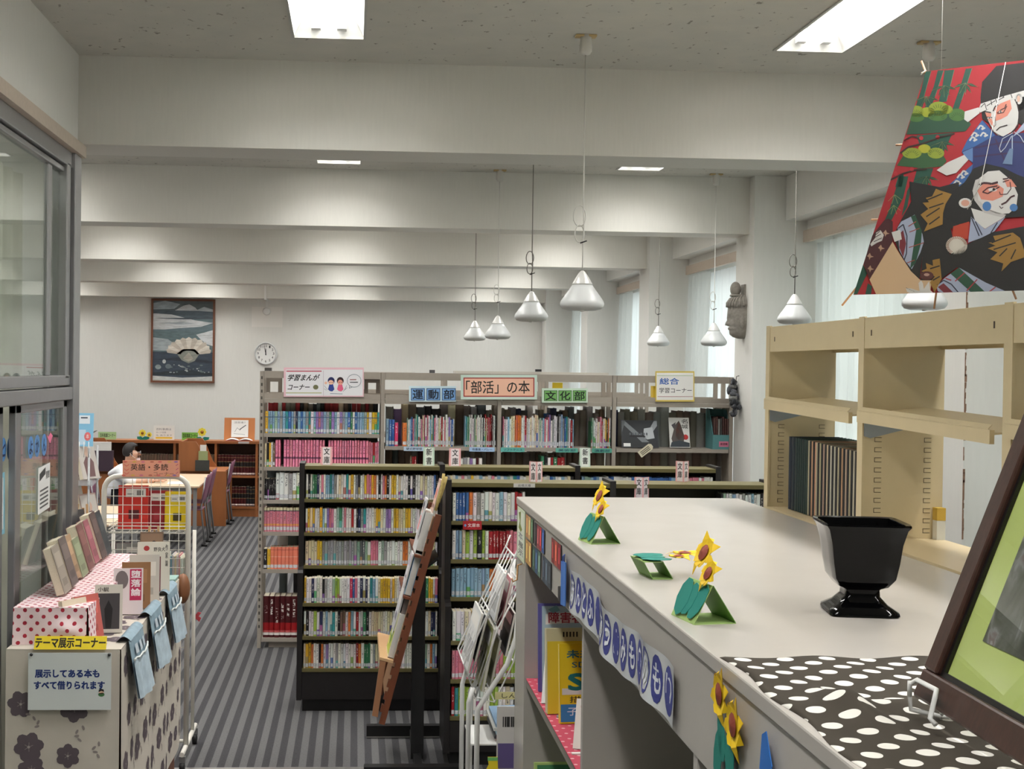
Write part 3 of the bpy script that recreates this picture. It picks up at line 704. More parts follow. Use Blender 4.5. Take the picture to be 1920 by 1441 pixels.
# small books low behind the bookcase tops
rg('arr', 1, SG2[2], 'hardback_book', M_covhard, .27, .15, 'below the sport books', 'books below the club shelves', 'book', .22, .28); rg('wswuwdw', 1, SG2[2], 'hardback_book', M_covhard, .26, .15, 'below the club books', 'books below the club shelves', 'book', .68, .88)
rg('gkwrgrr', 2, SG2[2], 'hardback_book', M_covhard, .27, .15, 'below the culture books', 'books below the club shelves', 'book', .36, .58); rg('wnwwwpkowk', 3, SG2[2], 'hardback_book', M_covhard, .17, .15, 'below the display bay', 'books below the club shelves', 'book', 0.02, .55, hv=.12, tmin=.5, tmax=1.6)
# shelf edge labels
for (px, py, wpx, wd, bg) in ((757, 838, 38, '硬式野球部', (196, 216, 234)), (880, 838, 48, '吹奏楽・バレー', (170, 200, 232)), (939, 838, 45, 'ソフトテニス', (96, 176, 166)), (1042, 839, 42, '美術部', (100, 178, 160)), (1110, 839, 38, '演劇部', (84, 158, 140))):
    p = onY(px, py, YG-.004); wm = wpx*YG/FPX
    t = ob('edge_label', MB().box(p.x, p.x+wm, YG-.004, YG-.001, SG2[1]-.034, SG2[1]-.002, mat(bg, .6)), None, label='small %s club label stuck on the steel shelf edge' % {'硬式野球部': 'pale blue baseball', '吹奏楽・バレー': 'blue brass-band', 'ソフトテニス': 'teal tennis', '美術部': 'green art', '演劇部': 'dark green drama'}[wd], cat='label')
    P = Print(plane_fn((p.x, YG-.004, SG2[1]-.034), (wm, 0, 0), (0, 0, .032)), (0, -1, 0)); P.text(wd, .12, .2, .9, .8, (20, 40, 80)); P.done('lettering', t)
# books shown face-on in the last bay
def facing(name, px0, py0, px1, py1, Y, rgb, label, draw, lean=.05, th=.012, group=None):
    a = onY(px0, py1, Y); b = onY(px1, py0, Y); wd = b.x-a.x; h = b.z-a.z
    t = thing(name, label, 'book', (a.x+wd/2, Y, a.z), 0, group)
    o = Vector((a.x, Y, a.z)); u = Vector((wd, 0, 0)); v = Vector((0, lean, h))
    ob('cover', MB().obox(o, u, v, (0, .002, 0), mat(rgb, .35)), parent=t)
    ob('page_block', MB().obox(o+Vector((.003, .0022, .002)), u*.98, v*.985, (0, th, 0), M_page), parent=t)
    P = Print(plane_fn(o, u, v), (0, -1, .05)); draw(P); P.done('cover_print', t); return t
def d_stage(P):
    P.rect(.02, .02, .98, .98, (40, 42, 46)).up(); P.poly([(.02, .9), (.1, .98), (.75, .2), (.55, .2)], (120, 124, 128)); P.poly([(.98, .98), (.9, .98), (.62, .35), (.7, .3), (.98, .8)], (150, 154, 158)).up()
    P.rect(.22, .38, .72, .46, (24, 25, 28)); P.poly([(.62, .7), (.85, .75), (.9, .35), (.7, .3), (.6, .5)], (176, 180, 184)); P.poly([(.02, .55), (.12, .98), (.02, .98)], (96, 100, 104)).up()
    for i in range(7): P.disc(.24+i*.075, .5, .025, .05, (86, 90, 96))
    P.rect(.05, .04, .24, .16, (222, 222, 220))
facing('display_book', 1166, 788, 1236, 838, YG+.03, (52, 54, 58), 'wide black and white photo book displayed face-on', d_stage, .06)
def d_warrior(P):
    P.rect(.02, .02, .98, .98, (206, 204, 200)).up(); P.poly([(.1, .3), (.3, .75), (.5, .9), (.6, .75), (.75, .35), (.65, .05), (.2, .02)], (80, 70, 66)); P.poly([(.35, .6), (.5, .85), (.62, .6), (.7, .4), (.45, .25), (.3, .4)], (150, 70, 52)); P.disc(.8, .35, .13, .09, (176, 36, 36)).up()
    P.poly([(.02, .02), (.98, .02), (.98, .16), (.5, .24), (.1, .18)], (44, 52, 60)); P.text('名城', .62, .6, .94, .95, (60, 56, 54), vert=True); P.poly([(.12, .75), (.35, .85), (.25, .6)], (70, 66, 70))
facing('display_book', 1256, 783, 1295, 838, YG+.03, (214, 212, 208), 'white picture book with an armoured warrior displayed face-on', d_warrior, .06)
# card tag hanging on the shelf edge
tp = onY(1211, 843, YG-.004); 
mb = MB(); R = Matrix.Rotation(math.radians(-38), 3, 'Y'); 
pts = [(-.06, -.026), (.045, -.026), (.06, -.012), (.06, .012), (.045, .026), (-.06, .026)]
mb.prism([tp+R @ Vector((a, 0, b)) for a, b in pts], (0, .0015, 0), mat((214, 206, 180), .7)); tg = ob('paper_tag', mb, None, label='buff paper tag hanging aslant from the steel shelf', cat='tag')
P = Print(lambda a, b: tp+R @ Vector((a, 0, b)), (0, -1, 0)); [P.rect(-.045, y, .035, y+.006, (90, 84, 70)) for y in (.008, -.004, -.016)]; P.done('lettering', tg)
# teal magazine file box at the end
fx = onY(1336, 840, YG+.01); fb = thing('magazine_file', 'teal magazine file box of papers at the end of the steel bookcase', 'file box', (fx.x+.07, YG+.1, SG2[1])); M_teal = mat((84, 136, 138), .6, name='teal_card')
x0 = fx.x; x1 = fx.x+.135; y0 = YG+.005; y1 = YG+.22; z0 = SG2[1]
ob('box_front', MB().box(x0, x1, y0, y0+.004, z0, z0+.11, M_teal), parent=fb)
for x in (x0, x1-.004): ob('box_side', MB().prism([(x, y0+.0042, z0), (x, y0+.0042, z0+.11), (x, y1-.1, z0+.3), (x, y1, z0+.3), (x, y1, z0)], (.004, 0, 0), M_teal), parent=fb)
ob('box_back', MB().box(x0+.0042, x1-.0042, y1-.004, y1, z0, z0+.3, M_teal), parent=fb)
P = Print(plane_fn((x0, y0, z0), (x1-x0, 0, 0), (0, 0, .11)), (0, -1, 0)); P.rect(.35, .18, .9, .55, (214, 120, 150)).up(); P.text('楽譜集', .42, .28, .84, .46, (90, 30, 50)); P.done('box_label', fb)
for i in range(7):
    xx = x0+.012+i*.0165; book('magazine', M_covplain, (xx+.006, y0+.012, z0+.001), (.013, .19, .235+.01*math.sin(i*2)), random.choice([(150, 146, 140), (70, 72, 70), (190, 188, 180), (90, 60, 56)]), 'thin paper magazine filed in the teal box', 'papers in the teal box')
# strips and oddments along the top of the steel bookcase
for (px0, px1, py, c, lb, cat) in ((497, 510, 690, (64, 60, 58), 'small dark block on the corner top of the steel bookcase', 'block'), (805, 815, 691, (84, 82, 84), 'small grey block on top of the steel bookcase', 'block'), (1003, 1014, 693, (40, 38, 40), 'small black block on top of the long paper strips', 'block')):
    p = onY(px0, py, YG+.1); ob('small_block', MB().box(p.x, p.x+(px1-px0)*YG/FPX, YG+.05, YG+.09, 2.062 if px0 < 1000 else 2.082, 2.085 if px0 < 1000 else 2.1, mat(c, .6)), None, label=lb, cat=cat)
ob('paper_roll', MB().obox((.75, YG+.12, 2.062), (1.18, .0, 0), (0, .1, 0), (0, 0, .018), mat((206, 200, 190), .7)), None, label='long flat roll of paper lying along the top of the steel bookcase', cat='paper')
ob('paper_sheets', MB().obox((-.25, YG+.08, 2.062), (.7, .02, 0), (0, .2, 0), (0, 0, .006), mat((214, 210, 204), .7)), None, label='loose paper sheets lying on the steel bookcase behind the comic sign', cat='paper')
yb_ = onY(1036, 722, YG+.2); ob('yellow_card', MB().box(yb_.x, yb_.x+.078, YG+.2, YG+.215, 1.898, 2.0, mat((226, 196, 40), .6)), None, label='yellow card box standing behind the culture club sign', cat='box')
yb2 = onY(1221, 740, YG+.1); ob('yellow_box', MB().box(yb2.x, yb2.x+.09, YG+.04, YG+.12, 1.898, 1.985, mat((214, 184, 60), .6)), None, label='yellow box behind the study-corner sign', cat='box')
# dark wreath hanging at the end of the bookcase
mb = MB(); rnd = random.Random(5); cc = Vector((2.842, 9.83, onY(1388, 745, 9.83).z)); 
for i in range(46):
    a = rnd.uniform(0, 6.28); tt = rnd.uniform(-1, 1); p = Vector((cc.x+rnd.uniform(-.03, .008), 9.83+.05*math.sin(tt*3)+rnd.uniform(-.05, .05), cc.z+tt*.13))
    mb.sphere(p, (rnd.uniform(.012, .026), rnd.uniform(.012, .026), rnd.uniform(.014, .034)), 6, 4, mat(rnd.choice([(66, 68, 74), (96, 98, 104), (48, 50, 54), (120, 120, 118)]), .8))
mb.tube([(2.8695, 9.83, cc.z+.165), (2.85, 9.83, cc.z+.16), (cc.x, 9.83, cc.z+.1)], .003, 5, M_gd)
ob('dried_garland', mb, None, label='bunch of dark dried leaves hanging on the column beside the steel bookcase', cat='garland', kind='stuff')

lb_ = onY(963, 911, YB-.003); t = ob('shelf_label', MB().box(lb_.x, lb_.x+.115, YB-.005, YB-.001, 1.4685, 1.4895, mat((206, 204, 198), .6)), None, label='narrow white label on the top edge of the counter bookcase', cat='label')
P = Print(plane_fn((lb_.x, YB-.005, 1.4685), (.115, 0, 0), (0, 0, .021)), (0, -1, 0)); P.text('岩橋文庫', .2, .15, .8, .85, (60, 60, 60), 0); P.done('lettering', t)
# ---------------------------------------------------------------- signs on the steel bookcase
def sign(name, px0, py0, px1, py1, Y, label, border, draw, th=.004, cat='sign', tilt=0.0):
    """flat board; draw() uses photo pixels"""
    a = onY(px0, py1, Y); b = onY(px1, py1, Y); c = onY(px0, py0, Y)
    t = thing(name, label, cat, (a+b)/2); n = Vector((0, -1, 0))
    bd = ob('board', MB().obox(a, b-a, c-a, (0, th, 0), mat(border, .5)), parent=t)
    P = Print(lambda x, y: onY(x, y, Y), n); draw(P); P.done('lettering', t); return t
def d1(P):
    P.rect(536, 692, 680, 741, (232, 231, 234)).up(); P.rect(537, 694, 603, 696, (190, 70, 90)); P.rect(536, 735, 603, 736.5, (176, 178, 110)); P.line([(606.5, 694), (606.5, 742)], .6, (190, 170, 180))
    P.text('学習まんが', 538, 713, 596, 701, (26, 24, 24), .02, .25); P.text('コーナー', 539, 730, 579, 720, (26, 24, 24), .02, .25); P.disc(592, 725, 5, 4.5, (110, 110, 76)).up()
    P.line([(619, 737), (642, 737.6)], 1, (110, 130, 150))
    # two small cartoon children
    for (cx, hair, body, sk) in ((621, (28, 38, 92), (40, 62, 140), (240, 190, 160)), (638, (54, 30, 34), (226, 96, 132), (240, 170, 150))):
        P.poly([(cx-6, 729), (cx-3, 718), (cx+3, 718), (cx+6, 729), (cx+2, 733), (cx-3, 732)], body); P.disc(cx, 713, 6.5, 7, hair)
    P.up(); P.disc(620.5, 716, 5, 4.3, (240, 192, 166)); P.disc(638, 716, 4.6, 5, (236, 160, 140)); P.disc(611, 717, 2.6, 2.6, (240, 192, 166)).up()
    for x in (618.5, 622.5, 636.5, 640): P.disc(x, 716, .7, 1, (30, 26, 30))
    n = 20; ring = [(664+13*math.cos(2*math.pi*i/n), 713+12*math.sin(2*math.pi*i/n)) for i in range(n+1)]; P.line(ring, .7, (70, 90, 110)); P.line([(656, 722), (655, 727), (660, 725)], .7, (70, 90, 110))
    P.rect(656, 710, 668, 711.5, (150, 80, 80)); P.rect(656, 715, 671, 716.5, (60, 60, 60)); 
    for a, b, c, d in ((608, 722, 614, 730), (612, 731, 608, 728), (646, 730, 650, 722), (643, 733, 651, 726)): P.line([(a, b), (c, d)], .5, (90, 110, 130))
sign('corner_sign', 532, 688, 682, 743, YG-.012, 'white study-comic corner sign with two cartoon children', (232, 190, 200), d1)
def d2(P):
    for i, ch in enumerate('運動部'):
        x = 770.5+i*29; P.rect(x, 727, x+26, 750, (36, 62, 110)); 
    P.up()
    for i, ch in enumerate('運動部'):
        x = 770.5+i*29; P.rect(x+1.2, 728.2, x+24.8, 748.8, (120, 164, 214))
    P.up()
    for i, ch in enumerate('運動部'): x = 770.5+i*29; P.text(ch, x+3.5, 747, x+22.5, 730, (22, 26, 40), .02)
sign('club_sign', 767, 723, 855, 752, YG-.016, 'pale blue sport club sign in three squares', (206, 228, 236), d2)
def d3(P):
    P.rect(869, 707, 1002, 743, (168, 48, 50)).up(); P.rect(871, 709, 1000, 741, (240, 190, 164)).up(); P.text('「部活」の本', 874, 737, 993, 713, (28, 24, 24), .008)
sign('club_sign', 864, 702, 1007, 748, YG-.03, 'salmon club-activity book sign with a red line and pale green border', (206, 226, 214), d3)
def d4(P):
    for i in range(3): x = 1020+i*27; P.rect(x, 731, x+25, 751, (40, 80, 44))
    P.up()
    for i in range(3): x = 1020+i*27; P.rect(x+1, 732, x+24, 750, (116, 172, 96))
    P.up()
    for i, ch in enumerate('文化部'): x = 1020+i*27; P.text(ch, x+3, 749, x+22, 733, (20, 30, 20), .02)
sign('club_sign', 1016, 727, 1102, 754, YG-.016, 'green culture club sign in three squares', (206, 226, 206), d4)
def d5(P):
    P.rect(1231, 698, 1300, 749, (234, 232, 228)).up(); P.text('総合', 1237, 720, 1273, 708, (40, 92, 170), .02); P.text('学習コーナー', 1236, 736, 1297, 726, (44, 42, 44), .005); P.rect(1232, 703, 1299, 703.8, (150, 180, 120)); P.rect(1233, 742, 1299, 743, (170, 110, 120))
sign('corner_sign', 1229, 695, 1302, 752, YG-.016, 'white study-corner sign with a yellow border', (216, 190, 90), d5)

# ================================================================ GREY COUNTER BOOKCASE
CX0, CX1, CY0, CY1, CZ = .638, 1.522, 1.0, 5.2, 1.6
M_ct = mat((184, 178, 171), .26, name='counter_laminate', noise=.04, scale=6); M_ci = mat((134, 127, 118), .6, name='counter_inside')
ct = thing('counter_shelf', 'long grey-beige counter bookcase with open sides and a bare top', 'counter', ((CX0+CX1)/2, (CY0+CY1)/2, 0))
ob('top_panel', MB().box(CX0, CX1, CY0, CY1, CZ-.03, CZ, M_ct), parent=ct, bevel=.004)
ob('fascia', MB().box(CX0+.004, CX0+.028, CY0, CY1, 1.385, CZ-.0305, M_ct), parent=ct)
DIV = [4.90, 3.68, 2.45, 1.22]
ob('end_panel', MB().box(CX0+.004, CX1-.004, 4.92, CY1, 0, 1.3845, M_ct), parent=ct)
for y in DIV[1:]: ob('divider', MB().box(CX0+.006, CX1-.06, y-.015, y+.015, 0, 1.3845, M_ct), parent=ct)
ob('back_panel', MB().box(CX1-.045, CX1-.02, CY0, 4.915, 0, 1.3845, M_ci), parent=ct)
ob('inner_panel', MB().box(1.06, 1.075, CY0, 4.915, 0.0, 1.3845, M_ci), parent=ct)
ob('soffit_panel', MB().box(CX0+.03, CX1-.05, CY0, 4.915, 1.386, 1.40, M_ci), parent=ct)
M_pol = bpy.data.materials.new('red_dotted_paper'); M_pol.use_nodes = True
def dots_mat(m, base, dot, px, py, r, rough=.8, axes=(0, 1), seedwob=0.0):
    nt = m.node_tree; b = nt.nodes['Principled BSDF']; ge = nd(nt, 'ShaderNodeTexCoord'); sp = nd(nt, 'ShaderNodeSeparateXYZ'); lk = nt.links.new
    def M(op, a, bb=None, c=None):
        n = nd(nt, 'ShaderNodeMath', operation=op)
        for i, q in enumerate((a, bb, c)):
            if q is None: continue
            if isinstance(q, (int, float)): n.inputs[i].default_value = q
            else: lk(q, n.inputs[i])
        return n.outputs[0]
    lk(ge.outputs['UV'], sp.inputs[0]); U = sp.outputs[0]; V = sp.outputs[1]
    if seedwob:
        nz = nd(nt, 'ShaderNodeTexNoise'); nz.inputs['Scale'].default_value = 25; lk(ge.outputs['UV'], nz.inputs['Vector']); sc = nd(nt, 'ShaderNodeSeparateColor'); lk(nz.outputs[1], sc.inputs[0])
        U = M('ADD', U, M('MULTIPLY', M('SUBTRACT', sc.outputs[0], .5), seedwob)); V = M('ADD', V, M('MULTIPLY', M('SUBTRACT', sc.outputs[1], .5), seedwob))
    rowi = M('FLOOR', M('DIVIDE', V, py)); odd = M('MODULO', M('ADD', rowi, 1000), 2.0)
    u = M('SUBTRACT', M('FRACT', M('ADD', M('ADD', M('DIVIDE', U, px), 500), M('MULTIPLY', odd, .5))), .5)
    v = M('SUBTRACT', M('FRACT', M('ADD', M('DIVIDE', V, py), 500)), .5)
    d = M('SQRT', M('ADD', M('POWER', M('MULTIPLY', u, px), 2.0), M('POWER', M('MULTIPLY', v, py), 2.0)))
    f = M('LESS_THAN', d, r); mx = nd(nt, 'ShaderNodeMixRGB'); lk(f, mx.inputs[0]); mx.inputs[1].default_value = L3(base); mx.inputs[2].default_value = L3(dot)
    lk(mx.outputs[0], b.inputs['Base Color']); b.inputs['Roughness'].default_value = rough; b.inputs['Specular IOR Level'].default_value = .2
    return m
def planar_uv(o, fn):
    me = o.data; uv = me.uv_layers.new(name='print')
    for p in me.polygons:
        for li in p.loop_indices: uv.data[li].uv = fn(me.vertices[me.loops[li].vertex_index].co, p.normal)
dots_mat(M_pol, (180, 70, 88), (206, 160, 162), .05, .03, .006)
for (z, y0, y1) in ((.95, 3.70, 4.915), (.95, 2.47, 3.66), (.95, 1.24, 2.43), (.45, 3.70, 4.915), (.45, 2.47, 3.66)):
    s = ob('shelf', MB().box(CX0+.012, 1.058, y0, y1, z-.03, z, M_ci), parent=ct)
    if z > .9 and y0 > 3.6:
        s2 = ob('dotted_liner', MB().box(CX0+.010, 1.05, y0+.003, y1-.003, z+.0003, z+.0022, M_pol), parent=ct); planar_uv(s2, lambda c, n: (c.x, c.y))
# things on the side of the counter: notices, picture row, letter strip
n_ = Vector((-1, 0, 0))
def on_side(name, y0, y1, z0, z1, label, cat, bg, draw, bulge=0.0, group=None):
    """sheet on the counter fascia; a runs from the far end (0) to the near end (1)"""
    t = thing(name, label, cat, (CX0+.003, (y0+y1)/2, z0), 0, group)
    ob('sheet', MB().box(CX0+.0005, CX0+.0025, min(y0, y1), max(y0, y1), z0, z1, mat(bg, .5)), parent=t)
    P = Print(plane_fn((CX0+.0005, y0, z0), (0, y1-y0, 0), (0, 0, z1-z0)), n_); draw(P); P.done('print', t); return t
def d_book(P): 
    P.rect(.1, .05, .9, .95, (226, 230, 214)).up(); P.poly([(.2, .9), (.5, .95), (.45, .7), (.7, .62), (.5, .55), (.2, .6), (.35, .75)], (128, 140, 60)); P.text('本', .2, .4, .8, .55, (120, 126, 130)); P.text('展示', .2, .06, .85, .36, (36, 38, 44), vert=True)
on_side('notice_card', 5.16, 4.94, 1.372, 1.567, 'tall pale green notice card at the end of the counter side', 'card', (206, 216, 186), d_book)
cols = [[(186, 128, 78), (206, 164, 110), (88, 118, 88)], [(40, 32, 36), (150, 72, 74), (168, 52, 56), (60, 90, 150)], [(132, 48, 46), (178, 76, 58), (140, 40, 46)], [(190, 140, 76), (206, 158, 96)], [(64, 88, 72), (58, 84, 116), (96, 122, 106)], [(52, 60, 74), (76, 88, 100), (60, 66, 72)]]
nm = ['orange and tan', 'red and blue', 'dark red', 'amber', 'green and blue', 'slate grey']
for k, (y0, y1, z0, z1) in enumerate(((4.90, 4.70, 1.482, 1.565), (4.66, 4.42, 1.482, 1.562), (4.26, 4.06, 1.482, 1.560), (4.90, 4.74, 1.388, 1.474), (4.71, 4.50, 1.388, 1.474), (4.46, 4.26, 1.388, 1.474))):
    def dc(P, k=k):
        c = cols[k]; n = len(c)
        for i, q in enumerate(c): P.rect(i/n, 0, (i+1)/n-.03, 1, q)
        P.up()
        for i, q in enumerate(c): P.rect((i+.3)/n, .2, (i+.6)/n, .85, tuple(min(255, int(v*1.4)+20) for v in q))
    on_side('spine_picture', y0, y1, z0, z1, '%s picture of book spines stuck on the counter side' % nm[k], 'picture', (40, 36, 36), dc, group='book-spine pictures on the counter side')
# laminated strip of letters, wavy
y0, y1 = 3.80, 2.575; lt = thing('letter_strip', 'wavy laminated strip of white letters on blue ovals on the counter side', 'banner', (CX0, (y0+y1)/2, 1.40))
M_lam = mat((206, 208, 210), .12, name='laminate')
def strip_pt(a, b):
    y = y0+(y1-y0)*a; wv = .010+.008*math.sin(a*17)+.006*math.sin(a*31+1)
    return Vector((CX0-.004-wv*(.35+.65*abs(b-.6)), y, 1.395+.010*math.sin(a*9)+.12*b+.012*(1-a)+.02*(1-a)*.0))
mb = MB().grid(lambda u, v: strip_pt(u, v), 60, 6, M_lam); st = ob('strip', mb, parent=lt)
P = Print(lambda a, b: strip_pt(a, b), n_, .0006)
word = 'ほんとふれあうよみもののもり'
for i, ch in enumerate(word):
    a = (i+.5)/len(word); P.disc(a, .5, .031, .42, (56, 62, 134), 14)
P.up()
for i, ch in enumerate(word):
    a = (i+.5)/len(word); P.text(ch, a-.02, .26, a+.02, .76, (214, 216, 222), .02)
P.done('letters', lt)
# blue ribbon clip beside it
bl = thing('blue_ribbon', 'folded blue ribbon with a black clip beside the letter strip', 'ribbon', (CX0-.005, 4.0, 1.40))
ob('ribbon', MB().obox((CX0-.002, 3.98, 1.40), (-.014, -.05, 0), (0, 0, .145), (.003, .001, 0), mat((36, 78, 168), .35)), parent=bl)
ob('ribbon_fold', MB().obox((CX0-.018, 3.94, 1.40), (.008, -.035, 0), (0, 0, .13), (.003, .001, 0), mat((70, 120, 196), .35)), parent=bl)
ob('clip', MB().box(CX0-.012, CX0-.001, 3.985, 4.03, 1.398, 1.44, mat((24, 26, 30), .4)), parent=bl)
# paper sunflowers and a blue petal on the near part of the fascia
M_yel = mat((238, 196, 22), .6, name='yellow_origami'); M_brn = mat((140, 62, 44), .7, name='brown_origami'); M_tea = mat((18, 124, 112), .65, name='teal_origami'); M_lgr = mat((150, 178, 104), .6, name='green_card'); M_dgr = mat((98, 138, 58), .6, name='green_card_inside')
def flower(mbs, c, ux, uy, n, r, tall=1.0, rot=0.3):
    """origami sunflower in the plane (ux,uy); adds petals and a centre"""
    c = Vector(c); ux = Vector(ux).normalized(); uy = Vector(uy).normalized(); n = Vector(n).normalized(); k = 8
    for j in range(k):
        a = rot+2*math.pi*j/k; d = ux*math.cos(a)+uy*math.sin(a)*tall; e = ux*math.cos(a+1.5708)+uy*math.sin(a+1.5708)*tall
        rr = r*(1.0+.22*math.sin(j*2.3))
        mbs[0].add([c+d*r*.35-e*r*.3, c+d*r*.35+e*r*.3, c+d*rr+n*r*.12*math.sin(j*1.7), c+d*r*.7-e*r*.25+n*.004, c+d*r*.7+e*r*.25+n*.002], [(0, 4, 1), (0, 3, 4), (3, 2, 4)])
    mbs[0].add([c+(ux*math.cos(t)+uy*math.sin(t)*tall)*r*.5 for t in [6.2832*i/10 for i in range(10)]], [tuple(range(10))])
    mbs[1].add([c+n*.003+(ux*math.cos(t)+uy*math.sin(t)*tall)*r*.40 for t in [6.2832*i/10 for i in range(10)]]+[c+n*.007], [(i, (i+1) % 10, 10) for i in range(10)])
def thick(mb, v):
    """give a paper sheet its thickness"""
    v = Vector(v); n = len(mb.v); fs = list(mb.f)
    mb.v += [p+v for p in mb.v]
    for f in fs: mb.f.append([i+n for i in f][::-1]); mb.m.append(0); mb.sm.append(False)
    return mb
sf = thing('paper_sunflower', 'pair of origami sunflowers with green leaves stuck on the counter side', 'paper flower', (CX0, 2.33, 1.38))
for (px, py, r) in ((1350, 1300, .050), (1376, 1358, .052)):
    c = onX(px, py, CX0-.008); A = MB(); B = MB(); flower((A, B), c, (0, -1, 0), (0, 0, 1), (-1, 0, 0), r, 1.0)
    fo = ob('petals', thick(A, (.0008, 0, 0)), M_yel, sf); ob('flower_centre', B, M_brn, fo)
for (px, py, w_, h_, rot) in ((1353, 1378, .022, .045, .3), (1346, 1415, .024, .05, -.2), (1368, 1418, .026, .05, .1)):
    c = onX(px, py, CX0-.005); mb = MB(); k = 10
    pts = [Vector((c.x, c.y-(w_*math.cos(t)*math.cos(rot)-h_*math.sin(t)*math.sin(rot)), c.z+w_*math.cos(t)*math.sin(rot)+h_*math.sin(t)*math.cos(rot))) for t in [6.2832*i/k for i in range(k)]]
    mb.prism(pts, (-.001, 0, 0), M_tea); ob('leaf', mb, parent=sf)
c = onX(1437, 1425, CX0-.004); ob('blue_petal', MB().prism([c+Vector((0, a, b)) for a, b in ((.03, -.02), (.02, .035), (0, .045), (-.03, .0), (-.02, -.03))], (-.0015, 0, 0), mat((38, 108, 190), .5)), None, label='small blue paper petal stuck on the counter side', cat='paper petal')

# ---------------------------------------------------------------- folded sunflower cards on the counter
def origami_card(pf, pb, wd, label, tip=False, rz=0.0, h=.075, s=1.0):
    """green tent card with teal leaves and two paper sunflowers; front foot at pf, rear foot at pb"""
    pf = Vector(pf); pb = Vector(pb); f = (pb-pf); dl = f.length; f.normalize(); sd = Vector((-f.y, f.x, 0))*wd/2
    t = thing('sunflower_card', label, 'paper card', (pf+pb)/2, 0, 'folded sunflower cards on the counter'); th = .0015
    Z = Vector((0, 0, 1)); k = .33; top = pf+f*dl*.42+Z*h
    if tip: top = pf+f*dl*(-.45)+Z*h*.55; apex2 = pf+f*dl*.5+Z*h*.55
    ob('card_base', MB().obox(pf-sd, f*dl, sd*2, Z*th, M_lgr), parent=t)
    if not tip:
        fd = (top-pf).normalized(); nn = f.cross(sd).normalized()
        ob('card_front', MB().obox(pf-sd+Z*th, top-pf, sd*2, Vector((f.x, f.y, 0))*th, M_lgr), parent=t)
        ob('card_back', MB().obox(pb-sd+Z*th, top-pb+f*.003, sd*2, -Vector((f.x, f.y, 0))*th, M_dgr), parent=t)
        up = fd; out = Vector((-f.x*fd.z, -f.y*fd.z, abs(fd.dot(f)))).normalized(); base = pf
    else:
        ob('card_front', MB().obox(pf-sd+Z*th, top-pf, sd*2, f*th, M_dgr), parent=t); ob('card_back', MB().obox(pb-sd+Z*th, apex2-pb, sd*2, f*th, M_dgr), parent=t)
        up = f; out = Z; base = top+Z*.002-f*.005
        ob('card_top', MB().obox(top-sd, f*(dl*.95), sd*2, Z*th, M_lgr), parent=t)
    sx = sd.normalized()
    for (q, hh, ww, r) in ((-.3, .040, .024, .25), (.25, .042, .028, -.2), (.0, .036, .024, .05)):
        c = base+sx*wd*q*1.1+up*.045*s+out*(.004+.002*q); mb = MB(); pts = [c+sx*(ww*s*math.cos(a)*math.cos(r)-hh*s*math.sin(a)*math.sin(r))+up*(ww*s*math.cos(a)*math.sin(r)+hh*s*math.sin(a)*math.cos(r)) for a in [6.2832*i/9 for i in range(9)]]
        mb.prism(pts, out*.0012, M_tea); ob('leaf', mb, parent=t)
    for (q, e, r) in ((.22, .142, .044), (-.30, .105, .036)):
        c = base+sx*wd*q+up*e*s+out*.008; A = MB(); B = MB(); flower((A, B), c, sx, up, out, r*s)
        fo = ob('petals', thick(A, -out*.0008), M_yel, t); ob('flower_centre', B, M_brn, fo)
    return t
def g(px, py): return onZ(px, py, CZ)
a, b = g(1278, 1160), g(1376, 1170); origami_card((.664, 2.645, CZ), (.753, 2.660, CZ), .112, 'largest folded sunflower card standing nearest the polka-dot cloth')
origami_card((.672, 3.84, CZ), (.760, 3.855, CZ), .112, 'folded sunflower card standing on the far end of the counter', s=1.0, h=.078)
origami_card((.712, 3.205, CZ), (.762, 3.21, CZ), .105, 'folded sunflower card tipped over flat between the two standing ones', tip=True, h=.075, s=.95)

# ---------------------------------------------------------------- black vase
M_vase = mat((4, 4, 5), .07, name='black_glaze', spec=.25)
vs_prof = [(.0, .0), (.066, .0), (.071, .004), (.070, .009), (.05, .022), (.036, .038), (.035, .052), (.037, .054), (.050, .060), (.063, .078), (.069, .11), (.074, .15), (.082, .180), (.088, .188), (.087, .192), (.078, .190), (.068, .150), (.062, .11), (.052, .075), (.0, .07)]
def squircle(prof, c, rz, m):
    mb = MB(); n = 32; vs_ = []; fs = []; R = Matrix.Rotation(rz, 3, 'Z'); c = Vector(c)
    for r, z in prof:
        for k in range(n):
            a = 2*math.pi*k/n; ca, sa = math.cos(a), math.sin(a); e = 14.0; rr = r/((abs(ca)**e+abs(sa)**e)**(1/e))
            vs_.append(c+R @ Vector((rr*ca, rr*sa, z)))
    for i in range(len(prof)-1):
        for k in range(n): fs.append((i*n+k, i*n+(k+1) % n, (i+1)*n+(k+1) % n, (i+1)*n+k))
    mb.add(vs_, fs, m, True); return mb
vl = Vector((1.062, 2.735, CZ)); vt = thing('black_vase', 'square glossy black footed vase standing on the grey counter', 'vase', vl)
vb = ob('vase_body', squircle(vs_prof, vl, math.radians(-9), M_vase), parent=vt)
es = vb.modifiers.new('edges', 'EDGE_SPLIT'); es.split_angle = math.radians(50)

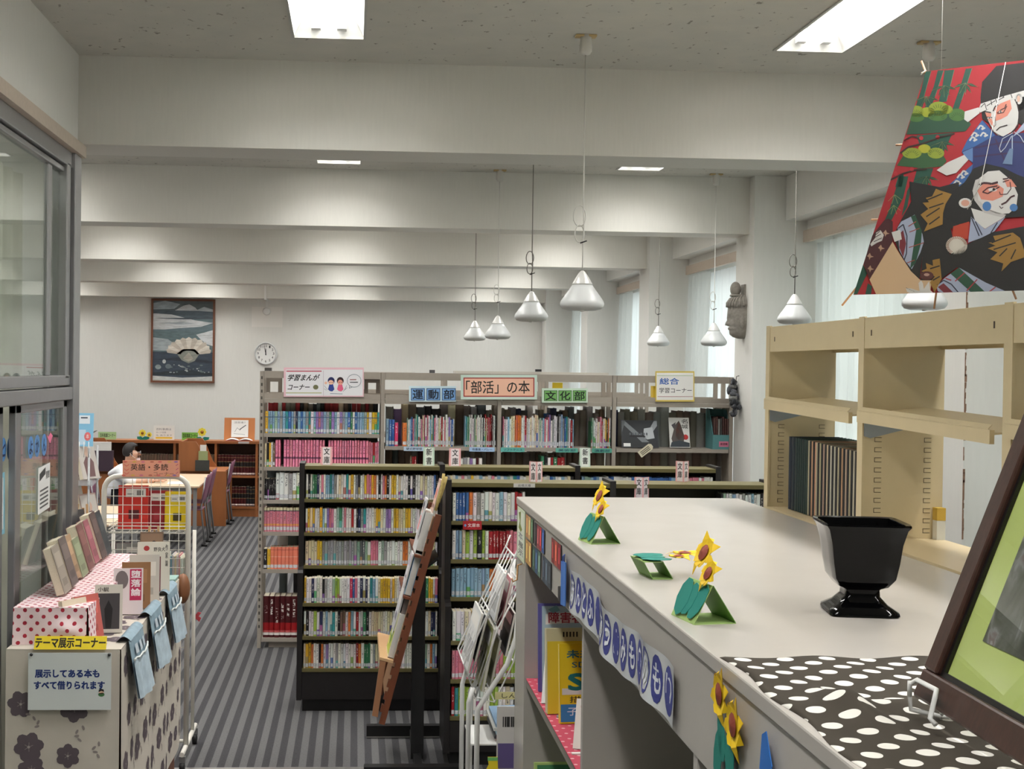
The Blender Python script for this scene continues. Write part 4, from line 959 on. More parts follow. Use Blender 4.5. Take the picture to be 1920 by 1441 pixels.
# ---------------------------------------------------------------- polka-dot cloth
M_pd = bpy.data.materials.new('polka_dot_cloth'); M_pd.use_nodes = True; dots_mat(M_pd, (64, 58, 50), (226, 222, 214), .074, .036, .0145, .85, seedwob=.006)
def cloth_pt(u, v):
    x = .648+.66*u; y = 2.29-1.15*v
    z = CZ+.0035+.0018*math.sin(x*31+y*9)+.0015*math.sin(y*27)
    # a ruck in the cloth near the counter edge
    d = math.exp(-((x-.735-.25*(1.95-y)*.4)**2/.0006+((y-1.93)**2)/.012)); z += .020*d
    d2 = math.exp(-((y-1.935-(x-.7)*.12)**2/.0009))*max(0, 1-abs(x-.80)/.17); z += .010*d2
    if u == 0: z = CZ+.001
    return Vector((x+(.006*math.sin(y*21) if u < .05 else 0), y+.004*math.sin(x*40)*(v < .02), z))
cl = ob('polka_dot_cloth', MB().grid(cloth_pt, 70, 90, M_pd), None, label='dark brown cloth with white polka dots spread on the counter', cat='cloth')
planar_uv(cl, lambda c, n: (c.x, c.y*1.0+c.z*.6))
sm_ = cl.modifiers.new('thickness', 'SOLIDIFY'); sm_.thickness = .0012; sm_.offset = 1

# ---------------------------------------------------------------- framed picture on a white wire easel
M_fr = mat((72, 46, 38), .28, name='dark_wood_frame', noise=.45, scale=18, stretch=(8, 8, 1)); M_frin = mat((18, 15, 15), .35, name='black_inner_bead'); M_mat = mat((200, 218, 124), .75, name='lime_mount_board'); M_wire = mat((222, 221, 218), .35, name='white_wire')
fx0 = .832; fy0 = 1.905; fz0 = CZ+.026; LEAN = math.radians(21); FW, FH = .62, .56
uy = Vector((-.035, -1, 0)).normalized(); vz = Vector((math.sin(LEAN), 0, math.cos(LEAN))); nf = uy.cross(vz).normalized(); nf = nf if nf.x < 0 else -nf
F0 = Vector((fx0, fy0, fz0)); ft = thing('framed_picture', 'dark wooden picture frame with a lime green mount leaning on a wire easel', 'picture frame', F0)
def fbox(a0, b0, a1, b1, dep0, dep1, m): return MB().obox(F0+uy*a0+vz*b0-nf*dep1, uy*(a1-a0), vz*(b1-b0), nf*(dep1-dep0), m)
fwid = .044
ob('frame_bottom', fbox(0, 0, FW, fwid, -.012, .012, M_fr), parent=ft, bevel=.004); ob('frame_top', fbox(0, FH-fwid, FW, FH, -.012, .012, M_fr), parent=ft, bevel=.004)
ob('frame_side', fbox(0, fwid, fwid, FH-fwid, -.012, .012, M_fr), parent=ft, bevel=.004); ob('frame_side', fbox(FW-fwid, fwid, FW, FH-fwid, -.012, .012, M_fr), parent=ft, bevel=.004)
ib = MB(); i0 = fwid; i1 = fwid+.008
for q in ((i0, i0, FW-i0, i1), (i0, FH-i1, FW-i0, FH-i0), (i0, i1, i1, FH-i1), (FW-i1, i1, FW-i0, FH-i1)): 
    ob('inner_bead', fbox(*q, -.004, .006, M_frin), parent=ft)
ob('mount', fbox(i1, i1, FW-i1, FH-i1, .002, .008, M_mat), parent=ft)
M_art = bpy.data.materials.new('misty_painting'); M_art.use_nodes = True; nt = M_art.node_tree; bb = nt.nodes['Principled BSDF']
tc = nd(nt, 'ShaderNodeTexCoord'); mp = nd(nt, 'ShaderNodeMapping'); mp.inputs['Rotation'].default_value = (.6, 0, 0); mp.inputs['Scale'].default_value = (1, 1.6, .7); nt.links.new(tc.outputs['Object'], mp.inputs[0])
nz = nd(nt, 'ShaderNodeTexNoise'); nz.inputs['Scale'].default_value = 13; nz.inputs['Detail'].default_value = 7; nz.inputs['Distortion'].default_value = 1.2; nt.links.new(mp.outputs[0], nz.inputs['Vector'])
cr = nd(nt, 'ShaderNodeValToRGB'); nt.links.new(nz.outputs[0], cr.inputs[0]); el = cr.color_ramp.elements
el[0].position = .36; el[0].color = L3((58, 64, 54)); el[1].position = .7; el[1].color = L3((198, 200, 198))
for p_, c_ in ((.45, (84, 90, 74)), (.52, (104, 108, 100)), (.58, (150, 152, 150)), (.64, (112, 92, 88))):
    e_ = el.new(p_); e_.color = L3(c_)
nt.links.new(cr.outputs[0], bb.inputs['Base Color']); bb.inputs['Roughness'].default_value = .5
mt = .115
ob('painting', fbox(mt, mt, FW-mt, FH-mt, .0005, .0018, M_art), parent=ft)
ob('glazing', fbox(i1, i1, FW-i1, FH-i1, -.002, -.001, glass_mat('picture_glass', (250, 250, 250), 1.45)), parent=ft)
# easel: two white wire feet hooking the bottom rail, with a leaning back
ez = thing('wire_easel', 'white wire easel holding the dark picture frame', 'easel', (fx0, fy0-.05, CZ))
for a in (.035, FW-.12):
    p = F0+uy*a; d = -nf
    hook = [p-d*.030+Vector((0, 0, .022)), p-d*.030+Vector((0, 0, .004)), p-d*.028-Vector((0, 0, .018)), p+d*.02-Vector((0, 0, .02)), p+d*.10-Vector((0, 0, .0205)), p+d*.19-Vector((0, 0, .021))]
    for q in hook: q.z = max(q.z, CZ+.0075)
    ob('foot', MB().tube(hook, .0035, 8, M_wire), parent=ez)
    ob('upright', MB().tube([p+d*.018+Vector((0, 0, -.015)), p+d*.018+vz*.2, p+d*.018+vz*.36], .0035, 8, M_wire), parent=ez)
for a in (.035,):
    p = F0+uy*a+nf*.030; q = F0+uy*(a+.075)+nf*.030
    ob('front_loop', MB().tube([p+Vector((0, 0, .0)), p+Vector((0, 0, .018)), p+vz*.026+uy*.004, q+vz*.028-uy*.004, q+vz*.018, q+Vector((0, 0, -.012)), q+Vector((.004, -.01, -.0185))], .0038, 8, M_wire), parent=ez)
ob('cross_bar', MB().tube([F0+uy*.035-nf*.02+vz*.3, F0+uy*(FW-.12)-nf*.02+vz*.3], .0035, 8, M_wire), parent=ez)

# ================================================================ BEIGE STEEL SHELVES
M_be = mat((212, 195, 156), .42, name='beige_steel', noise=.04, scale=15); M_bd = mat((60, 44, 30), .6, name='slot_shadow'); M_bk = mat((150, 158, 164), .5, .3, name='blue_grey_bracket'); M_bl = mat((206, 186, 148), .3, name='beige_board')
BX0, BX1 = 1.532, 1.78; BYs = [4.87, 3.955, 3.045, 2.135, 1.225]; BT = 2.268
bs = thing('beige_shelving', 'empty beige steel shelving with header plates beside the counter', 'shelving', ((BX0+BX1)/2, 3.0, 0))
for j, y in enumerate(BYs):
    ob('upright_panel', MB().box(BX0, BX1, y-.018, y+.018, 0, BT, M_be), parent=bs)
    ob('front_post', MB().box(BX0-.004, BX0+.004, y-.021, y+.021, 0, BT+.004, M_be), parent=bs)
    if j in (0, 1, 2):
        for xx in (BX0+.035, BX1-.06):
            mb = MB(); z = 1.62
            while z < 1.90:      # punched slots: a thin dark outline standing proud of the panel
                yy = y-.0185
                mb.box(xx, xx+.022, yy-.0004, yy, z, z+.0014, M_bd).box(xx, xx+.022, yy-.0004, yy, z+.0125, z+.014, M_bd).box(xx, xx+.0014, yy-.0004, yy, z+.0014, z+.0125, M_bd)
                z += .0305
            ob('slot_column', mb, parent=bs, kind='stuff')
for j in range(4):
    y1 = BYs[j]-.0185; y0 = BYs[j+1]+.0185
    hp = ob('header_plate', MB().box(BX0-.002, BX0+.012, y0, y1, BT-.092, BT, M_be), parent=bs)
    for yy in (y0+.055, y1-.055): ob('bolt_hole', MB().box(BX0-.0028, BX0-.0022, yy-.0035, yy+.0035, BT-.055, BT-.038, M_bd), parent=hp)
    ob('back_header', MB().box(BX1-.012, BX1, y0, y1, BT-.092, BT, M_be), parent=bs)
    ob('top_cover', MB().box(BX0+.0125, BX1-.0125, y0, y1, BT-.012, BT-.004, M_be), parent=bs)
    # sloping display shelf with a lip, on blue-grey brackets; the shelf drops towards the near end
    zz = 1.985; dz = -.0
    tilt = .050 if j == 0 else .052
    z1 = 1.999 if j == 0 else 1.988; zn = z1-.018
    P0 = Vector((BX0-.022, y1-.002, z1)); Un = Vector((0, -(y1-y0-.03), zn-z1)); Wn = Vector((BX1-BX0-.05, 0, .02))
    sh = ob('shelf', MB().obox(P0+Vector((.012, 0, -.012)), Un, Wn, (0, 0, .004), M_be), parent=bs)
    ob('shelf_lip', MB().obox(P0+Vector((0, 0, -.034)), Un, (.012, 0, 0), (0, 0, .034), M_be), parent=sh)
    ob('shelf_edge', MB().obox(P0+Vector((0, 0, .0005)), Un*.99, (.010, 0, .010), (0, 0, .002), M_be), parent=sh)
    ob('bracket', MB().prism([(BX0+.0, y1-.004, z1-.037), (BX1-.05, y1-.004, z1-.022), (BX1-.05, y1-.004, z1-.036), (BX0+.02, y1-.004, z1-.082), (BX0+.0, y1-.004, z1-.076)], (0, -.003, 0), M_bk), parent=bs)
    ob('board', MB().box(BX0-.004, BX1-.004, y0, y1, CZ-.012, CZ+.004, M_bl), parent=bs)
    for z in (1.2, .8, .4, .06): ob('board', MB().box(BX0+.005, BX1-.004, y0, y1, z-.02, z, M_bl), parent=bs)
# green-black bound volumes standing in the first bay
seqv = 'nnggggggckhkhckckpkckwkwkckhkpkckwkkckhkck'
y = 4.84; M_vol = cover_mat('bound_annual_cover', sticker=False, title=0.0, band=False, rough=.5)
dark = {'n': ((22, 34, 46), 'navy'), 'g': ((20, 44, 40), 'dark green'), 'k': ((26, 26, 28), 'black'), 'c': ((196, 180, 150), 'cream'), 'h': ((196, 150, 118), 'tan'), 'p': ((190, 160, 140), 'buff'), 'w': ((206, 196, 182), 'ivory')}
y = 4.77
for i, ch in enumerate(seqv):
    rgb, cn = dark[ch]; t_ = .034 if i < 3 else (.022 if ch in 'gk' else .012)
    if y-t_ < 3.976: break
    y -= t_
    book('bound_annual', M_vol, (BX0+.045, y+t_/2, CZ+.006), (t_-.0008, .19, .262-.0004*i), rgb, '%s bound volume standing in the beige shelving' % cn, 'bound volumes in the beige shelving', rz=-math.pi/2)

# small packet at the back of the second bay
pk = thing('wrapped_packet', 'small yellow and white packet at the back of the beige shelving', 'packet', (1.762, 3.915, CZ+.0042))
ob('packet_body', MB().box(1.748, 1.774, 3.9, 3.93, CZ+.0042, CZ+.062, mat((206, 204, 192), .5)), parent=pk); ob('packet_band', MB().box(1.7475, 1.7745, 3.8995, 3.9305, CZ+.0622, CZ+.1, mat((196, 160, 60), .5)), parent=pk)
hk = ob('wall_hook', MB().tube([(CX0+.003, 5.03, 1.36), (CX0-.012, 5.03, 1.355), (CX0-.014, 5.03, 1.30), (CX0-.03, 5.03, 1.292), (CX0-.034, 5.03, 1.306)], .0035, 6, mat((196, 150, 100), .4, .3)), None, label='small brass hook on the end panel of the grey counter', cat='hook')

# ================================================================ PENDANT LAMPS
M_opal = mat((204, 206, 206), .35, name='opal_glass'); M_cap = mat((228, 227, 224), .3, .15, name='brushed_cap'); M_cord = mat((214, 212, 206), .6, name='white_cord'); M_cordd = mat((120, 116, 108), .6, name='grey_cord'); M_ivory = mat((196, 170, 120), .5, name='ivory_plate')
def pendant(px, pyb, Y, label, cordm, ks=1.0, top=CEIL):
    p = onY(px, pyb, Y); z0 = p.z; x = p.x
    t = thing('pendant_lamp', label, 'pendant lamp', (x, Y, z0), 0, 'unlit pendant lamps')
    ob('shade', MB().lathe([(0, .002), (.06, 0), (.082, .006), (.092, .018), (.094, .028), (.090, .040), (.075, .062), (.056, .088), (.040, .112)], (x, Y, z0), 28, M_opal), parent=t)
    ob('finial', MB().lathe([(0, -.006), (.008, -.005), (.012, .001)], (x, Y, z0), 10, M_cap), parent=t)
    ob('cap', MB().lathe([(.044, .108), (.042, .114), (.030, .135), (.016, .158), (.006, .168)], (x, Y, z0), 24, M_cap), parent=t)
    zt = z0+.166; k0 = zt+.10*ks; r1 = .020*ks
    cord = ob('cord', MB().tube([(x, Y, zt), (x, Y, k0), (x+.004, Y, k0+.05), (x, Y, k0+.13*ks), (x, Y, top-.075)], .0028, 6, cordm), parent=t)
    for (cz, rx, rz_) in ((k0+.028*ks, .016*ks, .030*ks), (k0+.088*ks, .021*ks, .036*ks)):
        pts = [(x-.012*ks+rx*math.cos(a), Y+.004*math.sin(a*2), cz+rz_*math.sin(a)) for a in [6.2832*i/14 for i in range(14)]]
        ob('cord_loop', MB().tube(pts, .0026, 6, cordm, closed=True), parent=cord)
    ob('cord_tie', MB().tube([(x-.012, Y-.004, k0-.006), (x+.016, Y-.004, k0+.004)], .0028, 6, mat((40, 38, 38), .6)), parent=cord)
    ob('ceiling_cup', MB().lathe([(.0, -.085), (.018, -.082), (.027, -.068), (.027, -.05), (.024, -.02), (.024, 0)], (x, Y, top), 16, mat((206, 204, 198), .4)), parent=t)
    ob('ceiling_plate', MB().box(x-.045, x+.045, Y-.022, Y+.022, top-.010, top-.0005, M_ivory), parent=t, bevel=.003)
    return t
pendant(1091, 581, 5.63, 'unlit white pendant lamp on a looped cord before the nearest beam', M_cord, 1.25)
pendant(996, 602, 7.37, 'unlit white pendant lamp hanging over the long dark bookcase', M_cordd)
pendant(933, 635, 9.5, 'unlit white pendant lamp overlapping a smaller one over the steel bookcase', M_cord)
pendant(890, 638, 11.1, 'unlit white pendant lamp behind the steel bookcase half overlapped by another', M_cordd)
pendant(1234, 648, 11.0, 'unlit white pendant lamp hanging before the middle column', M_cordd)
pendant(1338, 648, 9.46, 'unlit white pendant lamp hanging beside the carved head', M_cord)
pendant(1489, 607, 7.33, 'unlit white pendant lamp cut off by the top of the beige shelving', M_cordd)
pendant(1733, 580, 5.58, 'unlit white pendant lamp mostly hidden behind the kite', M_cord)

# ================================================================ KITE
KP = onY(1600, 552, 4.6); KN = Vector((-.557, -.831, 0)).normalized(); KU = Vector((.831, -.557, 0)).normalized()
def kpx(x, y): return onP(x, y, KP, KN)
def kab(p): return ((p-KP).dot(KU), (p-KP).z)
tl = kab(kpx(1736, 133)); bl_ = kab(kpx(1600, 552)); br0 = kab(kpx(1920, 548)); tr0 = kab(kpx(1920, 115)); KC = kab(kpx(1905, 300))[0]
OUT = [bl_, (2*KC-bl_[0], bl_[1]+.01), (2*KC-tl[0], tl[1]+.01), tl]
def kp3(a, b): return KP+KU*a+Vector((0, 0, b))
kt = thing('kite', 'large red picture kite painted with two white-faced stage actors', 'kite', kp3(KC, bl_[1]))
ob('sail', MB().prism([kp3(*q) for q in OUT], -KN*.0012, mat((132, 25, 33), .8, name='kite_paper')), parent=kt)
M_bam = mat((196, 152, 118), .6, name='bamboo_stick')
def stick(q0, q1, r=.0035): return ob('bamboo_stick', MB().tube([kpx(*q0)-KN*.005, kpx(*q1)-KN*.005], r, 6, M_bam), parent=kt)
stick((1578, 572), (1960, 100)); stick((1727, 113), (1905, 560)); stick((1727, 136), (1990, 106)); stick((1679, 271), (2000, 250)); stick((1633, 411), (2000, 400)); stick((1751, 578), (1800, 200))
ob('corner_tie', MB().tube([kpx(1736, 131)+KN*.003, kpx(1727, 140)+KN*.004], .0022, 6, M_cord), parent=kt)
ob('bridle_string', MB().tube([kpx(1886, 116)+KN*.004, kpx(1858, 258)+KN*.012, kpx(1839, 345)+KN*.006, kpx(1814, 392)+KN*.003], .0010, 6, M_cord), parent=kt)
for a in (tl[0]+.05, 2*KC-tl[0]-.05): ob('hanging_thread', MB().tube([kp3(a, tl[1]), kp3(a, tl[1]+.0)+Vector((0, 0, CEIL-kp3(a, tl[1]).z-.0005))], .0006, 5, M_cord), parent=kt)
def c4(pts): return [(1660+x/6.004, 110+y/6.004) for x, y in pts]
def c5(pts): return [(1600+x/5.544, 330+y/5.544) for x, y in pts]
def clip_out(pts):
    """keep the print inside the kite outline (Sutherland-Hodgman in kite coordinates)"""
    P = [kab(kpx(*p)) if p[0] < 2300 else kab(kpx(2300, p[1])) for p in pts]
    for i in range(4):
        a = OUT[i]; b = OUT[(i+1) % 4]; Q = []
        def ins(p): return (b[0]-a[0])*(p[1]-a[1])-(b[1]-a[1])*(p[0]-a[0]) >= -1e-6
        def cross(p, q):
            d1 = (b[0]-a[0])*(p[1]-a[1])-(b[1]-a[1])*(p[0]-a[0]); d2 = (b[0]-a[0])*(q[1]-a[1])-(b[1]-a[1])*(q[0]-a[0]); t = d1/(d1-d2)
            return (p[0]+(q[0]-p[0])*t, p[1]+(q[1]-p[1])*t)
        for j in range(len(P)):
            p, q = P[j], P[(j+1) % len(P)]
            if ins(p): Q.append(p)
            if ins(p) != ins(q): Q.append(cross(p, q))
        P = Q
        if len(P) < 3: return []
    return P
KPR = Print(kp3, KN, .00022)
def kpoly(pts, c):
    P = clip_out(pts)
    if len(P) >= 3: KPR.poly(P, tuple(int(q*.74) for q in c))
def ell(cx, cy, rx, ry, n=16, a0=0, a1=6.2832): return [(cx+rx*math.cos(a0+(a1-a0)*i/n), cy+ry*math.sin(a0+(a1-a0)*i/n)) for i in range(n)]
def kline(pts, wd, c):
    for (x0, y0), (x1, y1) in zip(pts[:-1], pts[1:]):
        L = math.hypot(x1-x0, y1-y0) or 1; dx, dy = (y1-y0)/L*wd/2, -(x1-x0)/L*wd/2; kpoly([(x0+dx, y0+dy), (x1+dx, y1+dy), (x1-dx, y1-dy), (x0-dx, y0-dy)], c)
GRN = (28, 84, 68); LGR = (150, 168, 52); MGR = (76, 122, 56); DGR = (40, 84, 62); BLK = (30, 29, 31); WHT = (228, 226, 224); RED = (232, 146, 126); GOLD = (164, 124, 52); NAV = (38, 50, 112); BLU = (54, 104, 170); LAV = (174, 184, 212); SKN = (222, 188, 150); MAR = (78, 30, 38)
for q in ([(450, 140), (515, 136), (440, 420), (420, 540), (340, 540), (400, 360)], [(590, 128), (655, 128), (560, 420), (510, 560), (440, 560), (545, 310)], [(668, 128), (776, 122), (735, 290), (690, 480), (600, 490), (645, 290)], [(905, 110), (978, 104), (890, 370), (820, 580), (750, 580), (850, 290)]): kpoly(c4(q), GRN)
for q in ([(480, 0), (572, 0), (520, 220), (400, 450), (290, 540), (380, 330)], [(560, 150), (610, 60), (560, 320), (500, 420)], [(100, 905), (145, 1010), (40, 1225), (0, 1225)], [(150, 1110), (195, 1140), (185, 1225), (125, 1225)]): kpoly(c5(q), GRN)
for q in ([(350, 860), (760, 830), (640, 1080), (450, 1080), (400, 1000)], [(360, 1230), (540, 1230), (470, 1441), (300, 1441)], [(150, 1300), (210, 1280), (190, 1441), (110, 1441)]): kpoly(c4(q), GRN)
KPR.up()
for pts in ([(515, 138), (430, 430)], [(655, 130), (560, 420)], [(775, 124), (690, 470)], [(975, 106), (860, 460)]): kline(c4(pts), .8, (96, 150, 120))
for (cx, cy) in ((660, 300), (460, 420), (900, 270), (640, 930), (460, 1320)):
    for ang in (.35, 2.7, 1.1, 2.0, 1.55):
        ex = cx+math.cos(ang)*150; ey = cy+math.sin(ang)*130; nx, ny = -math.sin(ang)*16, math.cos(ang)*16
        kpoly(c4([(cx, cy), ((cx+ex)/2+nx, (cy+ey)/2+ny), (ex, ey), ((cx+ex)/2-nx, (cy+ey)/2-ny)]), (38, 82, 58)); kline(c4([(cx, cy), (ex, ey)]), .5, (176, 176, 122))
for (cx, cy) in ((430, 190), (420, 300)):
    for ang in (.6, 2.4, 1.2, 1.9):
        kline(c5([(cx, cy), (cx+math.cos(ang)*90, cy+math.sin(ang)*100)]), .8, (150, 166, 96))
KPR.up()
kpoly(c4([(235, 850), (330, 540), (480, 580), (900, 600), (965, 740), (900, 815), (640, 830), (400, 845)]), DGR); kpoly(c4([(130, 1200), (220, 1060), (420, 1040), (650, 1080), (690, 1150), (640, 1210), (420, 1230)]), (52, 96, 58))
KPR.up()
for (cx, cy, rx, ry, c) in ((350, 590, 80, 66, LGR), (600, 560, 115, 80, LGR), (470, 600, 80, 56, (170, 180, 50)), (810, 630, 95, 72, MGR), (690, 570, 70, 50, LGR), (350, 660, 90, 50, MGR), (590, 640, 110, 60, MGR), (300, 1060, 110, 62, LGR), (440, 1010, 70, 50, (184, 186, 48)), (570, 1060, 95, 62, LGR)): kpoly(c4(ell(cx, cy, rx, ry, 16)), c)
KPR.up()
for (cx, cy, r) in ((350, 640, 70), (600, 610, 100), (590, 690, 90), (810, 680, 80), (300, 1100, 80), (560, 1090, 80)):
    for i in range(9):
        a = math.pi*(1.1+.8*i/8); kline(c4([(cx+r*.6*math.cos(a), cy+r*.6*math.sin(a)), (cx+r*math.cos(a), cy+r*math.sin(a))]), .7, (44, 76, 40))
for pts in ([(170, 1060), (260, 990), (430, 950), (620, 880), (780, 840)], [(215, 920), (300, 870), (380, 890)], [(60, 1360), (200, 1290), (330, 1250), (470, 1240)]): kline(c4(pts), 3.0, (58, 36, 30))
for (cx, cy) in ((235, 900), (405, 890), (590, 880), (115, 1290), (300, 1240)): kpoly(c4(ell(cx, cy, 24, 26, 8)), (190, 36, 50))
# upper figure
KPR.up(); kpoly(c4([(1075, 570), (1072, 430), (1090, 260), (1250, 80), (1561, 42), (2700, -60), (3000, 330), (1800, 400), (1561, 360), (1330, 440), (1100, 520)]), BLK)
kpoly(c4([(860, 1055), (1000, 820), (1100, 690), (1250, 860), (1561, 830), (3000, 760), (3000, 1500), (1700, 1500), (660, 1500), (990, 1180)]), NAV)
KPR.up(); kpoly(c4([(858, 1045), (920, 920), (1090, 690), (1235, 860), (1010, 985), (870, 1040)]), BLU); kpoly(c4([(870, 1050), (985, 1000), (985, 1160), (900, 1110)]), (96, 134, 190)); kpoly(c4([(690, 1441), (990, 1180), (960, 1300), (800, 1500), (640, 1500)]), BLU)
for pts in ([(1010, 1000), (1380, 930), (1900, 960)], [(1240, 900), (1350, 1160)], [(1000, 1100), (1400, 1060)]): kline(c4(pts), 3, (60, 36, 84))
KPR.up()
for (cx, cy) in ((1010, 850), (1080, 770), (990, 900), (1110, 850), (850, 1320), (890, 1280), (810, 1390)):
    kline(c4([(cx-40, cy+20), (cx-10, cy-22), (cx+25, cy-5), (cx+5, cy+25), (cx+45, cy+5)]), 3.0, WHT)
kpoly(c4([(895, 592), (1052, 545), (1062, 610), (930, 712), (888, 680)]), WHT); kpoly(c4([(578, 1252), (700, 1165), (890, 1080), (935, 1135), (800, 1282), (690, 1312)]), WHT)
kpoly(c4([(1085, 600), (1130, 560), (1470, 450), (1570, 380), (1570, 560), (1160, 720), (1090, 670)]), BLK)
kpoly(c4([(1440, 440), (1700, 420), (1760, 700), (1560, 770), (1480, 700)]), BLK)
KPR.up(); kpoly(c4([(1120, 590), (1200, 545), (1350, 480), (1450, 450), (1500, 560), (1495, 720), (1440, 810), (1330, 872), (1270, 860), (1215, 815), (1150, 680)]), WHT)
kpoly(c4([(1048, 575), (1075, 505), (1330, 420), (1600, 345), (1640, 400), (1380, 480), (1110, 585), (1070, 605)]), WHT); kpoly(c4(ell(1505, 450, 38, 62, 12)), WHT); kpoly(c4([(1430, 880), (1560, 720), (2400, 700), (2400, 760), (1560, 800)]), LAV)
KPR.up(); kpoly(c4([(1228, 560), (1300, 500), (1405, 458), (1424, 560), (1375, 640), (1300, 680), (1240, 700), (1250, 620)]), RED); kpoly(c4([(1118, 600), (1195, 615), (1190, 650), (1228, 765), (1195, 745), (1150, 670)]), RED); kpoly(c4(ell(1500, 450, 18, 38, 10)), (232, 190, 170))
for a, b in (((1120, 500), (1140, 570)), ((1190, 470), (1200, 520)), ((1240, 450), (1260, 500)), ((1340, 410), (1320, 440)), ((1410, 385), (1430, 440)), ((1075, 545), (1120, 500)), ((1140, 530), (1240, 470)), ((1260, 470), (1340, 430))): kline(c4([a, b]), 1.3, BLK)
KPR.up()
for pts, wd in (([(1215, 590), (1235, 540), (1270, 515)], 2.4), ([(1115, 590), (1190, 605)], 2.0), ([(1260, 610), (1310, 570), (1345, 555), (1362, 510)], 1.8), ([(1262, 618), (1330, 605), (1370, 530)], 1.5), ([(1145, 655), (1205, 660)], 1.6), ([(1250, 808), (1290, 770), (1375, 745)], 2.2), ([(1235, 640), (1245, 740), (1220, 770)], .8), ([(1480, 480), (1510, 620), (1490, 760), (1420, 830)], 2.2), ([(1120, 600), (1160, 700), (1220, 820), (1310, 872)], .8)): kline(c4(pts), wd, (44, 26, 30))
kpoly(c4(ell(1295, 595, 20, 11, 10)), WHT); kpoly(c4(ell(1170, 665, 22, 10, 10)), WHT); KPR.up(); kpoly(c4(ell(1300, 596, 8, 9, 8)), BLK); kpoly(c4(ell(1172, 666, 8, 8, 8)), BLK)
kline(c4([(1440, 830), (1320, 900), (1285, 1010), (1300, 1050), (1350, 1000), (1420, 870)]), 1.4, (196, 206, 220)); kline(c4([(1430, 860), (1430, 1010)]), 2.0, (176, 194, 214)); kpoly(c4([(1400, 1010), (1440, 1010), (1430, 1190), (1320, 1180)]), (108, 134, 170)); kline(c4([(1450, 820), (1520, 870), (1560, 940)]), 1.4, (196, 206, 220))
# lower figure
KPR.up(); kpoly(c5([(585, 55), (900, 112), (1100, 60), (1100, 560), (860, 500), (740, 600), (735, 720), (690, 1070), (600, 985), (470, 770), (415, 620), (500, 450), (605, 260)]), BLK)
kpoly(c5([(700, 1080), (740, 600), (860, 490), (1010, 530), (1035, 640), (1000, 810), (1400, 590), (1774, 520), (3000, 420), (3000, 1215), (1640, 1218), (1370, 1105), (1080, 945), (900, 1080)]), BLK)
KPR.up(); kpoly(c5([(930, 420), (920, 330), (1000, 190), (1160, 60), (1250, -80), (1380, -130), (1560, -90), (1700, -20), (1900, 60), (1960, 300), (1774, 420), (1600, 430), (1250, 470), (1080, 500)]), (24, 23, 25))
KPR.up(); kpoly(c5([(1225, 330), (1400, 380), (1580, 420), (1370, 545), (1270, 470)]), WHT); kpoly(c5([(1195, 690), (1225, 420), (1368, 548), (1580, 425), (1470, 570), (1330, 640)]), LAV)
kpoly(c5([(1040, 520), (1205, 470), (1192, 650), (1030, 660)]), (196, 66, 40)); kpoly(c5(ell(1165, 278, 68, 52, 14)), WHT)
kpoly(c5([(170, 1072), (410, 680), (470, 785), (600, 985), (700, 1080), (815, 1080), (800, 1228), (240, 1228)]), SKN); kpoly(c5([(325, 455), (370, 440), (412, 470), (410, 680), (170, 1075), (110, 910), (195, 620)]), MAR)
kpoly(c5([(462, 530), (500, 470), (580, 430), (640, 398), (720, 600), (735, 680), (700, 790), (610, 965), (540, 880), (480, 770)]), LAV); kpoly(c5([(865, 1135), (960, 1050), (1100, 948), (1380, 1105), (1640, 1218), (1000, 1228), (880, 1195)]), LAV)
KPR.up(); kpoly(c5([(1282, 130), (1310, 20), (1400, -50), (1520, -60), (1650, 50), (1712, 190), (1695, 320), (1620, 385), (1500, 395), (1390, 345), (1300, 250)]), WHT)
kpoly(c5([(1240, 150), (1270, 40), (1320, 20), (1290, 150), (1300, 240), (1400, 345), (1590, 400), (1560, 430), (1360, 380), (1260, 250)]), (206, 204, 200)); kpoly(c5(ell(1165, 278, 44, 34, 12)), (226, 168, 146))
kpoly(c5([(600, 418), (645, 400), (715, 570), (705, 700), (650, 900), (592, 965), (632, 700), (655, 560)]), (34, 84, 62)); kpoly(c5([(1010, 1010), (1100, 948), (1390, 1218), (1245, 1222)]), (34, 84, 62)); kpoly(c5([(490, 590), (520, 560), (550, 700), (520, 840), (480, 740)]), (128, 40, 52)); kpoly(c5([(880, 1150), (940, 1110), (1060, 1225), (960, 1225)]), (128, 40, 52))
kpoly(c5(ell(1075, 720, 112, 96, 20)), (226, 220, 208)); kpoly(c5([(960, 820), (1010, 810), (1200, 700), (1200, 830)]), BLK)
KPR.up(); kpoly(c5([(1290, 150), (1360, 70), (1490, 75), (1565, 130), (1555, 210), (1450, 255), (1330, 240)]), RED); kpoly(c5([(1570, 40), (1640, 30), (1700, 110), (1600, 112)]), RED); kpoly(c5(ell(1390, 312, 46, 50, 12)), (74, 130, 194)); kpoly(c5(ell(1668, 325, 42, 40, 12)), (74, 130, 194))
for pts in ([(580, 740), (735, 690)], [(575, 520), (655, 470)], [(560, 900), (640, 870)], [(585, 580), (690, 540)]): kline(c5(pts), 1.6, (168, 74, 60))
for pts in ([(1160, 1000), (1060, 1090)], [(1290, 1070), (1180, 1190)], [(1480, 1150), (1380, 1225)], [(1020, 1080), (960, 1060)]): kline(c5(pts), 2.2, (176, 56, 66))
for pts in ([(470, 540), (520, 500), (560, 620), (555, 800), (530, 870)], [(1230, 430), (1310, 620)], [(1270, 470), (1340, 610)], [(1500, 480), (1430, 590)], [(870, 1130), (940, 1080), (1020, 1120), (1110, 1225)]): kline(c5(pts), 2.0, (40, 44, 66))
